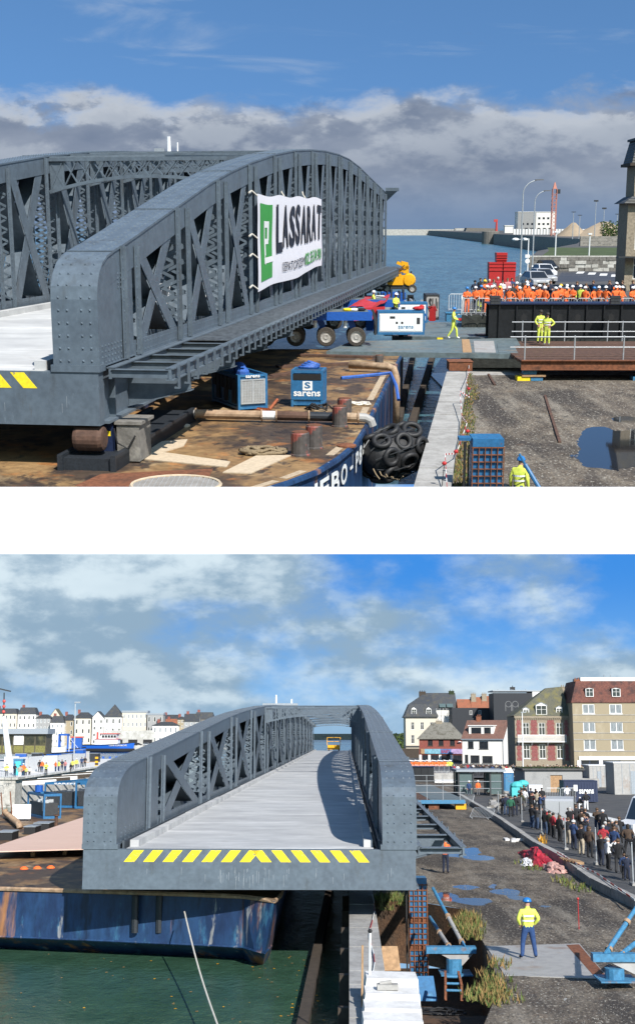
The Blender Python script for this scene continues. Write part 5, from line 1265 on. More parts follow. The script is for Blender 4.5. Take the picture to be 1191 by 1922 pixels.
for k, (px, py, c) in enumerate(((742, 604, 'hivis_yellow'), (700, 598, 'hivis_yellow'))): person(P1(px, py, 1.6), R(40 + 60 * k), ('worker in yellow among the machines, right of the other', 'worker in yellow among the machines beside the trailer')[k], 'folded', 'stand', c, 'cloth_navy', 'cloth_black', ('helmet', 'helmet_white'), h=1.76)
# ---- workers on the ramps
FC = 0.0
o = person(P1(850, 636, 1.02), R(75), 'worker in yellow suit and blue helmet walking on the ramp with a remote', 'remote', 'walk', 'hivis_yellow', 'hivis_yellow', 'cloth_white', ('helmet', 'helmet_blue'), h=1.80, bands=True, sub=2)
rmt = part('remote_control', shared('remote', lambda: G().box(-.15, .15, -.42, -.24, 1.05, 1.17), 'red_paint'), None, o)
person(P1(897, 606, 1.0), R(60), 'worker in yellow suit and white helmet beside the white barrier', 'folded', 'stand', 'hivis_yellow', 'hivis_yellow', 'cloth_brown', ('helmet', 'helmet_white'), bands=True, sub=2)
person(P1(1012, 644, 1.02), R(20), 'worker in yellow jacket and dark helmet, left of the pair on the platform', 'pocket', 'stand', 'hivis_yellow', 'hivis_yellow', 'cloth_black', ('helmet', 'hair_dark'), bands=True, sub=2, h=1.82)
person(P1(1025, 648, 1.02), R(-20), 'worker in yellow jacket with tools, right of the pair on the platform', 'hips', 'stand', 'hivis_yellow', 'hivis_yellow', 'cloth_grey', ('helmet', 'hair_dark'), bands=True, sub=2, h=1.76)
# ---- onlookers in orange behind the barriers
heads = [876, 889, 903, 910, 923, 939, 955, 974, 986, 996, 1008, 1023, 1022, 1044, 1051, 1060, 1072, 1088, 1098, 1113, 1125, 1138, 1151, 1158, 1166, 1184, 1190]
hz = sorted(heads)
hm = ['helmet_white'] * 10 + ['helmet_blue', 'helmet_yellow']
for k, px in enumerate(hz):
    px += rnd.uniform(-3, 3); Y = 80.5 + (k % 3) * 1.1 + rnd.uniform(-.5, .5); c = 'helmet_yellow' if k == 5 else ('helmet_blue' if k in (0, 2, 19) else 'helmet_white'); jk = 'hivis_yellow' if k == 17 else 'hivis_orange'
    lab = f'worker in {"yellow" if jk == "hivis_yellow" else "orange"} suit, {ORD[k]} from the left in the row behind the girder'
    person((sx(px, Y), Y, 1.802), rnd.uniform(-.9, .9), lab, rnd.choice(['folded', 'stand', 'pocket', 'hips', 'remote', 'photo']), 'stand', jk, 'cloth_navy' if k % 3 else 'hivis_orange', 'cloth_black', ('helmet', c), group='workers in orange behind the barriers', h=rnd.uniform(1.68, 1.86))
for k in range(20):
    px, Y = 898 + k * 15 + rnd.uniform(-6, 6), rnd.uniform(84.5, 89); c = rnd.choice(['hivis_orange', 'hivis_orange', 'hivis_orange', 'cloth_navy', 'cloth_charcoal'])
    person((sx(px, Y), Y, 1.802), rnd.uniform(-.9, .9), f'{ORD[k]} from the left in the loose second row behind the orange workers, {c.split("_")[1]} jacket', rnd.choice(['folded', 'stand', 'pocket', 'photo', 'hips']), 'stand', c, 'cloth_navy', 'cloth_black', ('helmet', rnd.choice(['helmet_white', 'helmet_white', 'helmet_yellow'])) if 'hivis' in c else ('hair', 'hair_brown'), group='second row behind the orange workers', h=rnd.uniform(1.66, 1.9))
for k in range(14):
    px = 880 + k * 27; Y = 79.4; barrier((sx(px, Y), Y, 1.802), rnd.uniform(-.05, .05), f'{ORD[k]} metal crowd barrier from the left in front of the orange row', w=.95 * 27 * Y / FPX * 1.0, group='barriers before the orange row')
barrier(P1(872, 584, 1.8) + Vector((-.2, -1, .002)), R(-8), 'white crowd barrier at the quay corner beside the water', w=2.0, h=1.2, mat='white_paint')
barrier(P1(852, 590, 1.8) + Vector((.55, .3, .002)), R(80), 'white crowd barrier turned end-on at the quay corner', w=2.0, h=1.2, mat='white_paint')
specs = [(890, 'cloth_navy', 'beanie', 'cloth_black'), (900, 'cloth_black', 'hair', 'hair_dark'), (909, 'cloth_olive', 'hair', 'hair_brown'), (917, 'cloth_red', 'hair', 'hair_grey'), (925, 'cloth_grey', 'hair', 'hair_brown'), (933, 'cloth_red', 'hair', 'hair_grey'), (942, 'cloth_white', 'hair', 'hair_dark'), (951, 'cloth_pink', 'hair', 'hair_brown'), (959, 'cloth_blue', 'hair', 'hair_dark'), (985, 'cloth_brown', 'hair', 'hair_brown'), (993, 'cloth_blue', 'hair', 'hair_dark')]
for k, (px, jk, hd, hc) in enumerate(specs):
    Y = 92 + (k % 3) * 2.2; person((sx(px, Y), Y, 1.802), rnd.uniform(-.6, .6), f'{ORD[k]} onlooker from the left in plain clothes near the red bins, {jk[6:]} top', rnd.choice(['stand', 'folded', 'pocket']), 'stand', jk, 'cloth_jeans', 'cloth_black', (hd, hc), group='onlookers by the red bins', h=1.72 + .8 * (k % 2) * .1)
# red bins
for k, (x0, x1, y0, y1, lab) in enumerate(((917, 943, 492, 517, 'red steel bin, lower left of the stack of three'), (944, 968, 492, 517, 'red steel bin, lower right of the stack of three'), (931, 952, 474, 491.5, 'small red bin on top of the other two'))):
    Y = 110 + (.3 if k == 2 else 0); a, b = Q1(x0, y1, Y), Q1(x1, y0, Y); zz = a.z if k == 2 else 1.802
    o = thing('red_bin', lab, 'bin', ((a.x + b.x) / 2, Y, zz), group='red bins'); w_ = b.x - a.x; h = b.z - zz
    g = G(); g.hexa([(-w_ / 2 + .05, .05, 0), (w_ / 2 - .05, .05, 0), (w_ / 2 - .05, 1.2, 0), (-w_ / 2 + .05, 1.2, 0), (-w_ / 2, 0, h), (w_ / 2, 0, h), (w_ / 2, 1.25, h), (-w_ / 2, 1.25, h)]); part('body', g, 'red_paint', o)
    g = G()
    for i in range(3): z = h - h * .12 * i - .1 if k < 2 else h * (.25 + .25 * i); g.box(-w_ / 2 - .02, w_ / 2 + .02, -.04, .0, z - .03, z + .03)
    part('rib', g, 'red_paint', o)
# cars on the street
for k, (px, py, c, lab) in enumerate(((1011, 540, 'car_silver', 'silver car half hidden behind the orange workers, first in the queue'), (1023, 533, 'car_silver', 'silver car second in the queue on the upper street'), (1025, 521, 'car_white', 'white car third in the queue on the upper street'), (1030, 511, 'car_dark', 'dark car last in the queue on the upper street'))):
    car(P1(px, py, 1.802) + Vector((0, 2, 0)), R(8), lab, c, 'cars queued on the upper street')
# lamps
lamp_post(P1(975, 532, 1.8), 0, 'tall street lamp with curved arm, nearer of the two tall ones', 10.2, 1.5)
lamp_post(P1(998, 514, 1.8), 0, 'tall street lamp with curved arm, further of the two tall ones', 9.9, 1.35)
p = P1(989, 513, 1.8); o = thing('globe_lamp', 'short lamp post with two white heads between the tall street lamps', 'street lamp', p)
g = G(); g.cyl((0, 0, 0), (0, 0, 4.2), .09, .07, 8); part('pole', g, 'white_paint', o)
for dx in (-1.6, -.5): g = G(); g.ball((dx, 0, 4.1), .42, .3, .2, 10, 6); g.bar((dx, 0, 4.1), (0, 0, 4.2), .05, .05); part('lamp_head', g, 'lamp_glass', o)
g = G(); g.cyl((-.05, -.1, 1.5), (-.05, -.06, 1.5), .3, n=12); g.box(-.35, .2, -.1, -.07, 1.9, 2.3); part('sign', g, 'white_paint', o)
for px, yb_, yt_, lab in ((1041, 484, 436, 'white post standing on the far stone wall'), (1104, 492, 440, 'thin white pole right of the far stone wall'), (1115, 441, 378, 'tall floodlight mast behind the far car park'), (1131, 440, 392, 'plain lamp pole right of the floodlight mast'), (1156, 441, 402, 'lamp pole beside the corner house roof'), (1074, 440, 398, 'slim lamp pole left of the sand heaps'), (1086, 440, 404, 'slim lamp pole in front of the sand heap')):
    Y = 170 if yb_ > 470 else 420; zb_ = 1.8 if Y == 170 else 3.6; p = Q1(px, yb_, Y); o = thing('light_pole', lab, 'pole', (p.x, Y, zb_)); h = Q1(px, yt_, Y).z - zb_
    g = G(); g.cyl((0, 0, 0), (0, 0, h), .16 if Y > 200 else .1, .1 if Y > 200 else .08, 7); part('pole', g, 'galvanised' if Y > 200 else 'white_paint', o)
    g = G(); g.box(-.7 if Y > 200 else -.25, .7 if Y > 200 else .25, -.2, .2, h, h + (.5 if 'flood' in lab else .2)); part('lamp_head', g, 'dark_metal' if Y > 200 else 'white_paint', o)
p = P1(1176, 541, 1.8); o = thing('traffic_sign', 'round no-parking sign on a pole by the corner house', 'sign', p)
g = G(); g.cyl((0, 0, 0), (0, 0, 3.1), .035, n=6); part('pole', g, 'galvanised', o); g = G(); g.cyl((0, -.06, 2.75), (0, -.03, 2.75), .34, n=18); part('disc', g, 'red_paint', o)
g = G(); g.cyl((0, -.072, 2.75), (0, -.062, 2.75), .25, n=18); part('disc_centre', g, 'blue_bright', o); g = G(); g.bar((-.2, -.08, 2.95), (.2, -.08, 2.55), .012, .06); part('bar', g, 'red_paint', o); g = G(); g.box(-.3, .3, -.06, -.03, 2.0, 2.3); part('plate', g, 'white_paint', o)
# far quays, walls and bank
up = [(27.5, 162), (160, 162), (900, 1700), (150, 1700), (112, 800), (108, 770), (90, 425), (62, 300), (36, 205)]
g = G(); g.prism(up, -2.55, 3.6, 0, 1); struct('far_quay', g, ['quay_stone', 'asphalt'])
g = G(); g.face([(29, 163, 3.606), (120, 163, 3.606), (110, 240, 3.606), (44, 240, 3.606), (38, 206, 3.606)]); struct('grass_bank', g, 'grass_bank')
o = thing('stone_wall', 'rough stone retaining wall below the grass on the far side of the road', 'wall', (0, 0, 0))
rr = random.Random(9); x = 27.4; k = 0
for row in range(4):
    x = 27.4 - .3 * (row % 2)
    while x < 64:
        w_ = rr.uniform(.7, 1.5); g = G(); g.box(x + .02, x + w_ - .02, 161.75 - rr.uniform(0, .12), 161.98, 1.8 + row * .45 + .01, 1.8 + row * .45 + .44); part('stone', g, 'stone_dark' if rr.random() < .6 else 'stone_pale', o); x += w_
g = G(); g.box(27.3, 68, 161.7, 162.1, 3.612, 3.78); part('coping', g, 'stone_pale', o)
g = G(); g.box(54, 100, 258, 259, 3.61, 5.6); solo('parapet_wall', g, 'quay_stone', 'stone parapet wall along the far car park', 'wall')
g = G(); M = Matrix.Translation((109, 792, 0)); g.lathe([(5.5, -2.5), (5.5, 5.0), (5.1, 5.2)], 20, 0, M); solo('pier_head', g, 'stone_dark', 'round stone pier head where the far quay meets the sea', 'pier')
for k, (px, c) in enumerate(((1106, 'car_dark'), (1114, 'car_silver'), (1123, 'car_blue'), (1131, 'car_dark'), (1139, 'car_silver'), (1147, 'car_red'), (1154, 'car_white'))):
    car((sx(px, 300), 300 + 6 * (k % 2), 3.61), R(70 + 20 * (k % 3)), f'{c[4:]} car, {ORD[k]} from the left in the far car park', c, 'cars in the far car park')
g = G(); x0, x1 = sx(905, 700), sx(1180, 700); g.box(x0 + 16, x1, 700, 700.3, 3.61, 6.6); fw = solo('palisade_fence', g, 'white_paint', 'long white palisade fence across the far quay', 'fence')
for k in range(40): g = G(); x = x0 + 16 + (x1 - x0 - 16) * k / 40; g.box(x - .15, x + .15, 699.7, 699.98, 3.61, 6.9); part('pale', g, 'concrete', fw)
Y = 900; bl = thing('white_building', 'white block with a grey end and rows of square windows on the far quay', 'building', (sx(966, Y), Y, 3.61)); w_ = 27
cols = [4.5, 8.2]; H_ = Q1(0, 398, Y).z - 3.6
hol = [(x, x + 1.6, z, z + 1.5) for x in (14.4, 17.6, 20.8) for z in (5.5, 9.5)] + [(x, x + 2.2, 1.2, 3.6) for x in (5, 9, 14, 18, 22)] + [(x, x + 1.4, 5.5, 7.0) for x in (3, 6.4, 9.6)]
g = G(); facade(g, 0, 13, 0, H_, [h for h in hol if h[1] < 13], 0, .4, 1); facade(g, 13, w_, 0, H_, [h for h in hol if h[0] > 13], 0, .4, 0)
g.box(0, w_, .5, 14, 0, H_ - .01, 0); part('wall', g, ['white_wall', 'gray_wall'], bl)
for h in hol: window(bl, *h, frame='dark_metal', y=.3, sill=False, mull=0)
g = G(); g.box(-.2, w_ + .2, -.2, 14.2, H_, H_ + .4); part('roof', g, 'white_wall', bl)
g = G(); x = sx(942, Y); g.box(x, x + 6, Y - 1, Y + 5, 3.61, 8.5); g.box(x - .3, x + 6.3, Y - 1.3, Y + 5.3, 8.5, 9); solo('low_shed', g, 'white_wall', 'small white shed left of the white block', 'shed')
# tower crane mast
Y = 600; p = Q1(1037, 435, Y); o = thing('tower_crane', 'red lattice crane mast rising beside the white block', 'crane', (p.x, Y, 3.61)); h = Q1(1037, 354, Y).z - 3.6; g = G()
for a in (-1, 1):
    for b in (-1, 1): g.bar((a * 1.0, b * 1.0, 0), (a * 1.0, b * 1.0, h), .28, .28)
part('mast', g, 'crane_red', o); g = G(); z = 0
while z < h - 2: g.bar((-1, -1, z), (1, -1, z + 1.8), .16, .16); g.bar((1, -1.05, z), (-1, -1.05, z + 1.8), .16, .16); g.bar((-1, 1, z), (-1, -1, z + 1.8), .16, .16); z += 1.8
part('lacing', g, 'crane_red', o); g = G(); g.hexa([(-.9, -.9, h), (.9, -.9, h), (.9, .9, h), (-.9, .9, h), (-.2, -.2, h + 3), (.2, -.2, h + 3), (.2, .2, h + 3), (-.2, .2, h + 3)]); part('top', g, 'crane_red', o)
g = G(); g.box(.9, 2.6, -.7, .9, h - 2.2, h - .2); part('cab', g, 'dark_metal', o)
# sand heaps, hedge, jetties
for k, (px, top, rad, lab) in enumerate(((1075, 417, 7.5, 'grey sand heap, left of the two behind the car park'), (1132, 415, 15, 'larger grey sand heap behind the car park, right'))):
    Y = 560; p = Q1(px, 436, Y); h = Q1(px, top, Y).z - 3.6; g = G(); rr = random.Random(k + 2); n = 26
    for i in range(n): pass
    V = [(0, 0, h)]
    for ring, (rf, hf) in enumerate(((.12, .93), (.4, .62), (.7, .3), (1, 0))):
        for i in range(n): t = 2 * math.pi * i / n; j = rad * rf * rr.uniform(.92, 1.08); V.append((j * math.cos(t), j * math.sin(t), max(0, h * hf * rr.uniform(.93, 1.05))))
    g.add(V, [(0, 1 + i, 1 + (i + 1) % n) for i in range(n)] + [(1 + r_ * n + i, 1 + (r_ + 1) * n + i, 1 + (r_ + 1) * n + (i + 1) % n, 1 + r_ * n + (i + 1) % n) for r_ in range(3) for i in range(n)])
    solo('sand_heap', g, 'sand', lab, 'sand heap', (p.x, Y, 3.605), smooth=True)
g = G(); rr = random.Random(12)
for k in range(900):
    x, y, z = rr.uniform(sx(1122, 400), sx(1168, 400)), rr.uniform(396, 404), 3.6 + rr.random() ** .8 * (4.5 + 1.2 * math.sin(k)); s_ = rr.uniform(.25, .55); a = rr.uniform(0, 3.1)
    g.add([(x - s_ * math.cos(a), y - s_ * math.sin(a), z), (x + s_ * math.cos(a), y + s_ * math.sin(a), z + s_ * .3), (x, y, z + s_)], [(0, 1, 2)], k % 2)
solo('hedge', g, ['hedge', 'leaf_green'], 'dark hedge behind the far parked cars', 'hedge')
Y = 1700; g = G(); g.box(sx(600, Y), sx(872, Y), Y, Y + 12, -2.5, 5.2); g.box(sx(850, Y), sx(872, Y), Y - 3, Y + 12, -2.5, 6.6); solo('breakwater', g, 'stone_pale', 'long pale breakwater on the sea horizon, upper view', 'breakwater')
Y = 1300; g = G(); g.hexa([(sx(866, Y), Y, -2.5), (sx(930, Y), Y, -2.5), (sx(930, Y), Y + 20, -2.5), (sx(866, Y), Y + 20, -2.5), (sx(872, Y), Y, 7.2), (sx(930, Y), Y, 6.6), (sx(930, Y), Y + 20, 6.6), (sx(872, Y), Y + 20, 7.2)]); solo('jetty', g, 'stone_dark', 'dark timber jetty head in front of the pale breakwater', 'jetty')
Y = 1000; p = Q1(931, 430, Y); o = thing('harbour_light', 'slim red harbour light standing on the far jetty', 'beacon', (p.x, Y, 3.6)); g = G(); g.cyl((0, 0, 0), (0, 0, 9.5), 1.0, .7, 8); part('tower', g, 'tug_red', o); g = G(); g.box(-2.2, .8, -.6, .6, 8.2, 10.2); part('lantern', g, 'tug_red', o)
# corner house at the right edge
Y = 112; hx = sx(1186, Y, 420); ch = thing('corner_house', 'tall grey-brown house with dark slate roof at the right edge of the upper view', 'house', (hx, Y, 1.802))
hol = [(.9 + 2.3 * i, 1.9 + 2.3 * i, z, z + 1.7) for i in range(2) for z in (8.9,)]; hol2 = [(.2 + 2.3 * i, 1.3 + 2.3 * i, z, z + 1.9) for i in range(3) for z in (1.0, 3.6, 5.4)]
hol2 = [h for h in hol2 if h[2] != 5.4] + [(.2 + 2.3 * i, 1.3 + 2.3 * i, 5.8, 7.2) for i in range(3)]
g = G(); facade(g, 0, 8, 8.0, 10.8, hol, 0, .25); g.face([(0, 3, 8), (0, 0, 8), (0, 0, 10.8), (0, 3, 10.8)]); g.face([(0, .26, 8), (8, .26, 8), (8, .26, 10.8), (0, .26, 10.8)])
facade(g, -.55, 8, 0, 7.6, hol2, -.4, .25); g.face([(-.55, 3, 0), (-.55, -.4, 0), (-.55, -.4, 7.6), (-.55, 3, 7.6)]); g.face([(-.55, -.14, 0), (8, -.14, 0), (8, -.14, 7.6), (-.55, -.14, 7.6)]); part('wall', g, 'ashlar', ch)
for h in hol: window(ch, *h, trans=1)
for h in hol2:
    w_ = window(ch, *h, trans=1, sill=False); w_.location.y = -.4
g = G(); g.hexa([(-1.05, -.9, 7.6), (8, -.9, 7.6), (8, 3, 7.6), (-1.05, 3, 7.6), (-.15, -.1, 8.2), (8, -.1, 8.2), (8, 3, 8.2), (-.15, 3, 8.2)]); part('lower_roof', g, 'slate', ch)
g = G(); g.box(-.6, 8, -.55, 3, 10.8, 11.05); part('cornice', g, 'dark_wood', ch)
g = G(); g.hexa([(-.4, -.35, 11.05), (8, -.35, 11.05), (8, 3, 11.05), (-.4, 3, 11.05), (.1, .3, 13.0), (8, .3, 13.0), (8, 3, 13.0), (.1, 3, 13.0)]); rf = part('roof', g, 'slate', ch)
g = G(); g.box(-.12, 8, .1, 3, 13.0, 13.2); part('roof_edge', g, 'slate', rf)
g = G(); g.box(-1.4, 8, -1.4, -.45, 2.9, 3.02); part('awning', g, 'dark_metal', ch)

# ========================================================================================
# THE LOWER QUAY
# ========================================================================================
FRAME = F2
sx2 = lambda px, Y, py=1450: Q2(px, py, Y).x
# water
WZ = -1.5
lw = [P2(655, y, .3) for y in (1950, 1850, 1760, 1672, 1600, 1500)]
g = G(); g.face([(-40, 22, WZ), (lw[0].x, 22, WZ)] + [(p.x + .06, p.y, WZ) for p in lw] + [(300, 420, WZ), (-300, 420, WZ)]); struct('dock_water', g, 'dock_water')
g = G(); g.face([(-300, 420, WZ), (300, 420, WZ), (30000, 60000, WZ), (-30000, 60000, WZ)]); struct('harbour_water', g, 'sea_water')
# gravel quay with its pit
copL = [P2(655, y, .3) for y in (1560, 1672, 1760, 1850, 1960)]
GL = [(1436, 664), (1545, 672), (1690, 700), (1694, 798), (1708, 872), (1772, 908), (1850, 938), (1930, 905), (1990, 890)]
ground_grid('quay_ground', P2, GL, 1650, sorted([1436 + 4.0 * i for i in range(139)] + [1690, 1694, 1708]), [(862, 1600, 30, 7, .16), (903, 1610, 20, 4, .13), (875, 1665, 26, 4, .12), (948, 1673, 28, 4.5, .13), (890, 1690, 30, 6, .16), (838, 1682, 14, 7, .13), (925, 1662, 12, 3, .09), (968, 1684, 14, 3, .09), (985, 1688, 14, 4, .03), (1058, 1874, 20, 8, .035), (800, 1560, 20, 5, .04), (1020, 1700, 16, 5, .02)], 'gravel', -.035, wm='muddy_puddle', amp=.045)
pitb = [P2(*p, 0) for p in ((694, 1690), (800, 1696), (872, 1708), (908, 1772), (938, 1850), (905, 1930), (890, 1990))]
g = G()
for a, b in zip(pitb, pitb[1:]): g.face([a, b, (b.x, b.y, -2.55), (a.x, a.y, -2.55)])
struct('pit_wall', g, 'pit_earth')
g = G(); g.face([(.6, 24, -2.5), (8, 24, -2.5), (8, 54, -2.5), (1.6, 54, -2.5)]); struct('pit_floor', g, 'pit_earth')
# coping and dock wall
cp = thing('dock_coping', 'pale concrete coping along the green water, below the bridge end', 'coping')
lf = [P2(655, y, .3) for y in (1500, 1600, 1672, 1720, 1765, 1810, 1855, 1900, 1950)]
wid = 1.05
g = G()
for a, b in zip(lf, lf[1:]): g.face([(a.x + .04, a.y, .1), (b.x + .04, b.y, .1), (b.x + .04, b.y, -3.1), (a.x + .04, a.y, -3.1)]); g.face([(a.x + wid - .03, a.y, .1), (b.x + wid - .03, b.y, .1), (b.x + wid - .03, b.y, -2.6), (a.x + wid - .03, a.y, -2.6)])
part('dock_wall', g, 'stone_dark', cp)
A, B = lf[1], lf[-1]; N = 22
for k in range(N):
    a, b = A.lerp(B, (k + .01) / N), A.lerp(B, (k + .99) / N); dz_ = rnd.uniform(-.012, .012)
    g = G(); g.hexa([(b.x, b.y, -.2), (b.x + wid, b.y, -.2), (a.x + wid, a.y, -.2), (a.x, a.y, -.2), (b.x, b.y, .3 + dz_), (b.x + wid, b.y, .3 + dz_), (a.x + wid, a.y, .3 + dz_), (a.x, a.y, .3 + dz_)]); part('coping_stone', g, 'concrete', cp)
g = G(); g.bar(Q2(612, 1690, 52) * 1.0, P2(563, 1935, -2.7), .3, .35); g.v = [(x, y, min(z, -2.55) if True else z) for x, y, z in g.v]
g = G(); a, b = P2(612, 1700, WZ + .15), P2(566, 1940, WZ + .15); g.bar(a + (a - b) * .4, b, .34, .4); solo('fender_timber', g, 'dark_wood', 'long dark fender timber floating beside the dock wall', 'timber')
for k in range(6):
    p = lf[2].lerp(lf[-1], k / 6); g = G(); g.box(p.x - .3, p.x - .01, p.y - .15, p.y + .15, -3.1, .05); solo('fender_pile', g, 'dark_wood', f'{ORD[k]} dark timber pile down the dock wall, counted from the bridge', 'pile')
# ---- the bridge
zz = 2.73; W0 = (P2(780, 1592, zz) - P2(160, 1588, zz)).length; zz = H2 - (H2 - zz) * 12.6 / W0
nr, nl = P2(780, 1592, zz), P2(160, 1588, zz); c0 = (nr + nl) / 2; c1 = P2(624, 1409, zz - .09); ax = c1 - c0; ax.z = 0; L2 = ax.length
RZ2 = -math.atan2(ax.x, ax.y)
truss_bridge('grey riveted steel truss bridge seen end-on with its pale roadway', Vector((c0.x, c0.y, zz)), RZ2, L2 / 88.0, 'open steel walkway frame jutting from the bridge side')
MB2 = Matrix.Translation((c0.x, c0.y, zz)) @ Matrix.Rotation(RZ2, 4, 'Z'); K2 = L2 / 88
p = MB2 @ Vector((-5.7, 40 * K2, hprof(40) + .01)); o = thing('aerial', 'white aerial unit on the far top chord of the end-on bridge', 'aerial', p)
g = G(); g.box(-2.5, 2.5, -.5, .5, 0, .3); part('base', g, 'zinc', o)
for x in (-.6, 1.6): g = G(); g.cyl((x, 0, .3), (x, 0, 1.5 if x < 0 else .9), .14, .12, 6); part('mast', g, 'white_paint', o)
p = MB2 @ Vector((.4, 85 * K2, -.085)); o = thing('work_platform', 'small yellow lift standing at the far end of the roadway', 'lift', p)
g = G(); g.box(-1.6, 1.6, 0, 2, .3, 1.5); part('base', g, 'yellow_machine', o); g = G()
for x in (-1.7, 1.7):
    for y in (0, 2): g.bar((x, y, 1.5), (x, y, 3.4), .12, .12)
for z in (2.4, 3.4): g.bar((-1.7, 0, z), (1.7, 0, z), .1, .1); g.bar((-1.7, 2, z), (1.7, 2, z), .1, .1)
part('basket', g, 'yellow_machine', o)
for x in (-1.3, 1.3): wheel_part(o, (x, .3, .35), .38, .3)
# ---- barge
BZ = Q2(300, 1677, 50.2).z
outp = [(-300, 1660), (0, 1667), (200, 1673), (380, 1679), (455, 1682), (495, 1687), (515, 1690), (526, 1680), (540, 1640), (552, 1560), (556, 1490), (165, 1480), (60, 1510), (0, 1530), (-300, 1600)]
out = [P2(*p, BZ) for p in outp]; barge2 = thing('cargo_barge', 'rust-streaked dark blue barge with bare deck under the end-on bridge', 'barge')
n = len(out); bot = [Vector((p.x * .985 - (.5 if 4 < i < 9 else 0), p.y + (1.2 if i < 8 else 0), WZ - .1)) for i, p in enumerate(out)]
mid = [out[i].lerp(bot[i], .72) + Vector((.0, -(1.0 if i < 8 else 0), 0)) for i in range(n)]
g = G(); g.add(out + mid + bot, [(i, (i + 1) % n, n + (i + 1) % n, n + i) for i in range(n)] + [(n + i, n + (i + 1) % n, 2 * n + (i + 1) % n, 2 * n + i) for i in range(n)]); part('hull', g, 'hull_blue', barge2)
g = G(); g.face(out[::-1]); part('deck', g, 'rusty_deck', barge2)
g = G(); g.tube([p + Vector((0, -.03, -.03)) for p in out[:9]], .09, 6); part('gunwale', g, 'pipe_rust', barge2)
g = G(); g.tube([p + Vector((0, -.05, 0)) for p in mid[:8]], .05, 5); part('weld_seam', g, 'hull_blue', barge2)
g = G()
for px in (255, 300, 345, 415):
    p = P2(px, 1676, BZ); g.cyl((p.x, p.y - .10, BZ - .1), (p.x, p.y - .10, BZ - 1.5), .14, n=8)
part('fender_pipe', g, 'hull_black', barge2)
for k in range(3):
    pp = MB2 @ Vector((-3.6 + 3.4 * k, 3.5 * K2, 0)); g = G(); g.box(-1, 1, -1, 1, 0, zz - 1.575 - BZ - .005); g.box(-1.3, 1.3, -.3, .3, .3, .7); solo('bearing_stool', g, 'blue_dark', ('left', 'middle', 'right')[k] + ' dark stool holding up the end-on bridge over the barge', 'support', (pp.x, pp.y, BZ + .002), RZ2)
g = G(); q_ = [P2(*p, .05) for p in ((-60, 1594), (170, 1596), (170, 1532), (-60, 1606 - 12))]; q_ = [P2(-70, 1606, .05), P2(172, 1592, .05), P2(172, 1533, .05), P2(0, 1583, .05)]
g = G(); PZ = BZ + .45; q_ = [P2(-60, 1600, PZ), P2(175, 1593, PZ), P2(175, 1528, PZ), P2(0, 1586, PZ)]; g.prism([(v.x, v.y) for v in q_], PZ - .05, PZ); o = solo('plywood_sheet', g, 'plywood', 'large pinkish plywood sheet laid over trestles on the barge', 'board')
for px, py in ((120, 1591), (150, 1560), (60, 1594)):
    p = P2(px, py, BZ + .4); g = G(); g.box(p.x - .1, p.x + .1, p.y + .2, p.y + .5, BZ, BZ + .4); part('trestle', g, 'wood', o)
# deck gear
def pack2(lab, cor, rz, L_, W_, H_, text=None, open_=False):
    o = thing('power_pack', lab, 'generator', cor, rz); t = .12; g = G()
    for x in (0, W_ - t):
        for y in (0, L_ - t): g.box(x, x + t, y, y + t, 0, H_)
    for z in (.0, H_ - .18):
        g.box(t, W_ - t, 0, t, z, z + .18); g.box(t, W_ - t, L_ - t, L_, z, z + .18); g.box(0, t, t, L_ - t, z, z + .18); g.box(W_ - t, W_, t, L_ - t, z, z + .18)
    part('frame', g, 'blue_paint', o)
    g = G(); g.box(.2, W_ - .2, .15, L_ - .2, .2, H_ * (.62 if open_ else .85)); part('engine', g, 'dark_metal' if open_ else 'blue_paint', o)
    g = G(); rr = random.Random(len(lab))
    for k in range(10): x, y = rr.uniform(.2, W_ - .4), rr.uniform(.1, L_ - .5); g.box(x, x + .3, y, y + .4, H_ * .3, H_ * (.5 + .3 * rr.random()))
    part('fittings', g, 'galvanised', o)
    if text: part('lettering', on_front(fit_text(text, W_ * .22, W_ * .78, H_ - .16, H_ - .03, .004, .02), -.012), 'letter_white', o)
    return o
p = P2(50, 1531, BZ); pk = pack2('blue open power pack with blue drum on top, nearest on the barge', p, R(-62), 1.35, 4.6, 1.8, None, True)
g = G(); g.cyl((1.0, .6, 1.8), (1.0, .6, 2.3), .3, n=12); part('drum', g, 'blue_bright', pk)
p = P2(82, 1516, BZ); pack2('long blue frame with white lettering behind the nearest power pack', p, R(-12), 9, 4.0, 2.1, 'SARENS', True)
p = P2(140, 1518, BZ); pack2('blue caged hose unit beside the lettered frame', p, R(-14), 7, 2.6, 2.3, None, True)
p = P2(150, 1492, BZ); g = G()
for k in range(8): g.ball((k * .4, .3 * (k % 3), .3), .4, .5, .3 + .1 * (k % 2), 8, 5)
solo('hose_heap', g, 'blue_bright', 'heap of bright blue hose behind the caged unit', 'hose', p)
p = P2(40, 1541, BZ); o = thing('notice_board', 'white printed notice board standing on the barge deck', 'board', (p.x, p.y, BZ + .002), R(5)); g = G(); g.box(-.65, .65, 0, .05, .12, 1.15); part('panel', g, 'letter_white', o)
g = G()
for k in range(6): g.box(-.5, .5 - .12 * (k % 3), -.006, -.001, .95 - .13 * k, .98 - .13 * k)
part('printed_line', g, 'zinc', o); g = G(); g.box(-.6, -.52, .05, .4, 0, .3); g.box(.52, .6, .05, .4, 0, .3); part('leg', g, 'dark_metal', o)
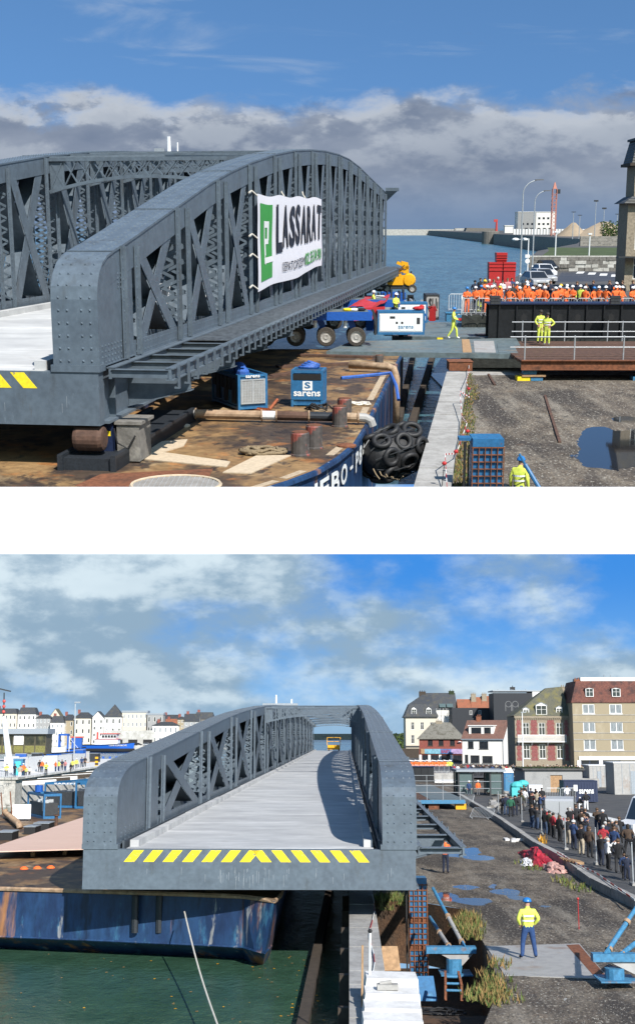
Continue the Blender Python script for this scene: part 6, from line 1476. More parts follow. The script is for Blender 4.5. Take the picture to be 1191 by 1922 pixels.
for k, (px, py, w_, lab) in enumerate(((77, 1560, 1.0, 'black lidded box open on the barge deck'), (8, 1578, .9, 'dark box at the left edge beside the plywood'), (55, 1567, .7, 'low dark tray between the two boxes'))):
    p = P2(px, py, BZ); o = thing('deck_box', lab, 'box', p); g = G(); g.box(-w_ / 2, w_ / 2, 0, 1.6, 0, .45); part('body', g, 'black', o); g = G(); g.box(-w_ / 2 - .03, w_ / 2 + .03, -.03, 1.63, .45, .5); part('lid', g, 'zinc', o)
g = G(); a, b = P2(8, 1535, BZ), P2(35, 1556, BZ); g.tube([a + Vector((0, 0, .6)), a + Vector((.1, 0, .3)), b + Vector((0, 0, .3)), b + Vector((.1, -.1, .05))], .22, 8); solo('deck_pipe', g, 'pipe_rust', 'rusty bent pipe on the barge at the left edge of the lower view', 'pipe', smooth=True)
for k, px in enumerate((5, 22)): g = G(); p = P2(px, 1530 - 3 * k, BZ); g.cyl((p.x, p.y, BZ), (p.x - .2, p.y, BZ + 1.7), .05, n=6); solo('rusty_stake', g, 'rust', ('left', 'right')[k] + ' rusty stake at the far barge edge', 'stake')
g = G(); p = P2(105, 1552, BZ); g.cyl(p, p + Vector((0, 0, .8)), .12, n=8); g.cyl(p + Vector((0, 0, .7)), p + Vector((0, 0, .8)), .2, n=8); solo('small_bollard', g, 'rust_dark', 'small rusty bollard behind the plywood', 'bollard')
for k, px in enumerate((45, 70, 95)): g = G(); p = P2(px, 1632 - k, BZ); g.lathe([(.2, 0), (.18, .05), (.08, .12)], 10); solo('orange_pad', g, 'hivis_orange', ('left', 'middle', 'right')[k] + ' orange pad on the rusty deck in front of the plywood', 'pad', (p.x, p.y, BZ + .002))
g = G(); a, b = P2(346, 1712, BZ - .5), P2(412, 1935, WZ + .8); g.tube([a.lerp(b, t) + Vector((0, 0, -.25 * math.sin(math.pi * t))) for t in [i / 12 for i in range(13)]], .028, 5); solo('mooring_rope', g, 'pale_rope', 'pale mooring rope running from the barge bow towards the camera', 'rope')
g = G(); rr = random.Random(21)
for _ in range(90):
    p = P2(rr.choice([rr.gauss(500, 70), rr.uniform(20, 570), rr.gauss(575, 20)]), rr.uniform(1785, 1920), WZ + .012); s_ = rr.uniform(.02, .06); a = rr.uniform(0, 6)
    if p.x > lf[-1].x - .3: continue
    g.face([p + Vector((s_ * math.cos(a + t), s_ * 1.5 * math.sin(a + t), 0)) for t in (0, 1.3, 3.1, 4.4)], rr.randrange(2))
struct('floating_leaves', g, ['leaf_dry', 'yellow_machine'], 'stuff')
# ---- crib tower, props, steps and gear by the pit
Yt = 50.8; xa, xb = sx2(768, Yt, 1700), sx2(801, Yt, 1700); zt_ = Q2(780, 1654, Yt).z; zb_ = -2.49; hw = (xb - xa) / 2
tw = thing('crib_tower', 'tall blue crib tower caged in rusty bars beside the bridge end, lower view', 'tower', ((xa + xb) / 2, Yt, zb_)); Ht = zt_ - zb_; nl_ = 18
def crib(w_, h):
    g = G(); g.box(-w_ / 2 + .012, w_ / 2 - .012, .02, .7, .012, h - .012); return g
wb, hb = 2 * hw / 3, (Ht - .15) / nl_; mesh_b = crib(wb, hb).mesh('crib_block', 'blue_paint'); mesh_r = crib(wb, hb).mesh('crib_block', 'rust')
for k in range(nl_):
    for i in range(3): b_ = part('crib_block', mesh_r if k in (6, 11) else mesh_b, None, tw); b_.location = (-hw + (i + .5) * wb, 0, k * hb)
for k in range(nl_ + 1): g = G(); g.box(-hw - .03, hw + .03, -.035, .02, k * hb - .018, k * hb + .018); part('cage_bar', g, 'rust', tw)
for i in range(5): g = G(); x = -hw + i * hw / 2; g.box(x - .016, x + .016, -.055, -.036, 0, Ht - .1); part('cage_bar', g, 'rust', tw)
g = G(); g.box(-hw, hw, 0, .9, Ht - .14, Ht + .1); part('cap', g, 'blue_paint', tw)
g = G(); g.box(-hw - .14, -hw - .08, .1, .2, 0, Ht - .4); part('side_post', g, 'black', tw)
def prop(lab, Y, bx0, bx1, by, pipes, ped, pedy):
    o = thing('raking_prop', lab, 'prop'); a, b = Q2(bx0, by, Y), Q2(bx1, by, Y)
    g = G(); g.bar(a, b, .35, .22); part('beam', g, 'blue_light', o)
    g = G(); m_ = a.lerp(b, .5); g.extr([a.lerp(b, .25) + Vector((0, -.1, -.11)), a.lerp(b, .95) + Vector((0, -.1, -.11)), a.lerp(b, .72) + Vector((0, -.1, -.52))], (0, .25, 0)); part('gusset', g, 'sheet_gray', o)
    for (x0, y0, x1, y1, Y1) in pipes:
        p0, p1 = Q2(x0, y0, Y), Q2(x1, y1, Y1); g = G(); g.cyl(p0.lerp(p1, .08), p0.lerp(p1, .5), .075, n=10); pp = part('pipe', g, 'sheet_gray' if Y > 40 else 'blue_light', o)
        g = G(); g.cyl(p0.lerp(p1, .5), p1, .065, n=10); part('pipe_end', g, 'blue_light', pp)
        g = G(); g.cyl(p0.lerp(p1, .48), p0.lerp(p1, .52), .11, n=10); part('collar', g, 'pipe_rust', pp); g = G(); g.cyl(p0.lerp(p1, .08), p0.lerp(p1, .11), .11, n=10); part('collar', g, 'pipe_rust', pp)
        g = G(); d = (p1 - p0).normalized(); g.bar(p0 + Vector((0, -.06, .0)), p0 + d * .35 + Vector((0, -.06, 0)), .05, .18); part('lug', g, 'blue_light', pp)
    c = Q2(ped, pedy, Y); t = Q2(ped, by, Y); g = G(); g.cyl((c.x, c.y, c.z), (c.x, c.y, t.z - .3), .28, n=14); part('pedestal', g, 'blue_light', o)
    g = G(); g.box(c.x - .5, c.x + .6, c.y - .5, c.y + .6, c.z - .04, c.z); part('foot_plate', g, 'blue_light', o)
    return o
prop('blue pipe props on a triangular bracket between tower and man', 45.0, 799, 892, 1783, ((872, 1780, 812, 1668, 49), (845, 1782, 806, 1722, 49.5)), 852, 1826)
prop('blue pipe props on a bracket at the right edge, beyond the steel sheet', 37.2, 1110, 1230, 1797, ((1134, 1794, 1215, 1672, 39), (1160, 1796, 1225, 1745, 38.5)), 1153, 1837)
for k in range(4):
    Yf = 33.5 - 1.0 * k; z = Q2(735, (1837, 1866, 1893, 1917)[k], Yf).z; zn = Q2(735, (1853, 1882, 1910, 1940)[k], Yf).z; x0, x1 = sx2(684 - 2 * k, Yf, 1850), sx2(786 + 3 * k, Yf, 1850)
    g = G(); g.hexa([(x0, Yf, zn - .2), (x1, Yf, zn - .2), (x1, Yf + 1.04, zn - .2), (x0, Yf + 1.04, zn - .2), (x0 + .05, Yf + .03, z), (x1 - .02, Yf + .03, z - .03), (x1 - .02, Yf + 1.04, z - .03), (x0 + .05, Yf + 1.04, z)]); solo('concrete_block', g, 'concrete_white', ('topmost white concrete block of the stack by the pit', 'second white concrete block from the top, pipe offcut on it', 'third white concrete block from the top by the pit', 'lowest white concrete block at the bottom edge by the pit')[k], 'block')
Yf = 31.6; p = Q2(733, 1858, Yf); g = G(); g.box(-.27, .27, 0, .3, 0, .13); g.cyl((-.2, .15, .13), (.1, .15, .17), .06, n=8); solo('cement_lump', g, 'concrete', 'small grey concrete offcut lying on the white blocks', 'offcut', (p.x, 32.9, Q2(735, 1866, 32.5).z + .003))
for k, (px, yb_, yt_, m_) in enumerate(((693, 1925, 1748, 'white_paint'), (679, 1890, 1775, 'wood'))):
    Y = 34 - k; a = Q2(px, yb_, Y); b = Q2(px + (1 if k == 0 else 1), yt_, Y); o = thing('marker_post', ('tall thin white post with black cap at the dock edge', 'short wooden stake at the dock edge')[k], 'post', a)
    g = G(); d = b - a; g.cyl((0, 0, 0), d, .03, n=6) if k == 0 else g.bar((0, 0, 0), d, .08, .05); part('rod', g, m_, o)
    if k == 0: g = G(); g.ball(d, .06, n=8, k=5); part('cap', g, 'black', o)
g = G(); pts = [P2(698 + 5 * math.sin(i), y, .35) for i, y in enumerate(range(1680, 1840, 16))]
for i in range(len(pts) - 1): g.bar(pts[i], pts[i + 1], .02, .05, m=i % 2)
solo('barrier_tape', g, ['letter_white', 'red_paint'], 'red and white tape along the coping, lower view', 'tape')
p = Q2(851, 1880, 41); o = thing('ladder_rack', 'rusty ladder-like steel rack lying by the pit', 'rack', p, R(-8)); o.scale = (.75, .75, .75)
for s_ in (-1, 1): g = G(); g.bar((s_ * .28 - .1, 1.2, .95), (s_ * .34, .3, .55), .1, .14); g.bar((s_ * .34, .3, .55), (s_ * .34, 0, 0), .1, .14); part('side_bar', g, 'rust', o)
for k in range(3): g = G(); g.cyl((-.3, .15 + .4 * k, .4 + .2 * k), (.32, .15 + .4 * k, .4 + .2 * k), .055, n=8); part('rung', g, 'blue_light', o)
for sd_, c, lab, mt in ((31, (760, 1905), 'tangle of black cables at the foot of the white blocks', 'black'), (33, (820, 1905), 'loose black cables below the rusty frame', 'black')):
    p = Q2(*c, 38); rope_heap((p.x, p.y, p.z + .02), lab, mt, .55, 60, .15, .022, sd_)
g = G(); g.box(.7, 6.5, 34, 40.5, -1.6, -1.5); struct('pit_ledge', g, 'pit_earth')
for k, (px, py, mt, lab) in enumerate(((800, 1862, 'blue_paint', 'blue steel plate leaning by the white blocks'), (732, 1805, 'wood', 'rusty board leaning against the pit wall'))):
    p = Q2(px, py, 43); g = G(); g.hexa([(-.35, 0, 0), (.35, 0, 0), (.35, .05, 0), (-.35, .05, 0), (-.25, .5, .7), (.28, .5, .7), (.28, .55, .7), (-.25, .55, .7)]); solo('leaning_plate', g, mt, lab, 'plate', (p.x, p.y, p.z - .3))
tufts('weed_clump', [P2(868 + rnd.uniform(-10, 24), 1738 + rnd.uniform(-14, 26), 0) for _ in range(16)], ['leaf_green', 'leaf_olive', 'leaf_dry'], 'leafy weeds growing behind the blue prop bracket', 'weeds', n=50, hgt=.42, spread=.4, blade=.02)
tufts('weed_clump', [P2(928 + rnd.gauss(0, 16), 1862 + rnd.gauss(0, 24), 0) for _ in range(15)], ['leaf_olive', 'leaf_dry', 'leaf_green'], 'big dry weed clump on the pit edge below the steel sheet', 'weeds', n=55, hgt=.27, spread=.4, blade=.02)
tufts('weed_clump', [P2(rnd.uniform(715, 762), rnd.uniform(1680, 1692), 0) + Vector((0, 0, -.4 * rnd.random())) for _ in range(14)], ['leaf_olive', 'leaf_green'], 'weeds on the pit edge left of the crib tower', 'weeds', n=90, hgt=.35, spread=.5, blade=.02)
tufts('weed_clump', [P2(x, y, 0) for x, y in ((985, 1622), (1000, 1632), (1010, 1612), (1075, 1665), (1090, 1672), (1055, 1655))], ['leaf_green', 'leaf_olive'], 'low weeds along the foot of the kerb wall', 'weeds', n=40, hgt=.3, spread=.6)
# puddles, sheet, stones
q_ = [P2(*p, .02) for p in ((912, 1777), (1087, 1772), (1142, 1838), (947, 1832))]
g = G(); g.prism([(v.x, v.y) for v in q_][::-1], .006, .03); ss = solo('steel_sheet', g, 'sheet_gray', 'flat grey steel sheet on the gravel under the man in yellow', 'plate')
g = G(); q_ = [P2(*p, .035) for p in ((1062, 1774), (1086, 1773), (1140, 1836), (1118, 1837))]; g.prism([(v.x, v.y) for v in q_][::-1], .032, .036); part('rusty_edge', g, 'rust', ss)
pebbles('loose_stones', 7000, P2, (800, 1191), (1520, 1922), .01, .038, ['stone_bit', 'gravel', 'stone_dark', 'stone_bit'], inside=lambda x, y: not (y > 1690 and x < 945) and x < 900 + (y - 1500) * 1.35)
for k, (px, py, h) in enumerate(((1014, 1820, .01), (988, 1905, .02))): pass
g = G(); p = P2(1086, 1745, 0); g.cyl(p, p + Vector((0, 0, 1.1)), .015, n=5); g.ball(p + Vector((0, 0, 1.1)), .05); solo('survey_pin', g, 'red_paint', 'thin red survey pin standing in the gravel', 'pin')
# ---- the man in the foreground and the worker by the walkway
person(P2(992, 1800, .037), R(188), 'man in yellow jacket and blue helmet seen from behind on the steel sheet', 'pocket', 'apart', 'hivis_yellow', 'cloth_workblue', 'cloth_black', ('helmet', 'helmet_blue'), h=1.86, bands=True, sub=2, build=1.12)
person(P2(836, 1640, 0), R(160), 'worker in orange vest under the open walkway frame', 'folded', 'stand', 'hivis_orange', 'cloth_navy', 'cloth_black', ('helmet', 'helmet_white'), h=1.8, bands=True, sub=2)
# ---- kerb wall, fence and the crowd along it
kp = [(858, 1497), (900, 1523), (935, 1546), (1000, 1593), (1045, 1618), (1105, 1664), (1191, 1709), (1300, 1765)]
kw = thing('kerb_wall', 'low pale kerb wall running diagonally between gravel and onlookers', 'wall')
pp = [P2(*p, 0) for p in kp]
for a, b in zip(pp, pp[1:]):
    m_ = max(1, int((b - a).length / 3.2))
    for k in range(m_):
        s_, e = a.lerp(b, (k + .01) / m_), a.lerp(b, (k + .99) / m_); g = G(); hh = .42 + rnd.uniform(-.015, .015); off = Vector((.42, 0, 0))
        g.hexa([s_, s_ + off, e + off, e, s_ + Vector((.02, 0, hh)), s_ + off + Vector((-.02, 0, hh)), e + off + Vector((-.02, 0, hh)), e + Vector((.02, 0, hh))]); part('kerb_stone', g, 'concrete', kw)
g = G(); g.face([p + Vector((.43, 0, .05)) for p in pp] + [P2(1700, 1765, .05), P2(1700, 1480, .05), P2(960, 1480, .05)]); struct('street', g, 'asphalt')
g = G(); g.face([P2(1055, 1521, .056), P2(1165, 1546, .056), P2(1160, 1538, .056), P2(1060, 1516, .056)]); struct('road_mark_and_sun', g, 'road_paint_and_sun')  # pale strip laid on the street as a painted patch of sunlight
fence = thing('mesh_fence', 'wire mesh site fence between the kerb wall and the onlookers', 'fence')
fp = [P2(x, y, .05) for x, y in ((935, 1528), (979, 1543), (1016, 1566), (1061, 1595), (1119, 1623), (1188, 1662), (1290, 1715))]
for p in fp: g = G(); g.cyl(p, p + Vector((0, 0, 2.0)), .035, n=6); part('post', g, 'galvanised', fence); g = G(); g.box(p.x - .12, p.x + .12, p.y - .3, p.y + .3, .05, .17); part('foot', g, 'concrete', fence)
for a, b in zip(fp, fp[1:]):
    g = G()
    for z in (.25, 1.95): g.bar(a + Vector((0, 0, z)), b + Vector((0, 0, z)), .014, .014)
    for k in range(1, 24): p = a.lerp(b, k / 24); g.bar(p + Vector((0, 0, .25)), p + Vector((0, 0, 1.95)), .0035, .0035)
    part('mesh_panel', g, 'dark_metal', fence)
g = G(); tpp = [P2(x, y, .5) for x, y in ((1045, 1600), (1075, 1618), (1119, 1640), (1191, 1690))]
for a, b in zip(tpp, tpp[1:]):
    for k in range(10): g.bar(a.lerp(b, k / 10), a.lerp(b, (k + 1) / 10), .02, .07, m=k % 2)
solo('barrier_tape', g, ['red_paint', 'letter_white'], 'red and white tape along the kerb wall in front of the onlookers', 'tape')
Z4 = lambda x, y: (920 + x * .2275, 1470 + y * .2275)
CR = [  # zoom x, zoom y of the feet, arms, jacket, trousers, head, turn, text
    (105, 262, 'stand', 'cloth_black', 'cloth_black', ('hair', 'hair_dark'), 150, 'onlooker in black at the far end of the fence line, hands down'),
    (130, 268, 'pocket', 'cloth_navy', 'cloth_jeans', ('hair', 'hair_grey'), 170, 'grey-haired onlooker in navy near the far end of the fence'),
    (168, 282, 'stand', 'cloth_green', 'cloth_black', ('hair', 'hair_brown'), 160, 'onlooker with a green top behind the far fence post'),
    (205, 272, 'folded', 'cloth_black', 'cloth_navy', ('beanie', 'cloth_black'), 150, 'onlooker in a black beanie left of the second fence post'),
    (235, 262, 'stand', 'cloth_charcoal', 'cloth_black', ('hair', 'hair_dark'), 170, 'onlooker in charcoal close to the second fence post'),
    (285, 200, 'stand', 'cloth_white', 'cloth_grey', ('hair', 'hair_dark'), 140, 'onlooker in a white coat beyond the second fence post'),
    (335, 190, 'pocket', 'cloth_navy', 'cloth_black', ('hair', 'hair_dark'), 200, 'onlooker in navy in front of the white cabinet'),
    (425, 190, 'stand', 'cloth_black', 'cloth_black', ('hair', 'hair_dark'), 180, 'onlooker in black behind the silver van'),
    (345, 378, 'folded', 'cloth_black', 'cloth_jeans', ('hair', 'hair_brown'), 120, 'left of a close pair of onlookers beside the silver van'),
    (385, 388, 'photo', 'cloth_charcoal', 'cloth_jeans', ('hair', 'hair_brown'), 110, 'right of a close pair of onlookers beside the silver van, arms raised'),
    (455, 430, 'stand', 'cloth_black', 'cloth_jeans', ('hood', 'cloth_black'), 120, 'hooded onlooker left of the one in red'),
    (490, 440, 'pocket', 'cloth_olive', 'cloth_black', ('hair', 'hair_dark'), 110, 'onlooker in an olive coat just behind the one in red'),
    (522, 462, 'pocket', 'cloth_red', 'cloth_black', ('hair', 'hair_dark'), 110, 'onlooker in a bright red jacket at the fence'),
    (575, 490, 'stand', 'cloth_black', 'cloth_black', ('long_hair', 'hair_brown'), 115, 'long-haired onlooker in black right of the one in red'),
    (645, 510, 'stand', 'cloth_charcoal', 'cloth_beige', ('hair', 'hair_brown'), 120, 'onlooker with beige trousers behind the middle fence post'),
    (690, 555, 'folded', 'cloth_blue', 'cloth_navy', ('beanie', 'cloth_white'), 120, 'onlooker in blue coat and white beanie at the fence'),
    (752, 598, 'stand', 'cloth_black', 'cloth_tan', ('hair', 'hair_brown'), 125, 'onlooker in black coat and tan trousers at the fence'),
    (822, 622, 'stand', 'cloth_brown', 'cloth_black', ('long_hair', 'hair_brown'), 130, 'onlooker in a brown coat left of the tall fence post'),
    (915, 690, 'photo', 'cloth_black', 'cloth_navy', ('hair', 'hair_brown'), 120, 'onlooker in black photographing, right of the tall fence post'),
    (975, 722, 'photo', 'cloth_white', 'cloth_black', ('hair', 'hair_grey'), 100, 'onlooker in a white jacket photographing at the fence'),
    (1060, 748, 'pocket', 'cloth_black', 'cloth_charcoal', ('hair', 'hair_brown'), 150, 'onlooker in black right of the white-jacketed one'),
    (1110, 795, 'stand', 'cloth_blue', 'cloth_black', ('hair', 'hair_brown'), 160, 'adult in a blue jacket behind a child at the right edge'),
    (1128, 808, 'folded', 'cloth_navy', 'cloth_navy', ('hair', 'hair_dark'), 160, 'child in navy in front of the adult at the right edge'),
    (755, 372, 'stand', 'cloth_black', 'cloth_black', ('hair', 'hair_dark'), 150, 'onlooker in black standing back by the van rear'),
    (710, 385, 'pocket', 'cloth_charcoal', 'cloth_black', ('hair', 'hair_brown'), 140, 'onlooker in charcoal standing back left of the one by the van rear'),
    (885, 415, 'folded', 'cloth_brown', 'cloth_jeans', ('hair', 'hair_brown'), 160, 'onlooker in brown standing back beside the white beanie'),
    (932, 422, 'stand', 'cloth_black', 'cloth_black', ('beanie', 'cloth_white'), 160, 'onlooker in black with a white beanie standing back on the road'),
    (1068, 500, 'folded', 'cloth_black', 'cloth_black', ('hair', 'hair_brown'), 170, 'broad onlooker in black alone in front of the white van'),
    (580, 150, 'stand', 'hivis_yellow', 'cloth_white', ('helmet', 'helmet_white'), 170, 'onlooker in a yellow vest beyond the silver van'),
    (635, 165, 'pocket', 'cloth_white', 'cloth_grey', ('hair', 'hair_brown'), 190, 'onlooker in a pale jacket right of the yellow vest'),
    (682, 182, 'stand', 'cloth_charcoal', 'cloth_charcoal', ('hair', 'hair_brown'), 180, 'tall onlooker in charcoal beyond the van'),
    (740, 228, 'stand', 'cloth_black', 'cloth_white', ('beanie', 'cloth_white'), 200, 'child in white trousers between the tall pair on the road'),
    (790, 230, 'pocket', 'cloth_black', 'cloth_white', ('hair', 'hair_dark'), 190, 'adult in black with white trousers on the road'),
]
for x, y, arms, jk, tr, hd, tn, lab in CR:
    px, py = Z4(x, y); person(P2(px, py, .052), R(tn), lab, arms, 'stand', jk, tr, 'cloth_black', hd, group='onlookers along the kerb wall', h=1.25 if 'child' in lab else rnd.uniform(1.68, 1.84), build=1.25)
bl_ = [(945, 1516), (1000, 1545), (1050, 1574), (1110, 1604), (1185, 1640)]
spots = []
for k in range(34):
    t = rnd.uniform(0, 3.99); i = int(t); a, b = bl_[i], bl_[i + 1]; spots.append((a[0] + (b[0] - a[0]) * (t - i) + rnd.uniform(2, 34), a[1] + (b[1] - a[1]) * (t - i) - rnd.uniform(4, 22)))
for k, (px, py) in enumerate(sorted(spots)):
    c = rnd.choice(['cloth_black', 'cloth_black', 'cloth_navy', 'cloth_charcoal', 'cloth_brown', 'cloth_grey', 'cloth_olive', 'cloth_blue', 'cloth_red', 'cloth_beige'])
    person(P2(px, py, .052), R(rnd.uniform(90, 170)), f'onlooker in {c[6:]}, {ORD[k]} from the left in the back rows of the right-hand crowd', rnd.choice(['stand', 'folded', 'pocket', 'photo']), rnd.choice(['stand', 'apart']), c, rnd.choice(['cloth_black', 'cloth_jeans', 'cloth_charcoal', 'cloth_navy']), 'cloth_black', (rnd.choice(['hair', 'hair', 'beanie', 'long_hair']), rnd.choice(['hair_dark', 'hair_brown', 'hair_grey', 'hair_dark'])), group='back rows of the right-hand crowd', h=rnd.uniform(1.62, 1.86), build=1.2)
van(P2(1056, 1556, .052) + Vector((.3, 2.4, 0)), R(168 + 0), 'silver van parked behind the onlookers, rear towards the camera', 'car_silver', 6.5, 2.1, 2.25, True)
van(Vector((Q2(1166, 1560, 88).x + 2.75, 89, .052)), R(-68), 'white van cut off by the right edge of the lower view', 'car_white', 5.6, 2.05, 2.9)
# red tarpaulin heap
p = P2(1022, 1632, .0); o = thing('tarpaulin_heap', 'crumpled red and pink tarpaulin dumped over the kerb wall', 'tarpaulin', p)
def crumple(nm, m_, x0, x1, y0, y1, h, seed):
    g = G(); rr = random.Random(seed); n = 14
    f = lambda u, v: h * (max(0, math.sin(math.pi * u) * math.sin(math.pi * v)) ** .6) * (.7 + .3 * math.sin(u * 9 + seed) * math.cos(v * 7)) + .05 * rr.random()
    g.add([(x0 + (x1 - x0) * i / n + .1 * rr.uniform(-1, 1) + .35 * (j / n), y0 + (y1 - y0) * j / n + .3 * rr.uniform(-1, 1), f(i / n, j / n)) for i in range(n + 1) for j in range(n + 1)], [(i * (n + 1) + j, (i + 1) * (n + 1) + j, (i + 1) * (n + 1) + j + 1, i * (n + 1) + j + 1) for i in range(n) for j in range(n)]); part(nm, g, m_, o)
crumple('red_tarp', 'red_tarp', -.35, .9, 1.0, 9.0, .75, 1); crumple('pink_tarp', 'pink_tarp', -.2, .85, -2.2, 2.0, .4, 2); crumple('white_rag', 'cloth_white', -.95, -.35, 1.5, 4.5, .3, 3)
g = G(); p = P2(967, 1580, 0); rr = random.Random(6)
for k in range(6): g.box(p.x + .25 * k - .6, p.x + .25 * k - .3, p.y + rr.uniform(-1, 1), p.y + 1 + rr.uniform(-1, 1), 0, .08 + .1 * rr.random())
solo('rubble', g, 'concrete_white', 'scatter of white rubble on the gravel by the kerb wall', 'rubble')
g = G()
for k in range(5): p = P2(1055 + 6 * k, 1611 + 2 * k, .47); g.box(p.x - .12, p.x + .3, p.y - .8, p.y + .4, .43, .47 + .02 * k)
solo('board_pile', g, 'wood', 'loose boards lying on the kerb wall right of the tarpaulin', 'boards')
tufts('weed_clump', [P2(1016, 1580, .05), P2(1020, 1584, .05)], ['yellow_machine', 'leaf_dry'], 'small clump of yellow-orange weeds behind the kerb wall', 'weeds', n=30, hgt=.5, spread=.25)
# ---- middle ground: platform, girder, shelter, cabins
pf = thing('timber_platform', 'rusty platform with plates and railing beside the far bridge side', 'platform')
fa, fb, ba = P2(770, 1502, .9), P2(866, 1499, .9), P2(770, 1480, .9)
for k in range(6): g = G(); y0 = fa.y + (ba.y - fa.y) * (k + .05) / 6; y1 = fa.y + (ba.y - fa.y) * (k + .95) / 6; g.box(fa.x - 4, sx2(806, y0), y0, y1, .75, .9); part('plank', g, 'rust_dark', pf)
g = G(); g.box(sx2(806, fa.y) + .02, fb.x, fa.y, ba.y + 10, .7, .92); part('plate', g, 'plate_steel', pf)
g = G(); g.box(fa.x - 4, fb.x, fa.y - .12, fa.y - .01, .55, .9); part('edge_beam', g, 'blue_light', pf)
for y_ in (fa.y + .2, ba.y + 4): rail_set(pf, y_, [sx2(p, y_) for p in (776, 800, 830, 862)], .9, 2.3, (2.25, 1.6), fa.x - 3, fb.x)
for px in (802, 850): p = P2(px, 1512, 0); g = G(); g.box(p.x - .5, p.x + .5, fa.y + .2, fa.y + 1.4, 0, .545); part('support', g, 'rust' if px == 802 else 'yellow_machine', pf)
p = P2(772, 1468, 0); gd = thing('plate_girder', 'black plate girder below the far orange row, lower view', 'girder', (p.x - 6, p.y, 0))
g = G(); w_ = sx2(814, p.y) - p.x + 6; g.box(0, w_, 0, .2, 0, 2.2); part('web', g, 'black_girder', gd); g = G(); g.box(-.1, w_ + .1, -.2, 1.5, 2.2, 2.35); part('top_flange', g, 'blue_dark', gd)
for k in range(int(w_)): g = G(); g.box(.5 + k, .6 + k, -.08, 0, 0, 2.2); part('stiffener', g, 'black_girder', gd)
g = G(); a, b, c, d = P2(815, 1466, .3), P2(862, 1466, .3), P2(866, 1446, .3), P2(815, 1446, .3); g.prism([(v.x, v.y) for v in (a, b, c, d)], .02, .3); solo('concrete_pad', g, 'concrete_white', 'pale broken concrete pad beside the glass shelter', 'concrete')
k = 0
for i in range(34):
    px = 757 + i * 2.7; Y = 196 + (i % 4) * 4; zf = Q2(px, 1449, Y).z
    person((sx2(px, Y), Y, zf), rnd.uniform(-.4, .4), f'worker in orange, {ORD[i]} from the left in the distant row beside the bridge', 'folded' if i % 2 else 'stand', 'stand', 'hivis_orange' if i < 30 else 'hivis_yellow', 'cloth_navy', 'cloth_black', ('helmet', 'helmet_white'), group='distant workers in orange', h=1.8, build=1.1)
g = G(); a = P2(757, 1452, 0); g.box(sx2(740, 194), sx2(850, 210), 193, 212, -.1, zf - .005); struct('quay_terrace', g, 'concrete')
for i in range(9): Y = 194; px = 762 + 9.5 * i; barrier((sx2(px, Y), Y, zf), 0, f'{ORD[i]} crowd barrier from the left before the distant orange row', w=.78, h=1.2, group='distant barriers')
cl = ['cloth_black', 'cloth_navy', 'cloth_charcoal', 'cloth_red', 'cloth_white', 'cloth_brown', 'cloth_blue', 'cloth_beige', 'cloth_grey']
for i in range(34):
    px = 848 + i * 3.6 + rnd.uniform(-.8, .8); Y = 208 + (i % 3) * 5; c = rnd.choice(cl)
    person((sx2(px, Y), Y, .302), rnd.uniform(-.5, .5), f'distant onlooker in {c[6:]}, {ORD[i]} from the left in front of the shops', 'stand', 'stand', c, 'cloth_black', 'cloth_black', ('hair', rnd.choice(['hair_dark', 'hair_brown', 'hair_grey'])), group='distant onlookers before the shops', h=rnd.uniform(1.65, 1.85), build=1.15)
for i in range(18):
    px = 990 + i * 6.0 + rnd.uniform(-1.5, 1.5); Y = 172; c = rnd.choice(cl)
    person((sx2(px, Y), Y, 1.25), rnd.uniform(-.5, .5), f'distant onlooker in {c[6:]}, {ORD[i]} from the left behind the low grey building', 'stand', 'stand', c, 'cloth_black', 'cloth_black', ('hair', rnd.choice(['hair_dark', 'hair_brown', 'hair_grey'])), group='onlookers behind the low building', h=rnd.uniform(1.65, 1.85), build=1.15)
g = G(); g.box(sx2(978, 170), sx2(1120, 170), 169, 180, 0, 1.245); struct('raised_walk', g, 'concrete')
g = G(); g.face([(sx2(840, 200), 200, .3), (120, 200, .3), (160, 330, .3), (sx2(700, 330), 420, .3), (sx2(745, 330), 330, .3)]); struct('town_street', g, 'asphalt')
# glass shelter
Y = 147; x0, x1 = sx2(860, Y), sx2(942, Y); sh = thing('glass_shelter', 'grey metal and glass shelter frame on the quay', 'shelter', (x0, Y, 0)); w_ = x1 - x0; h = Q2(880, 1445, Y).z
g = G()
for x in (0, .33 * w_, .72 * w_, w_):
    for y in (0, 5): g.box(x - .08, x + .08, y - .08, y + .08, 0, h - .25)
part('frame', g, 'dark_metal', sh); g = G(); g.box(-.3, w_ + .4, -.4, 5.4, h - .25, h); part('roof', g, 'zinc', sh)
g = G()
for z in (.9, 1.7): g.box(0, w_, -.04, .04, z - .03, z + .03); g.box(-.04, .04, 0, 5, z - .03, z + .03); g.box(w_ - .04, w_ + .04, 0, 5, z - .03, z + .03)
part('glazing_bar', g, 'zinc', sh)
for y in (.05, 4.9): 
    for xa_, xb_ in ((.02, .32), (.74, .99)): g = G(); g.box(w_ * xa_, w_ * xb_, y, y + .02, .25, h - .4); part('pane', g, 'glass_panel', sh)
for (px, py, jk, hd, lab) in ((880, 1496, 'cloth_blue', 'helmet_white', 'worker in blue with white helmet by the glass shelter'), (897, 1495, 'hivis_orange', 'helmet_white', 'worker in orange and yellow with white helmet by the glass shelter')):
    person(P2(px, py, 0), R(20), lab, 'stand', 'stand', jk, 'cloth_navy' if 'blue' in jk else 'cloth_grey', 'cloth_black', ('helmet', hd), h=1.8, build=1.1)
barrier(P2(871, 1512, 0), R(-60), 'grey crowd barrier leaning by the platform corner', w=2.4, h=1.2, tilt=R(-20)); barrier(P2(900, 1538, 0), R(-48), 'grey crowd barrier fallen against the kerb wall', w=2.4, h=1.1, tilt=R(-35))
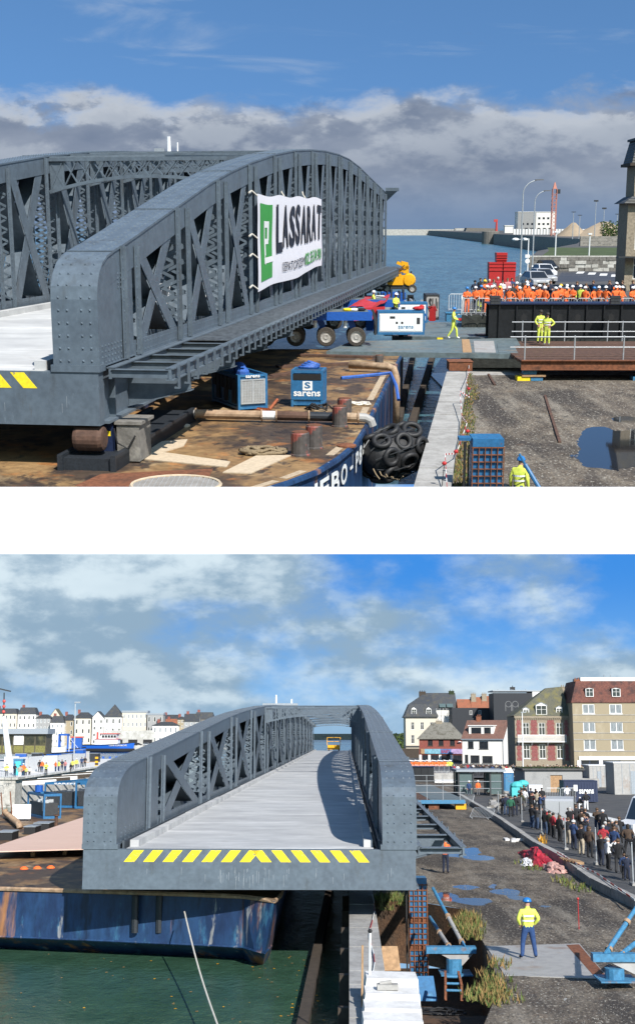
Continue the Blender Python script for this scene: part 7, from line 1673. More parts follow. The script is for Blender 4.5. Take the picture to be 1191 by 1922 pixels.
for k, px in enumerate((1036, 1064)): Y = 128; barrier((sx2(px, Y), Y, .052), 0, ('left', 'right')[k] + ' tall crowd barrier of the pair beyond the silver van', w=1.5, h=1.7)
# low building, cabins, skip, bags
Y = 156; x0, x1 = sx2(984, Y), sx2(1092, Y); h = Q2(1000, 1446, Y).z; o = thing('low_building', 'low grey rendered hut with a brown door', 'building', (x0, Y, 0)); w_ = x1 - x0; dx = sx2(1032, Y) - x0
g = G(); facade(g, 0, w_, 0, h, [(dx, dx + 1.5, 0, h * .78)], 0, .2); g.face([(0, 8, 0), (0, 0, 0), (0, 0, h), (0, 8, h)]); g.face([(w_, 0, 0), (w_, 8, 0), (w_, 8, h), (w_, 0, h)]); part('wall', g, 'gray_wall', o)
g = G(); g.box(-.3, w_ + .3, -.3, 8.2, h, h + .2); part('roof', g, 'asphalt', o); g = G(); g.box(dx, dx + 1.5, .12, .19, 0, h * .78); dr = part('door', g, 'wood', o); g = G(); g.box(dx + 1.3, dx + 1.36, .06, .12, 1.0, 1.15); part('handle', g, 'galvanised', dr)
g = G(); rr = random.Random(17)
for _ in range(500): x, y = rr.uniform(-.2, w_ + .2), rr.uniform(-.2, 6); s_ = rr.uniform(.05, .16); a = rr.uniform(0, 6); g.add([(x + s_ * math.cos(a), y + s_ * math.sin(a), h + .2), (x - s_ * math.cos(a), y - s_ * math.sin(a), h + .2), (x, y, h + .25 + s_)], [(0, 1, 2)])
part('moss', g, 'hedge', o, kind='stuff')
Y = 132; p = Q2(1090, 1503, Y); o = thing('site_container', 'dark blue site container with white logo behind the onlookers', 'container', (p.x, Y, .052)); w_ = 62 * Y / FPX
g = G(); g.box(-w_ / 2, w_ / 2, 0, 2.4, .1, 2.2); part('body', g, 'blue_dark', o); g = G()
for k in range(12): x = -w_ / 2 + w_ * (k + .5) / 12; g.box(x - .06, x + .06, -.04, 0, .2, 2.1)
part('rib', g, 'blue_dark', o); part('lettering', on_front(fit_text('sarens', -.2, 1.35, .95, 1.4, .004, .02), -.06), 'letter_white', o); g = G(); g.box(-.75, -.35, -.06, -.045, 1.2, 1.85); part('logo', g, 'letter_white', o); g = G(); g.box(-w_ / 2, w_ / 2, -.05, 2.45, 2.2, 2.3); part('lid', g, 'blue_dark', o)
for k, (x0_, x1_, yt_, yb_, Y, lab) in enumerate(((1106, 1141, 1438, 1467, 170, 'white site cabin, left of the two beside the beige block'), (1153, 1225, 1433, 1482, 150, 'larger white site cabin at the right edge'))):
    a, b = Q2(x0_, yb_, Y), Q2(x1_, yt_, Y); w_ = b.x - a.x; h = b.z - .05; o = thing('site_cabin', lab, 'cabin', (a.x, Y, .052)); g = G(); g.box(0, w_, 0, 4.5, 0, h); part('body', g, 'sheet_gray', o)  # white cabin walls coloured grey to carry their shade
    g = G(); g.box(-.08, w_ + .08, -.08, 4.58, h, h + .12); part('roof', g, 'white_paint', o); g = G()
    for i in range(1, 5): g.box(w_ * i / 5 - .03, w_ * i / 5 + .03, -.03, 0, .1, h - .1)
    part('panel_joint', g, 'zinc', o); g = G(); g.box(w_ * .42, w_ * .58, -.04, -.005, .05, h * .75); part('door', g, 'zinc', o)
p = P2(990, 1500, .05); o = thing('rubble_bag', 'turquoise sack bulging on the site beside the white cabinet', 'bag', p + Vector((0, 3, 0))); g = G(); g.box(-1.3, .2, 0, 1.4, 0, 1.1); g.ball((-.5, .7, 1.3), .9, .8, .5, 10, 6); g.ball((.1, .7, 1.5), .7, .7, .45, 10, 6); part('sack', g, 'teal', o)
p = P2(1009, 1510, .05); g = G(); g.box(-.7, .7, 0, 1.2, 0, 1.9); g.box(-.72, .72, -.03, 0, .1, .12); g.box(-.02, .02, -.03, 0, .15, 1.85); solo('cabinet', g, 'white_paint', 'white cabinet standing right of the turquoise sack', 'cabinet', p + Vector((0, 1, 0)))
p = P2(955, 1488, .05); o = thing('portable_toilet', 'blue plastic cabin with white roof right of the glass shelter', 'cabin', p); g = G(); g.box(-.6, .6, 0, 1.2, 0, 2.4); part('body', g, 'blue_paint', o); g = G(); g.hexa([(-.65, -.05, 2.4), (.65, -.05, 2.4), (.65, 1.25, 2.4), (-.65, 1.25, 2.4), (-.4, .2, 2.9), (.4, .2, 2.9), (.4, 1.0, 2.9), (-.4, 1.0, 2.9)]); part('roof', g, 'white_paint', o); g = G(); g.box(-.42, .42, -.03, 0, .1, 2.2); part('door', g, 'blue_light', o)
g = G(); rr = random.Random(19)
for _ in range(120):
    p = P2(rr.uniform(915, 985), rr.uniform(1485, 1520), .05); s_ = rr.uniform(.1, .4); g.hexa([p + Vector((s_ * a * rr.uniform(.6, 1), s_ * b * rr.uniform(.6, 1.2), c * s_ * rr.uniform(.5, .9))) for a, b, c in ((-1, -1, 0), (1, -1, 0), (1, 1, 0), (-1, 1, 0), (-1, -1, 1), (1, -1, 1), (1, 1, 1), (-1, 1, 1))], rr.randrange(2))
struct('rubble_field', g, ['concrete', 'stone_dark'], 'stuff')
# street pole
p = Q2(981, 1450, 205); o = thing('street_lamp', 'thin white lamp pole in front of the red brick house', 'street lamp', (p.x, 205, .3)); g = G(); h = Q2(983, 1338, 205).z - .3; g.cyl((0, 0, 0), (.15, 0, h), .11, .07, 8); part('pole', g, 'white_paint', o); g = G(); g.box(-.1, .8, -.12, .12, h, h + .12); part('lamp_head', g, 'zinc', o)
# ---- houses on the right
def hz2(py, Y, base): return Q2(900, py, Y).z - base
def mk(name, lab, cat, x0, x1, Y, rz=0.0, base=.3):
    a, b = sx2(x0, Y), sx2(x1, Y); return thing(name, lab, cat, (a, Y, base), rz), (b - a) / math.cos(rz), (lambda px: (sx2(px, Y) - a) / math.cos(rz)), (lambda py: hz2(py, Y, base))
def fill(o, hol, **kw):
    for h in hol: window(o, *h[:4], **kw)
# beige block
o, w_, X, Z = mk('apartment_block', 'beige apartment block with dark red tiled attic at the right edge', 'building', 1078, 1222, 248)
hol = [(X(a), X(b), Z(d), Z(c)) for a, b in ((1097, 1120), (1148, 1172)) for c, d in ((1322, 1340), (1356, 1375), (1388, 1408))]; hol2 = [(X(1090), X(1124), 0, Z(1425)), (X(1131), X(1165), 0, Z(1425))]
shell(o, w_, 12, Z(1319), 'beige_wall', hol + hol2, 0.0); fill(o, hol, pane='curtain_glass', fw=.14); fill(o, hol2, frame='blue_dark', sill=False, fw=.2)
for py in (1342, 1355.5, 1376, 1388.5, 1410): g = G(); g.box(0, w_, -.07, -.003, Z(py) - .07, Z(py) + .05); part('string_course', g, 'concrete', o)
g = G(); g.box(X(1087), X(1215), -.25, -.003, Z(1427), Z(1420)); part('shop_fascia', g, 'trim_white', o)
g = G(); g.box(X(1083), X(1090), -.2, -.004, 0, Z(1427.5)); g.box(X(1124), X(1131), -.2, -.004, 0, Z(1427.5)); part('shop_pier', g, 'trim_white', o)
rf = roof_mansard(o, 0, w_, 12, Z(1319), Z(1278), 'red_tile', 1.1)
for a, b in ((1104, 1119), (1154, 1170)): dormer(rf, (X(a) + X(b)) / 2, -.1, Z(1308), X(b) - X(a), Z(1292) - Z(1308), 'trim_white', 'red_tile', 1.3, .12)
g = G(); g.box(X(1098), w_ + 2, 1.3, 9, Z(1278), Z(1271)); part('parapet', g, 'white_wall', rf); g = G(); g.cyl((X(1145), 2, Z(1271)), (X(1145), 2, Z(1266)), .1, n=6); g.cyl((X(1157), 2, Z(1271)), (X(1157), 2, Z(1266)), .1, n=6); part('roof_vent', g, 'zinc', rf); chimney(rf, X(1092), 2, Z(1279), Z(1276), 1.2, .8, 'orange_tile', 2)
# red brick house
o, w_, X, Z = mk('brick_house', 'red brick and stone house with long white balcony and mossy roof', 'house', 968, 1073, 252)
upw = [(983, 995), (1013, 1025), (1046, 1058)]; hol = [(X(a), X(b), Z(1380), Z(1357)) for a, b in upw] + [(X(a), X(b), Z(1424), Z(1398)) for a, b in upw]
shell(o, w_, 10, Z(1345), 'ashlar', hol, 0.0); fill(o, hol, trans=1, fw=.09)
for (a, b) in ((970.5, 980), (997.5, 1010.5), (1028, 1043), (1061, 1069)):
    for c, d in ((1382, 1352), (1428, 1397)):
        nr_ = 6; zA, zB = Z(c), Z(d)
        for r_ in range(nr_):
            ins = .12 if r_ % 2 else 0.0; g = G(); g.box(X(a) + ins, X(b) - ins, -.04, -.004, zA + (zB - zA) * r_ / nr_ + .01, zA + (zB - zA) * (r_ + 1) / nr_ - .01); part('brick_panel', g, 'red_brick', o)
g = G(); g.box(-.1, w_ + .1, -.25, -.004, Z(1348), Z(1344)); part('cornice', g, 'ashlar', o)
for k in range(26): g = G(); x = w_ * (k + .5) / 26; g.box(x - .12, x + .12, -.2, -.005, Z(1351), Z(1348)); part('dentil', g, 'ashlar', o)
bal = G(); bal.box(X(971), X(1063), -1.1, -.01, Z(1393.5), Z(1392)); bl_ = part('balcony', bal, 'trim_white', o)
g = G(); g.box(X(971), X(1063), -1.1, -1.02, Z(1380.5), Z(1379.5))
for k in range(46): x = X(971) + (X(1063) - X(971)) * (k + .5) / 46; g.box(x - .05, x + .05, -1.09, -1.03, Z(1392), Z(1380.5))
part('balustrade', g, 'trim_white', bl_)
for px in (974, 999, 1029, 1058): g = G(); g.extr([(X(px) - .15, -.01, Z(1400)), (X(px) - .15, -.01, Z(1393.5)), (X(px) - .15, -.9, Z(1393.5))], (.3, 0, 0)); part('bracket', g, 'trim_white', bl_)
g = G(); zE, zR = Z(1344), Z(1288)
g.add([(-.3, -.3, zE), (w_ + .1, -.3, zE), (w_ + .1, 10, zE), (-.3, 10, zE), (X(1035), 3.2, zR - .3), (X(1064), 3.2, zR), (X(1072), 5, Z(1296)), (X(1035), 5, zR - .3)], [(0, 1, 5, 4), (1, 6, 5), (0, 4, 7, 3), (4, 5, 6, 7), (1, 2, 6), (3, 7, 6, 2)]); rf = part('roof', g, 'mossy_slate', o)
dormer(rf, X(1019), -.15, Z(1342), 2.2, Z(1324) - Z(1342), 'trim_white', 'zinc', 2.2, .55); dormer(rf, X(990), .1, Z(1340), 1.25, Z(1331) - Z(1340), 'trim_white', 'zinc', 1.3, .3); dormer(rf, X(1053), .1, Z(1340), 1.25, Z(1329) - Z(1340), 'trim_white', 'zinc', 1.4, .35)
g = G(); g.box(w_ + .05, w_ + .45, .05, 9, 0, Z(1340)); part('party_wall', g, 'white_wall', o); chimney(rf, X(1068), 4, Z(1300), Z(1289), .8, .6, 'ashlar', 2)
# white house
rz = R(-24); o, w_, X, Z = mk('white_house', 'white rendered house with brown tiled roof and wide box dormer', 'house', 868, 941, 292, rz)
hol = [(X(878), X(888), Z(1405), Z(1392)), (X(898), X(914), Z(1406), Z(1392)), (X(872), X(878), Z(1432), Z(1417)), (X(882), X(898), Z(1432), Z(1418)), (X(903), X(921), Z(1432), Z(1419))]
D_ = 9.5; zr = Z(1353); shell(o, w_, D_, Z(1386), 'white_wall', hol, 0.0, gable=zr); fill(o, hol, frame='dark_metal', fw=.1); rf = roof_gable(o, 0, w_, D_, Z(1386), zr, 'brown_tile')
g = G(); a, b, zA, zB = X(878), X(922), Z(1381), Z(1363); h2 = [(X(882), X(900), zA + .3, zB - .35), (X(905), X(917), zA + .3, zB - .35)]
facade(g, a, b, zA, zB, h2, 1.0, .15); g.face([(a, 4.5, zB), (a, 1.0, zB), (a, 1.0, zA)]); g.face([(b, 1.0, zB), (b, 4.5, zB), (b, 1.0, zA)]); dm = part('dormer', g, 'white_wall', rf); g = G(); g.box(a - .15, b + .15, .75, 4.6, zB, zB + .2); part('dormer_roof', g, 'trim_white', dm)
for h in h2: g = G(); g.face([(h[0], 1.12, h[2]), (h[1], 1.12, h[2]), (h[1], 1.12, h[3]), (h[0], 1.12, h[3])]); part('pane', g, 'glass', dm)
chimney(rf, X(888), D_ / 2, zr - .4, Z(1345), 1.0, .8, 'orange_tile', 2); g = G(); g.cyl((w_ - .1, -.1, 0), (w_ - .1, -.1, Z(1387)), .06, n=6); g.box(-.2, w_ + .2, -.45, -.3, Z(1389), Z(1387)); part('gutter', g, 'zinc', o)
# red shop
rz = R(-8); o, w_, X, Z = mk('shop', 'low red brick shop with colourful sign band and old tiled roof', 'shop', 787, 868, 310, rz)
hol = [(X(a), X(a + 9), Z(1400), Z(1388.5)) for a in (803, 823, 844)]; hol2 = [(X(a), X(b), 0, Z(1417.5)) for a, b in ((792, 804), (808, 824), (828, 845), (849, 866))]
shell(o, w_, 9, Z(1387), 'shop_brick', hol + hol2, 0.0); fill(o, hol, frame='dark_wood'); fill(o, hol2, frame='dark_metal', sill=False)
for k, (a, b, c) in enumerate(((790, 797, 'wood'), (797, 826, 'sign_teal'), (826, 846, 'sign_blue'), (846, 868, 'sign_mauve'))): g = G(); g.box(X(a), X(b), -.3, -.01, Z(1415), Z(1406)); sgn = part('sign_band', g, c, o)
part('lettering', on_front(fit_text('BABY', X(828), X(844), Z(1413.5), Z(1407.5), .01, .01), -.33), 'cloth_red', o); 
for a in (789, 805.5, 825.5, 846.5): g = G(); g.box(X(a) - .3, X(a) + .3, -.12, -.004, 0, Z(1417)); part('pier', g, 'white_wall', o)
rf = roof_hip(o, 0, w_, 9, Z(1386.5), Z(1356), 'old_tile', 3.2, .5); chimney(rf, X(823), 4.5, Z(1366), Z(1354), 1.6, .9, 'ashlar', 3); g = G(); g.cyl((X(862), -.4, Z(1394)), (X(862), -.34, Z(1393)), .45, n=14); part('dish', g, 'white_paint', o)
# villa with slate roofs
o, w_, X, Z = mk('villa', 'tall old villa with steep slate roofs and chimneys beside the bridge', 'house', 762, 822, 368)
hol = [(X(a), X(a + 6), Z(d), Z(c)) for a in (772, 790, 808) for c, d in ((1356, 1370), (1380, 1396))]
shell(o, w_, 9, Z(1347), 'cream_wall', hol, 0.0); fill(o, hol, trans=1); g = G(); g.box(-.5, w_ + .1, -.5, 9, Z(1347), Z(1345)); part('cornice', g, 'slate', o); g = G(); g.box(-.3, w_, -.4, 9, Z(1402), Z(1400)); part('string_course', g, 'slate', o)
rf = roof_mansard(o, 0, w_, 9, Z(1345), Z(1322), 'slate', 1.2, .3)
for px in (778, 806): dormer(rf, X(px), .0, Z(1343), 1.5, Z(1331) - Z(1343), 'trim_white', 'slate', 1.3, .6)
g = G(); g.add([(1.2, 1.2, Z(1322)), (w_ - 1.2, 1.2, Z(1322)), (w_ - 1.2, 8, Z(1322)), (1.2, 8, Z(1322)), (X(797), 4.5, Z(1303)), (X(815), 4.5, Z(1303))], [(0, 1, 5, 4), (1, 2, 5), (2, 3, 4, 5), (3, 0, 4)]); part('roof_top', g, 'slate', rf)
chimney(rf, X(797), 5, Z(1312), Z(1298), 2.0, .8, 'dark_wood', 3); g = G(); g.box(X(762) - 1.2, X(790), -.9, -.45, 0, Z(1405)); part('shopfront', g, 'dark_wood', o)
o, w_, X, Z = mk('scaffolded_house', 'slate-roofed house wrapped in pale scaffolding behind the villa', 'house', 820, 858, 372)
shell(o, w_, 8, Z(1332), 'white_wall', [(X(838), X(844), Z(1338) if False else Z(1352), Z(1342))], 0.0); g = G(); zA, zB = Z(1332), Z(1301); g.hexa([(-3.2, -.4, zA), (w_ + .2, -.4, zA), (w_ + .2, 4, zB), (-4.6, 4, zB), (-3.2, -.2, zA + .2), (w_ + .2, -.2, zA + .2), (w_ + .2, 4.2, zB + .15), (-4.6, 4.2, zB + .15)]); rf = part('roof', g, 'slate', o); chimney(rf, w_ - .9, 4.2, zB - 1, Z(1297), 1.6, 1.0, 'hedge', 2)
for k in range(2): g = G(); g.hexa([(X(826 + 14 * k), -.6, Z(1328)), (X(838 + 14 * k), -.6, Z(1328)), (X(838 + 14 * k), .6, Z(1322)), (X(826 + 14 * k), .6, Z(1322)), (X(826 + 14 * k), -.6, Z(1327)), (X(838 + 14 * k), -.6, Z(1327)), (X(838 + 14 * k), .6, Z(1321)), (X(826 + 14 * k), .6, Z(1321))]); part('skylight', g, 'glass_panel', rf)
g = G()
for k in range(7): x = w_ * k / 6; g.bar((x, -1.2, 0), (x, -1.2, Z(1330)), .1, .1)
for z in range(3, int(Z(1330)), 2): g.bar((0, -1.2, z), (w_, -1.2, z), .1, .1)
part('scaffold', g, 'galvanised', o)
# slate-clad blocks and the roofs behind
o, w_, X, Z = mk('slate_block', 'long low block clad in black slate behind the shops', 'building', 850, 930, 335); g = G(); g.box(0, w_, 0, 8, 0, Z(1329)); part('wall', g, 'slate_cladding', o)
for px in (883, 900, 920): window(o, X(px), X(px + 5), Z(1342), Z(1334), y=-.01, sill=False)
o, w_, X, Z = mk('slate_block', 'tall block with black slate gable wall and white return', 'building', 929, 1003, 325); g = G(); g.box(0, w_, 0, 9, 0, Z(1301)); part('wall', g, 'slate_cladding', o); g = G(); g.box(w_ + .005, w_ + 3.0, -.05, 9, 0, Z(1298)); part('return_wall', g, 'white_wall', o); g = G(); g.box(-.2, w_ + 3.2, -.2, 9.2, Z(1298) + .01, Z(1298) + .3); rf = part('roof', g, 'zinc', o); chimney(rf, X(969), 3, Z(1298), Z(1290), 1.2, .9, 'black', 1)
for k in range(5): g = G(); x = X(940 + 13 * k); g.cyl((x, 2, Z(1298)), (x, 2, Z(1293 + (k % 2) * 2)), .06, n=5); g.bar((x - .6, 2, Z(1294.5)), (x + .6, 2, Z(1294.5)), .05, .05); part('aerial', g, 'zinc', rf)
for px in (957, 970): g = G(); g.torus((X(px), -.02, Z(1322)), (0, 1, 0), .75, .05, 16, 4); g.box(X(px) - .78, X(px) - .70, -.05, 0, Z(1335), Z(1322)); g.box(X(px) + .70, X(px) + .78, -.05, 0, Z(1335), Z(1322)); part('arched_outline', g, 'gray_wall', o)
for k, (a, b, yt, lab) in enumerate(((862, 890, 1313, 'orange tiled roof furthest left behind the slate blocks'), (888, 912, 1309, 'orange tiled roof with two chimneys behind the slate block'), (908, 934, 1307, 'orange tiled roof right beside the tall slate block'))):
    o, w_, X, Z = mk('roof_house', lab, 'house', a, b, 362); g = G(); g.box(0, w_, .2, 6, 0, Z(1332)); part('wall', g, 'cream_wall', o); rf = roof_gable(o, 0, w_, 6, Z(1332), Z(yt), 'orange_tile')
    if k: chimney(rf, w_ * .2, 2.2, Z(yt + 10), Z(1303), 1.4, .8, 'ashlar', 3)
# low land and jetty beyond the bridge portal
Y = 1900; g = G(); g.box(sx2(500, Y), sx2(760, Y), Y, Y + 30, -3, 7.5); solo('breakwater', g, 'stone_pale', 'pale breakwater seen through the bridge portal', 'breakwater')
g = G(); Y = 560; g.box(sx2(735, Y), sx2(775, Y), Y, Y + 30, -3, 4); struct('far_shore', g, 'stone_dark')
g = G(); rr = random.Random(44)
for k in range(700): x, y, z = rr.uniform(sx2(738, 540), sx2(770, 540)), rr.uniform(535, 550), -1 + 8 * rr.random() ** 1.2; s_ = rr.uniform(.4, 1.0); a = rr.uniform(0, 3); g.add([(x - s_ * math.cos(a), y, z), (x + s_ * math.cos(a), y + s_ * math.sin(a), z + .3), (x, y, z + s_)], [(0, 1, 2)], k % 2)
solo('shore_bushes', g, ['hedge', 'leaf_green'], 'dark bushes on the shore between bridge and villa', 'bushes')
# ---- left bank
tq = [P2(-120, 1474, 1.5), P2(30, 1463, 1.5), P2(100, 1453, 1.5), P2(190, 1440, 1.5), P2(222, 1431, 1.5)]
g = G(); bt = [Vector((p.x + 1.0, p.y - 7.0, WZ - .1)) for p in tq]
for i in range(len(tq) - 1): g.face([tq[i], tq[i + 1], bt[i + 1], bt[i]])
g.face([tq[-1], (tq[-1].x - 6, 300, 1.5), (bt[-1].x - 6, 300, WZ), bt[-1]]); struct('quay_slope', g, 'stone_pale')
g = G(); g.face(tq + [Vector((tq[-1].x - 6, 290, 1.5)), Vector((-150, 290, 1.5))]); struct('left_quay', g, 'concrete_white')
rows = thing('quay_edge', 'row of pale edge stones along the sloping left quay', 'coping')
for a, b in zip(tq, tq[1:]):
    m_ = int((b - a).length / 4)
    for k in range(m_): s_, e = a.lerp(b, (k + .02) / m_), a.lerp(b, (k + .98) / m_); g = G(); g.bar(s_ + Vector((0, 0, .12)), e + Vector((0, 0, .12)), .7, .28); part('edge_stone', g, 'concrete_white', rows)
g = G(); p = P2(5, 1466, 1.5); g.box(p.x - 3.2, p.x + 2.3, p.y - 3, p.y + .5, -3, 1.75); g.box(p.x - 3.4, p.x + 2.6, p.y - 3.2, p.y + .6, 1.75, 2.0); solo('quay_bastion', g, 'stone_pale', 'square stone bastion at the left edge of the sloping quay', 'wall')
hb_ = thing('hoarding', 'white site hoarding behind the workers on the left quay', 'hoarding')
pts = [P2(x, y, 1.5) for x, y in ((22, 1453), (52, 1450), (80, 1447), (108, 1445), (135, 1442), (160, 1439))]
for a, b in zip(pts, pts[1:]): g = G(); a2, b2 = a.lerp(b, .03), a.lerp(b, .97); g.extr([a2, b2, b2 + Vector((0, 0, 2.3)), a2 + Vector((0, 0, 2.3))], (0, .08, 0)); part('panel', g, 'white_paint', hb_)
LP = [(12, 1460, 'hivis_yellow', 'cloth_navy', 'yellow vest at the bastion, furthest left'), (27, 1459, 'cloth_navy', 'cloth_navy', 'navy clothes beside the blue cabin door'), (37, 1463, 'cloth_beige', 'cloth_white', 'pale trousers at the quay edge'), (43, 1459, 'hivis_orange', 'cloth_navy', 'orange vest leaning near the quay edge'), (48, 1458, 'hivis_yellow', 'cloth_black', 'yellow vest seated by the edge'), (55, 1458, 'cloth_white', 'cloth_charcoal', 'white top beside the seated one'), (74, 1449, 'cloth_black', 'cloth_black', 'black clothes at a gap in the hoarding'), (79, 1450, 'hivis_orange', 'cloth_jeans', 'orange jacket left of the middle group'), (86, 1456, 'hivis_yellow', 'cloth_black', 'yellow jacket in front of the middle group'), (104, 1451, 'hivis_orange', 'cloth_jeans', 'orange vest and jeans, left of a pair'), (110, 1450, 'hivis_yellow', 'cloth_blue', 'yellow vest, right of a pair'), (116, 1448, 'cloth_navy', 'cloth_navy', 'navy jacket near the lamp post'), (122, 1450, 'cloth_pink', 'cloth_jeans', 'pink top and jeans'), (132, 1449, 'cloth_black', 'cloth_black', 'black clothes crouching by the lamp post'), (136, 1448, 'hivis_yellow', 'cloth_charcoal', 'yellow vest just right of the lamp post'), (143, 1445, 'hivis_yellow', 'cloth_grey', 'yellow vest with grey trousers'), (153, 1441, 'cloth_blue', 'cloth_navy', 'blue jacket at the end of the hoarding'), (159, 1440, 'cloth_black', 'cloth_black', 'black clothes at the quay end')]
for i, (px, py, jk, tr, lab) in enumerate(LP): person(P2(px, py, 1.502), rnd.uniform(-1, 1), 'person on the left quay, ' + lab, rnd.choice(['stand', 'folded', 'pocket']), 'stand', jk, tr, 'cloth_black', ('helmet', 'helmet_white') if 'hivis' in jk and i % 2 else ('hair', 'hair_dark'), group='people on the left quay', build=1.15, h=1.3 if 'seated' in lab or 'crouch' in lab else 1.78)
p = P2(33, 1456, 1.5); o = thing('portable_toilet', 'bright blue plastic cabin on the left quay', 'cabin', p); g = G(); g.box(-.65, .65, 0, 1.3, 0, 2.1); part('body', g, 'blue_light', o); g = G(); g.box(-.7, .7, -.05, 1.35, 2.1, 2.25); part('roof', g, 'blue_light', o); g = G(); g.box(-.4, .4, -.03, 0, .1, 1.95); part('door', g, 'teal', o)
for k in range(3): p = P2(4 + 9 * k, 1466 - k, 1.75); barrier((p.x, p.y - 1, 2.0), R(8), f'{ORD[k]} striped barrier from the left on the bastion', w=.8, h=1.1, group='barriers on the bastion')
rr = random.Random(53)
for k in range(12):
    px, py = 20 + k * 14.5 + rr.uniform(-4, 4), 1441 - k * .9; p = P2(px, py, 1.5); w_, h = rr.uniform(1.0, 2.6), rr.uniform(1.2, 2.6); m_ = ('white_paint', 'blue_bright', 'sheet_gray', 'dark_metal')[k % 4]
    o = thing('site_crate', f'{("white", "blue", "grey", "dark")[k % 4]} crate, {ORD[k]} from the left behind the hoarding on the left quay', 'crate', p, rr.uniform(-.3, .3), 'crates behind the hoarding')
    g = G(); g.box(-w_ / 2, w_ / 2, 0, 1.6, .1, h); part('body', g, m_, o); g = G(); g.box(-w_ / 2 - .05, w_ / 2 + .05, -.05, 1.65, h, h + .1); part('lid', g, 'zinc', o); g = G(); g.box(-w_ / 2, w_ / 2, -.02, 1.6, 0, .1); part('pallet', g, 'wood', o)
for k in range(10):
    p = P2(30 + 15 * k, 1464 - 2.1 * k, 1.5); g = G(); g.bar(p + Vector((0, -1.5, -.45)), p + Vector((5, .4, -.2)), .12, .5); solo('slope_timber', g, 'dark_wood' if k % 3 else 'concrete_white', f'{ORD[k]} timber baulk from the left lying on the sloping quay', 'timber', group='baulks on the quay slope')
# lookout cabin on posts
Y = 262; o = thing('lookout_cabin', 'dark glazed lookout cabin with flat roof on posts, left edge', 'cabin', (sx2(-60, Y), Y, 1.5)); w_ = sx2(84, Y) - sx2(-60, Y); Z = lambda py: hz2(py, Y, 1.5)
g = G(); g.box(0, w_, 0, 6, Z(1416), Z(1378)); part('wall', g, 'cabin_wood', o)
for k in range(7):
    x0_, x1_ = w_ * (k + .06) / 7, w_ * (k + .94) / 7; g = G(); g.box(x0_, x1_, -.06, -.003, Z(1398), Z(1381)); part('pane', g, 'letter_white' if k == 4 else 'cabin_glass', o); g = G(); g.box(x0_, x1_, -.05, -.003, Z(1413), Z(1400)); part('panel', g, 'leaf_olive', o)
g = G(); g.box(-.4, w_ + .5, -.8, 6.6, Z(1378), Z(1368)); part('roof', g, 'zinc', o); g = G()
for x in (w_ * .3, w_ * .65, w_ - .4): g.box(x - .25, x + .25, 1, 1.5, 0, Z(1416))
part('leg', g, 'dark_metal', o)
# signal mast and lamp post
Y = 190; a, b = Q2(20, 1452, Y), Q2(7, 1345, Y); o = thing('signal_mast', 'leaning white signal mast with red lights at the left edge', 'mast', (a.x, Y, 1.5)); d = Vector((b.x - a.x, 0, b.z - 1.5)); g = G(); g.cyl((0, 0, 0), d, .55, .35, 10); part('mast', g, 'white_paint', o)
for k in range(3): g = G(); g.ball(d + Vector((0, -.2, .7 + .8 * k)), .26, .22, .26, 8, 6); part('signal_lamp', g, 'tug_red', o)
g = G(); g.bar(d, d + Vector((-.1, 0, 3.6)), .16, .16); g.bar(d + Vector((-.9, 0, 4.2)), d + Vector((.9, 0, 3.8)), .3, .2); part('top_fitting', g, 'dark_metal', o)
Y = 215; p = Q2(138, 1443, Y); o = thing('street_lamp', 'slim lamp post on the left quay against the town', 'street lamp', (p.x, Y, 1.5)); h = hz2(1320, Y, 1.5); g = G(); g.cyl((0, 0, 0), (0, 0, h * .5), .13, .12, 8); g.cyl((0, 0, h * .5), (-.1, 0, h), .12, .08, 8); part('pole', g, 'galvanised', o); g = G(); g.box(-.2, .85, -.2, .2, h, h + .25); part('lamp_head', g, 'zinc', o)
p = P2(181, 1440, 1.5); g = G()
for k in range(6): g.box(-.25, .25, -.2, .2, k * .35, (k + 1) * .35 - .003, k % 2)
solo('hazard_post', g, ['yellow_machine', 'black'], 'short yellow and black striped post at the quay end', 'post', p)
# boats
def boat(name, lab, cat, p, rz, L_, W_, H_, hull, trim):
    o = thing(name, lab, cat, p, rz); g = G(); st_ = []
    for t in [i / 10 for i in range(11)]:
        x = -L_ / 2 + L_ * t; w_ = W_ / 2 * (1 - max(0, (t - .6) / .4) ** 2.2 * .95) * (.9 if t < .05 else 1); sh_ = H_ * (1 + .35 * max(0, t - .4) ** 1.5 * 2)
        st_.append([(x, -w_, sh_), (x - (0 if t < .9 else .6), -w_ * .75, 0), (x - (0 if t < .9 else .6), w_ * .75, 0), (x, w_, sh_)])
    V = [v for s_ in st_ for v in s_]; g.add(V, [(i * 4 + j, (i + 1) * 4 + j, (i + 1) * 4 + j + 1, i * 4 + j + 1) for i in range(10) for j in range(3)] + [(0, 1, 2, 3), (40, 43, 42, 41)] + [(i * 4, i * 4 + 3, (i + 1) * 4 + 3, (i + 1) * 4) for i in range(10)]); part('hull', g, hull, o)
    g = G(); g.tube([s_[0] for s_ in st_] + [s_[3] for s_ in st_[::-1]], .22, 5); part('fender', g, trim, o); return o
Y = 590; p = Q2(203, 1414, Y); tug = boat('tug_boat', 'blue tug with white wheelhouse and red trim moored by the town', 'tug', (p.x, Y, WZ), R(-4), 25, 8, 3.6, 'tug_blue', 'rubber')
g = G(); g.tube([(-12.5 + 2.5 * i, -4.05 * (1 - max(0, (i / 10 - .6) / .4) ** 2.2 * .95), 1.2) for i in range(11)], .8, 6); part('side_fender', g, 'rubber', tug)
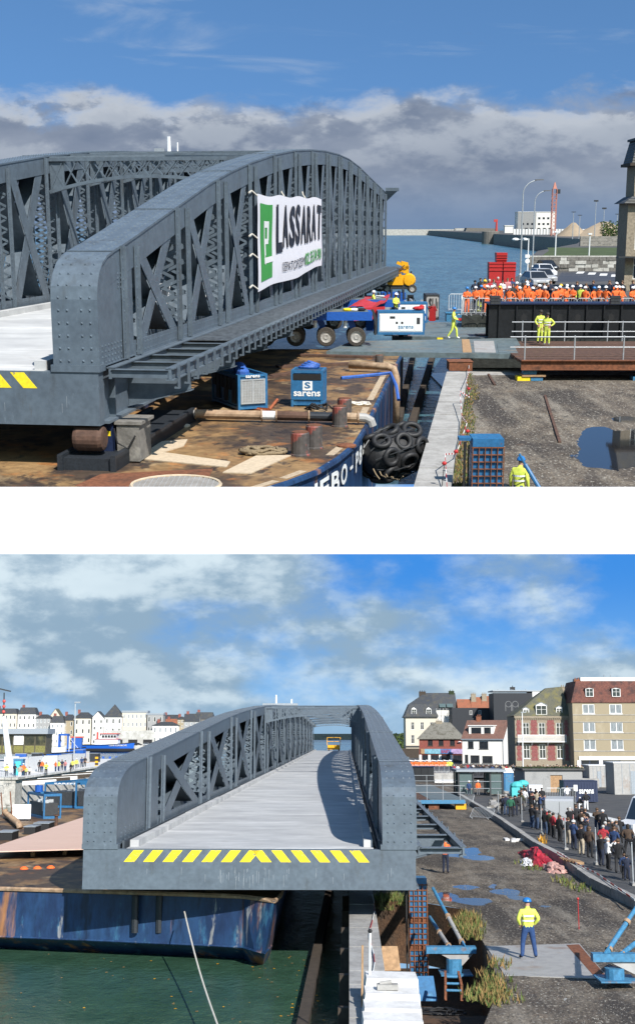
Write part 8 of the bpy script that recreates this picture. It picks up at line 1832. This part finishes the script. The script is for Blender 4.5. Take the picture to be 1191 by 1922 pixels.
g = G(); g.box(-6, 5, -2.6, 2.6, 3.7, 6.2); part('deckhouse', g, 'white_paint', tug); g = G(); g.hexa([(-3.5, -2.3, 6.2), (4, -2.3, 6.2), (4, 2.3, 6.2), (-3.5, 2.3, 6.2), (-3, -2.6, 8.6), (4.4, -2.6, 8.6), (4.4, 2.6, 8.6), (-3, 2.6, 8.6)]); wh = part('wheelhouse', g, 'white_paint', tug)
for k in range(5): g = G(); g.box(-2.6 + 1.4 * k, -1.5 + 1.4 * k, -2.56, -2.40, 7.0, 8.1); part('window', g, 'glass', wh)
g = G(); g.box(-3.6, 4.9, -3, 3, 8.6, 9.0); g.box(-6.4, 5.4, -2.9, 2.9, 6.2, 6.5); part('trim', g, 'tug_red', wh); g = G(); g.cyl((-1, 0, 9), (-1, 0, 14), .16, n=6); g.bar((-2.2, 0, 12), (.4, 0, 12), .12, .12); g.bar((-1, 0, 13.5), (-6, 0, 9), .08, .08); part('mast', g, 'white_paint', tug); g = G(); g.cyl((-5, -1.5, 6.4), (-5, -1.5, 9.6), .5, n=8); part('funnel', g, 'tug_red', tug)
t = fit_text('TSM KERMOR', 1.0, 9.5, 0, 1.0, .01, .02); part('lettering', map_geo(t, lambda p: Vector((p.x, -4.12 + .0 * p.x + (max(0, (p.x / 25 + .5 - .6) / .4) ** 2.2) * 3.85, 3.0 + p.y * .8))), 'letter_white', tug)
Y = 420; p = Q2(112, 1424, Y); ab = boat('work_boat', 'low bright blue work boat with crew and gear behind the hoarding', 'boat', (p.x, Y, WZ), R(2), 17, 5, 2.4, 'blue_bright', 'rubber'); g = G(); g.box(-3, 2, -1.5, 1.5, 2.4, 4.2); part('cabin', g, 'white_paint', ab); g = G(); g.cyl((3, 0, 2.4), (3, 0, 8), .12, n=6); g.bar((3, 0, 7.5), (6, 0, 4), .1, .1); part('mast', g, 'white_paint', ab)
Y = 500; p = Q2(130, 1410, Y); ab = boat('fishing_boat', 'blue fishing boat with tall blue gantry left of the tug', 'boat', (p.x, Y, WZ), R(4), 13, 5, 2.6, 'tug_blue', 'rubber'); g = G()
for x in (-4, -.5): g.box(x - .3, x + .3, -2, -1.4, 2.6, 8.5); g.box(x - .3, x + .3, 1.4, 2, 2.6, 8.5)
g.box(-4.3, -.2, -2, 2, 8.0, 8.8); part('gantry', g, 'blue_bright', ab); g = G(); g.box(1, 5, -1.8, 1.8, 2.6, 7.2); part('wheelhouse', g, 'blue_bright', ab); g = G(); g.box(.6, 5.4, -2, 2, 7.2, 7.7); part('wheelhouse_roof', g, 'tug_red', ab)
Y = 330; p = Q2(228, 1432, Y); o = thing('pontoon', 'long blue pontoon barge between the quay and the tug', 'barge', (p.x, Y, WZ), R(8)); g = G(); g.box(-6, 16, -3, 5, -.1, 2.2); part('hull', g, 'blue_light', o); g = G()
for k in range(12): g.box(-5 + 1.7 * k, -4.4 + 1.7 * k, -2.8, -2.2, 2.2, 2.9)
part('fittings', g, 'blue_bright', o)
Y = 470; p = Q2(85, 1403, Y); ab = boat('motor_boat', 'small white motor boat behind the lookout cabin', 'boat', (p.x, Y, WZ), R(5), 9, 3, 1.8, 'white_paint', 'blue_dark'); g = G(); g.box(-2, 2, -1, 1, 1.9, 3.6); part('cabin', g, 'white_paint', ab)
# ---- the town across the water
Y0 = 690
g = G(); g.box(-260, sx2(420, Y0), Y0 - 14, Y0 + 120, -3.1, 1.0); struct('town_quay', g, 'stone_pale')
def town(lab, x0, x1, ytop, yeave, wall, roof, kind='gable', cols=3, rows=3, Y=Y0, ybase=1396, name='town_house', pane='glass'):
    a, b = sx2(x0, Y), sx2(x1, Y); w_ = b - a; o = thing(name, lab, 'house', (a, Y, 1.0)); Z = lambda py: hz2(py, Y, 1.0); h = Z(yeave); hol = []
    for i in range(cols):
        for j in range(rows):
            cx = w_ * (i + .5) / cols; ww = min(w_ / cols * .2, .55); zc = h * (j + .55) / rows; hh = h / rows * .25; hol.append((cx - ww, cx + ww, zc - hh, zc + hh))
    shell(o, w_, 9, h, wall, hol, 0.0, gable=Z(ytop) if kind == 'gable' else None); fill(o, hol, mull=0, sill=False, fw=.14, pane=rnd.choice(['glass', 'curtain_glass', 'glass']))
    zt = Z(ytop)
    if kind == 'gable': rf = roof_gable(o, 0, w_, 9, h, zt, roof)
    elif kind == 'hip': rf = roof_hip(o, 0, w_, 9, h, zt, roof, min(w_ * .3, 4))
    elif kind == 'pyramid': rf = roof_hip(o, 0, w_, 9, h, zt, roof, w_ / 2 - .1)
    elif kind == 'mansard': rf = roof_mansard(o, 0, w_, 9, h, zt, roof, 1.2)
    elif kind == 'front':
        g = G(); g.face([(0, 0, h), (w_, 0, h), (w_ / 2, 0, zt)]); part('gable', g, wall, o); g = G()
        for s_, x in ((-1, 0), (1, w_)): g.hexa([(x + s_ * .3, -.3, h - .3), (w_ / 2, -.3, zt), (w_ / 2, 9, zt), (x + s_ * .3, 9, h - .3), (x + s_ * .3, -.3, h), (w_ / 2, -.3, zt + .3), (w_ / 2, 9, zt + .3), (x + s_ * .3, 9, h)])
        rf = part('roof', g, roof, o)
    else: g = G(); g.box(-.2, w_ + .2, -.2, 9.2, h, zt); rf = part('roof', g, roof, o)
    if kind in ('gable', 'hip', 'mansard'): chimney(rf, w_ * .2, 4.5, zt - .8, zt + 1.2, 1.4, .8, 'shop_brick', 3)
    return o
town('long pale town house with dark mansard roof at the left edge', -20, 27, 1330, 1340, 'cream_wall', 'slate', 'mansard', 6, 4)
town('bright white town house with dark roof, second from the left edge', 29, 63, 1328, 1341, 'white_wall', 'slate', 'mansard', 4, 4)
town('grey town house right of the bright white one', 63, 91, 1341, 1348, 'gray_wall', 'slate', 'hip', 4, 4)
town('pale gabled house rising behind the small white house', 88, 112, 1331, 1348, 'cream_wall', 'mossy_slate', 'front', 3, 4, Y=Y0 + 25)
town('small white house with slate roof and two dormers', 91, 117, 1344, 1357, 'white_wall', 'slate', 'mansard', 3, 3, Y=Y0 - 4)
town('dark slate-roofed house left of the lamp post', 113, 137, 1341, 1352, 'beige_wall', 'slate', 'hip', 2, 3)
town('cream house with hipped slate roof behind the lamp post', 135, 170, 1337, 1348, 'cream_wall', 'slate', 'hip', 3, 3)
town('narrow white house with pointed front gable', 168, 193, 1336, 1349, 'white_wall', 'slate', 'front', 2, 4)
town('white house under a tall dark pyramid roof', 192, 227, 1322, 1346, 'white_wall', 'slate', 'pyramid', 3, 3)
town('pale modern block with long balconies', 226, 274, 1334, 1338, 'cream_wall', 'zinc', 'flat', 6, 4, name='town_block')
town('plain grey block right of the balcony block', 272, 304, 1339, 1342, 'gray_wall', 'zinc', 'flat', 3, 3, name='town_block')
town('low white house with dark roof by the far waterfront', 284, 333, 1355, 1362, 'white_wall', 'slate', 'hip', 5, 2, Y=Y0 - 6)
town('house with rusty red tiled roof above the low white one', 308, 333, 1350, 1362, 'cream_wall', 'orange_tile', 'gable', 2, 2, Y=Y0 + 12)
town('tall narrow ochre house near the bridge chord', 331, 343, 1345, 1350, 'beige_wall', 'slate', 'hip', 2, 5)
town('dark stone house with slate roof close to the bridge chord', 343, 372, 1340, 1354, 'gray_wall', 'slate', 'gable', 3, 4)
town('grey house furthest right, touching the bridge chord', 362, 400, 1337, 1350, 'stone_dark', 'slate', 'mansard', 3, 4, Y=Y0 + 15)
town('small dark house behind, between white block and ochre house', 300, 335, 1342, 1352, 'stone_dark', 'slate', 'gable', 3, 3, Y=Y0 + 30)
g = G(); a, b = sx2(195, Y0 - 8), sx2(288, Y0 - 8); g.box(a, b, Y0 - 9, Y0 - 7.5, 1.0, hz2(1371, Y0 - 8, 0)); emb = solo('embankment_wall', g, 'stone_pale', 'stone embankment wall below the balcony block', 'wall')
for k in range(3): g = G(); x = a + (b - a) * (.18 + .3 * k); g.box(x, x + 5, Y0 - 9.1, Y0 - 9.003, 1.0, 4.2); part('arch_opening', g, 'black', emb)
for k in range(9):
    px = 190 + 17 * k; car((sx2(px, Y0 - 12), Y0 - 12, 1.0), R(90), f'{("white", "dark", "silver")[k % 3]} car, {ORD[k]} from the left along the far waterfront', ('car_white', 'car_dark', 'car_silver')[k % 3], 'cars along the far waterfront')
bpy.context.view_layer.update()
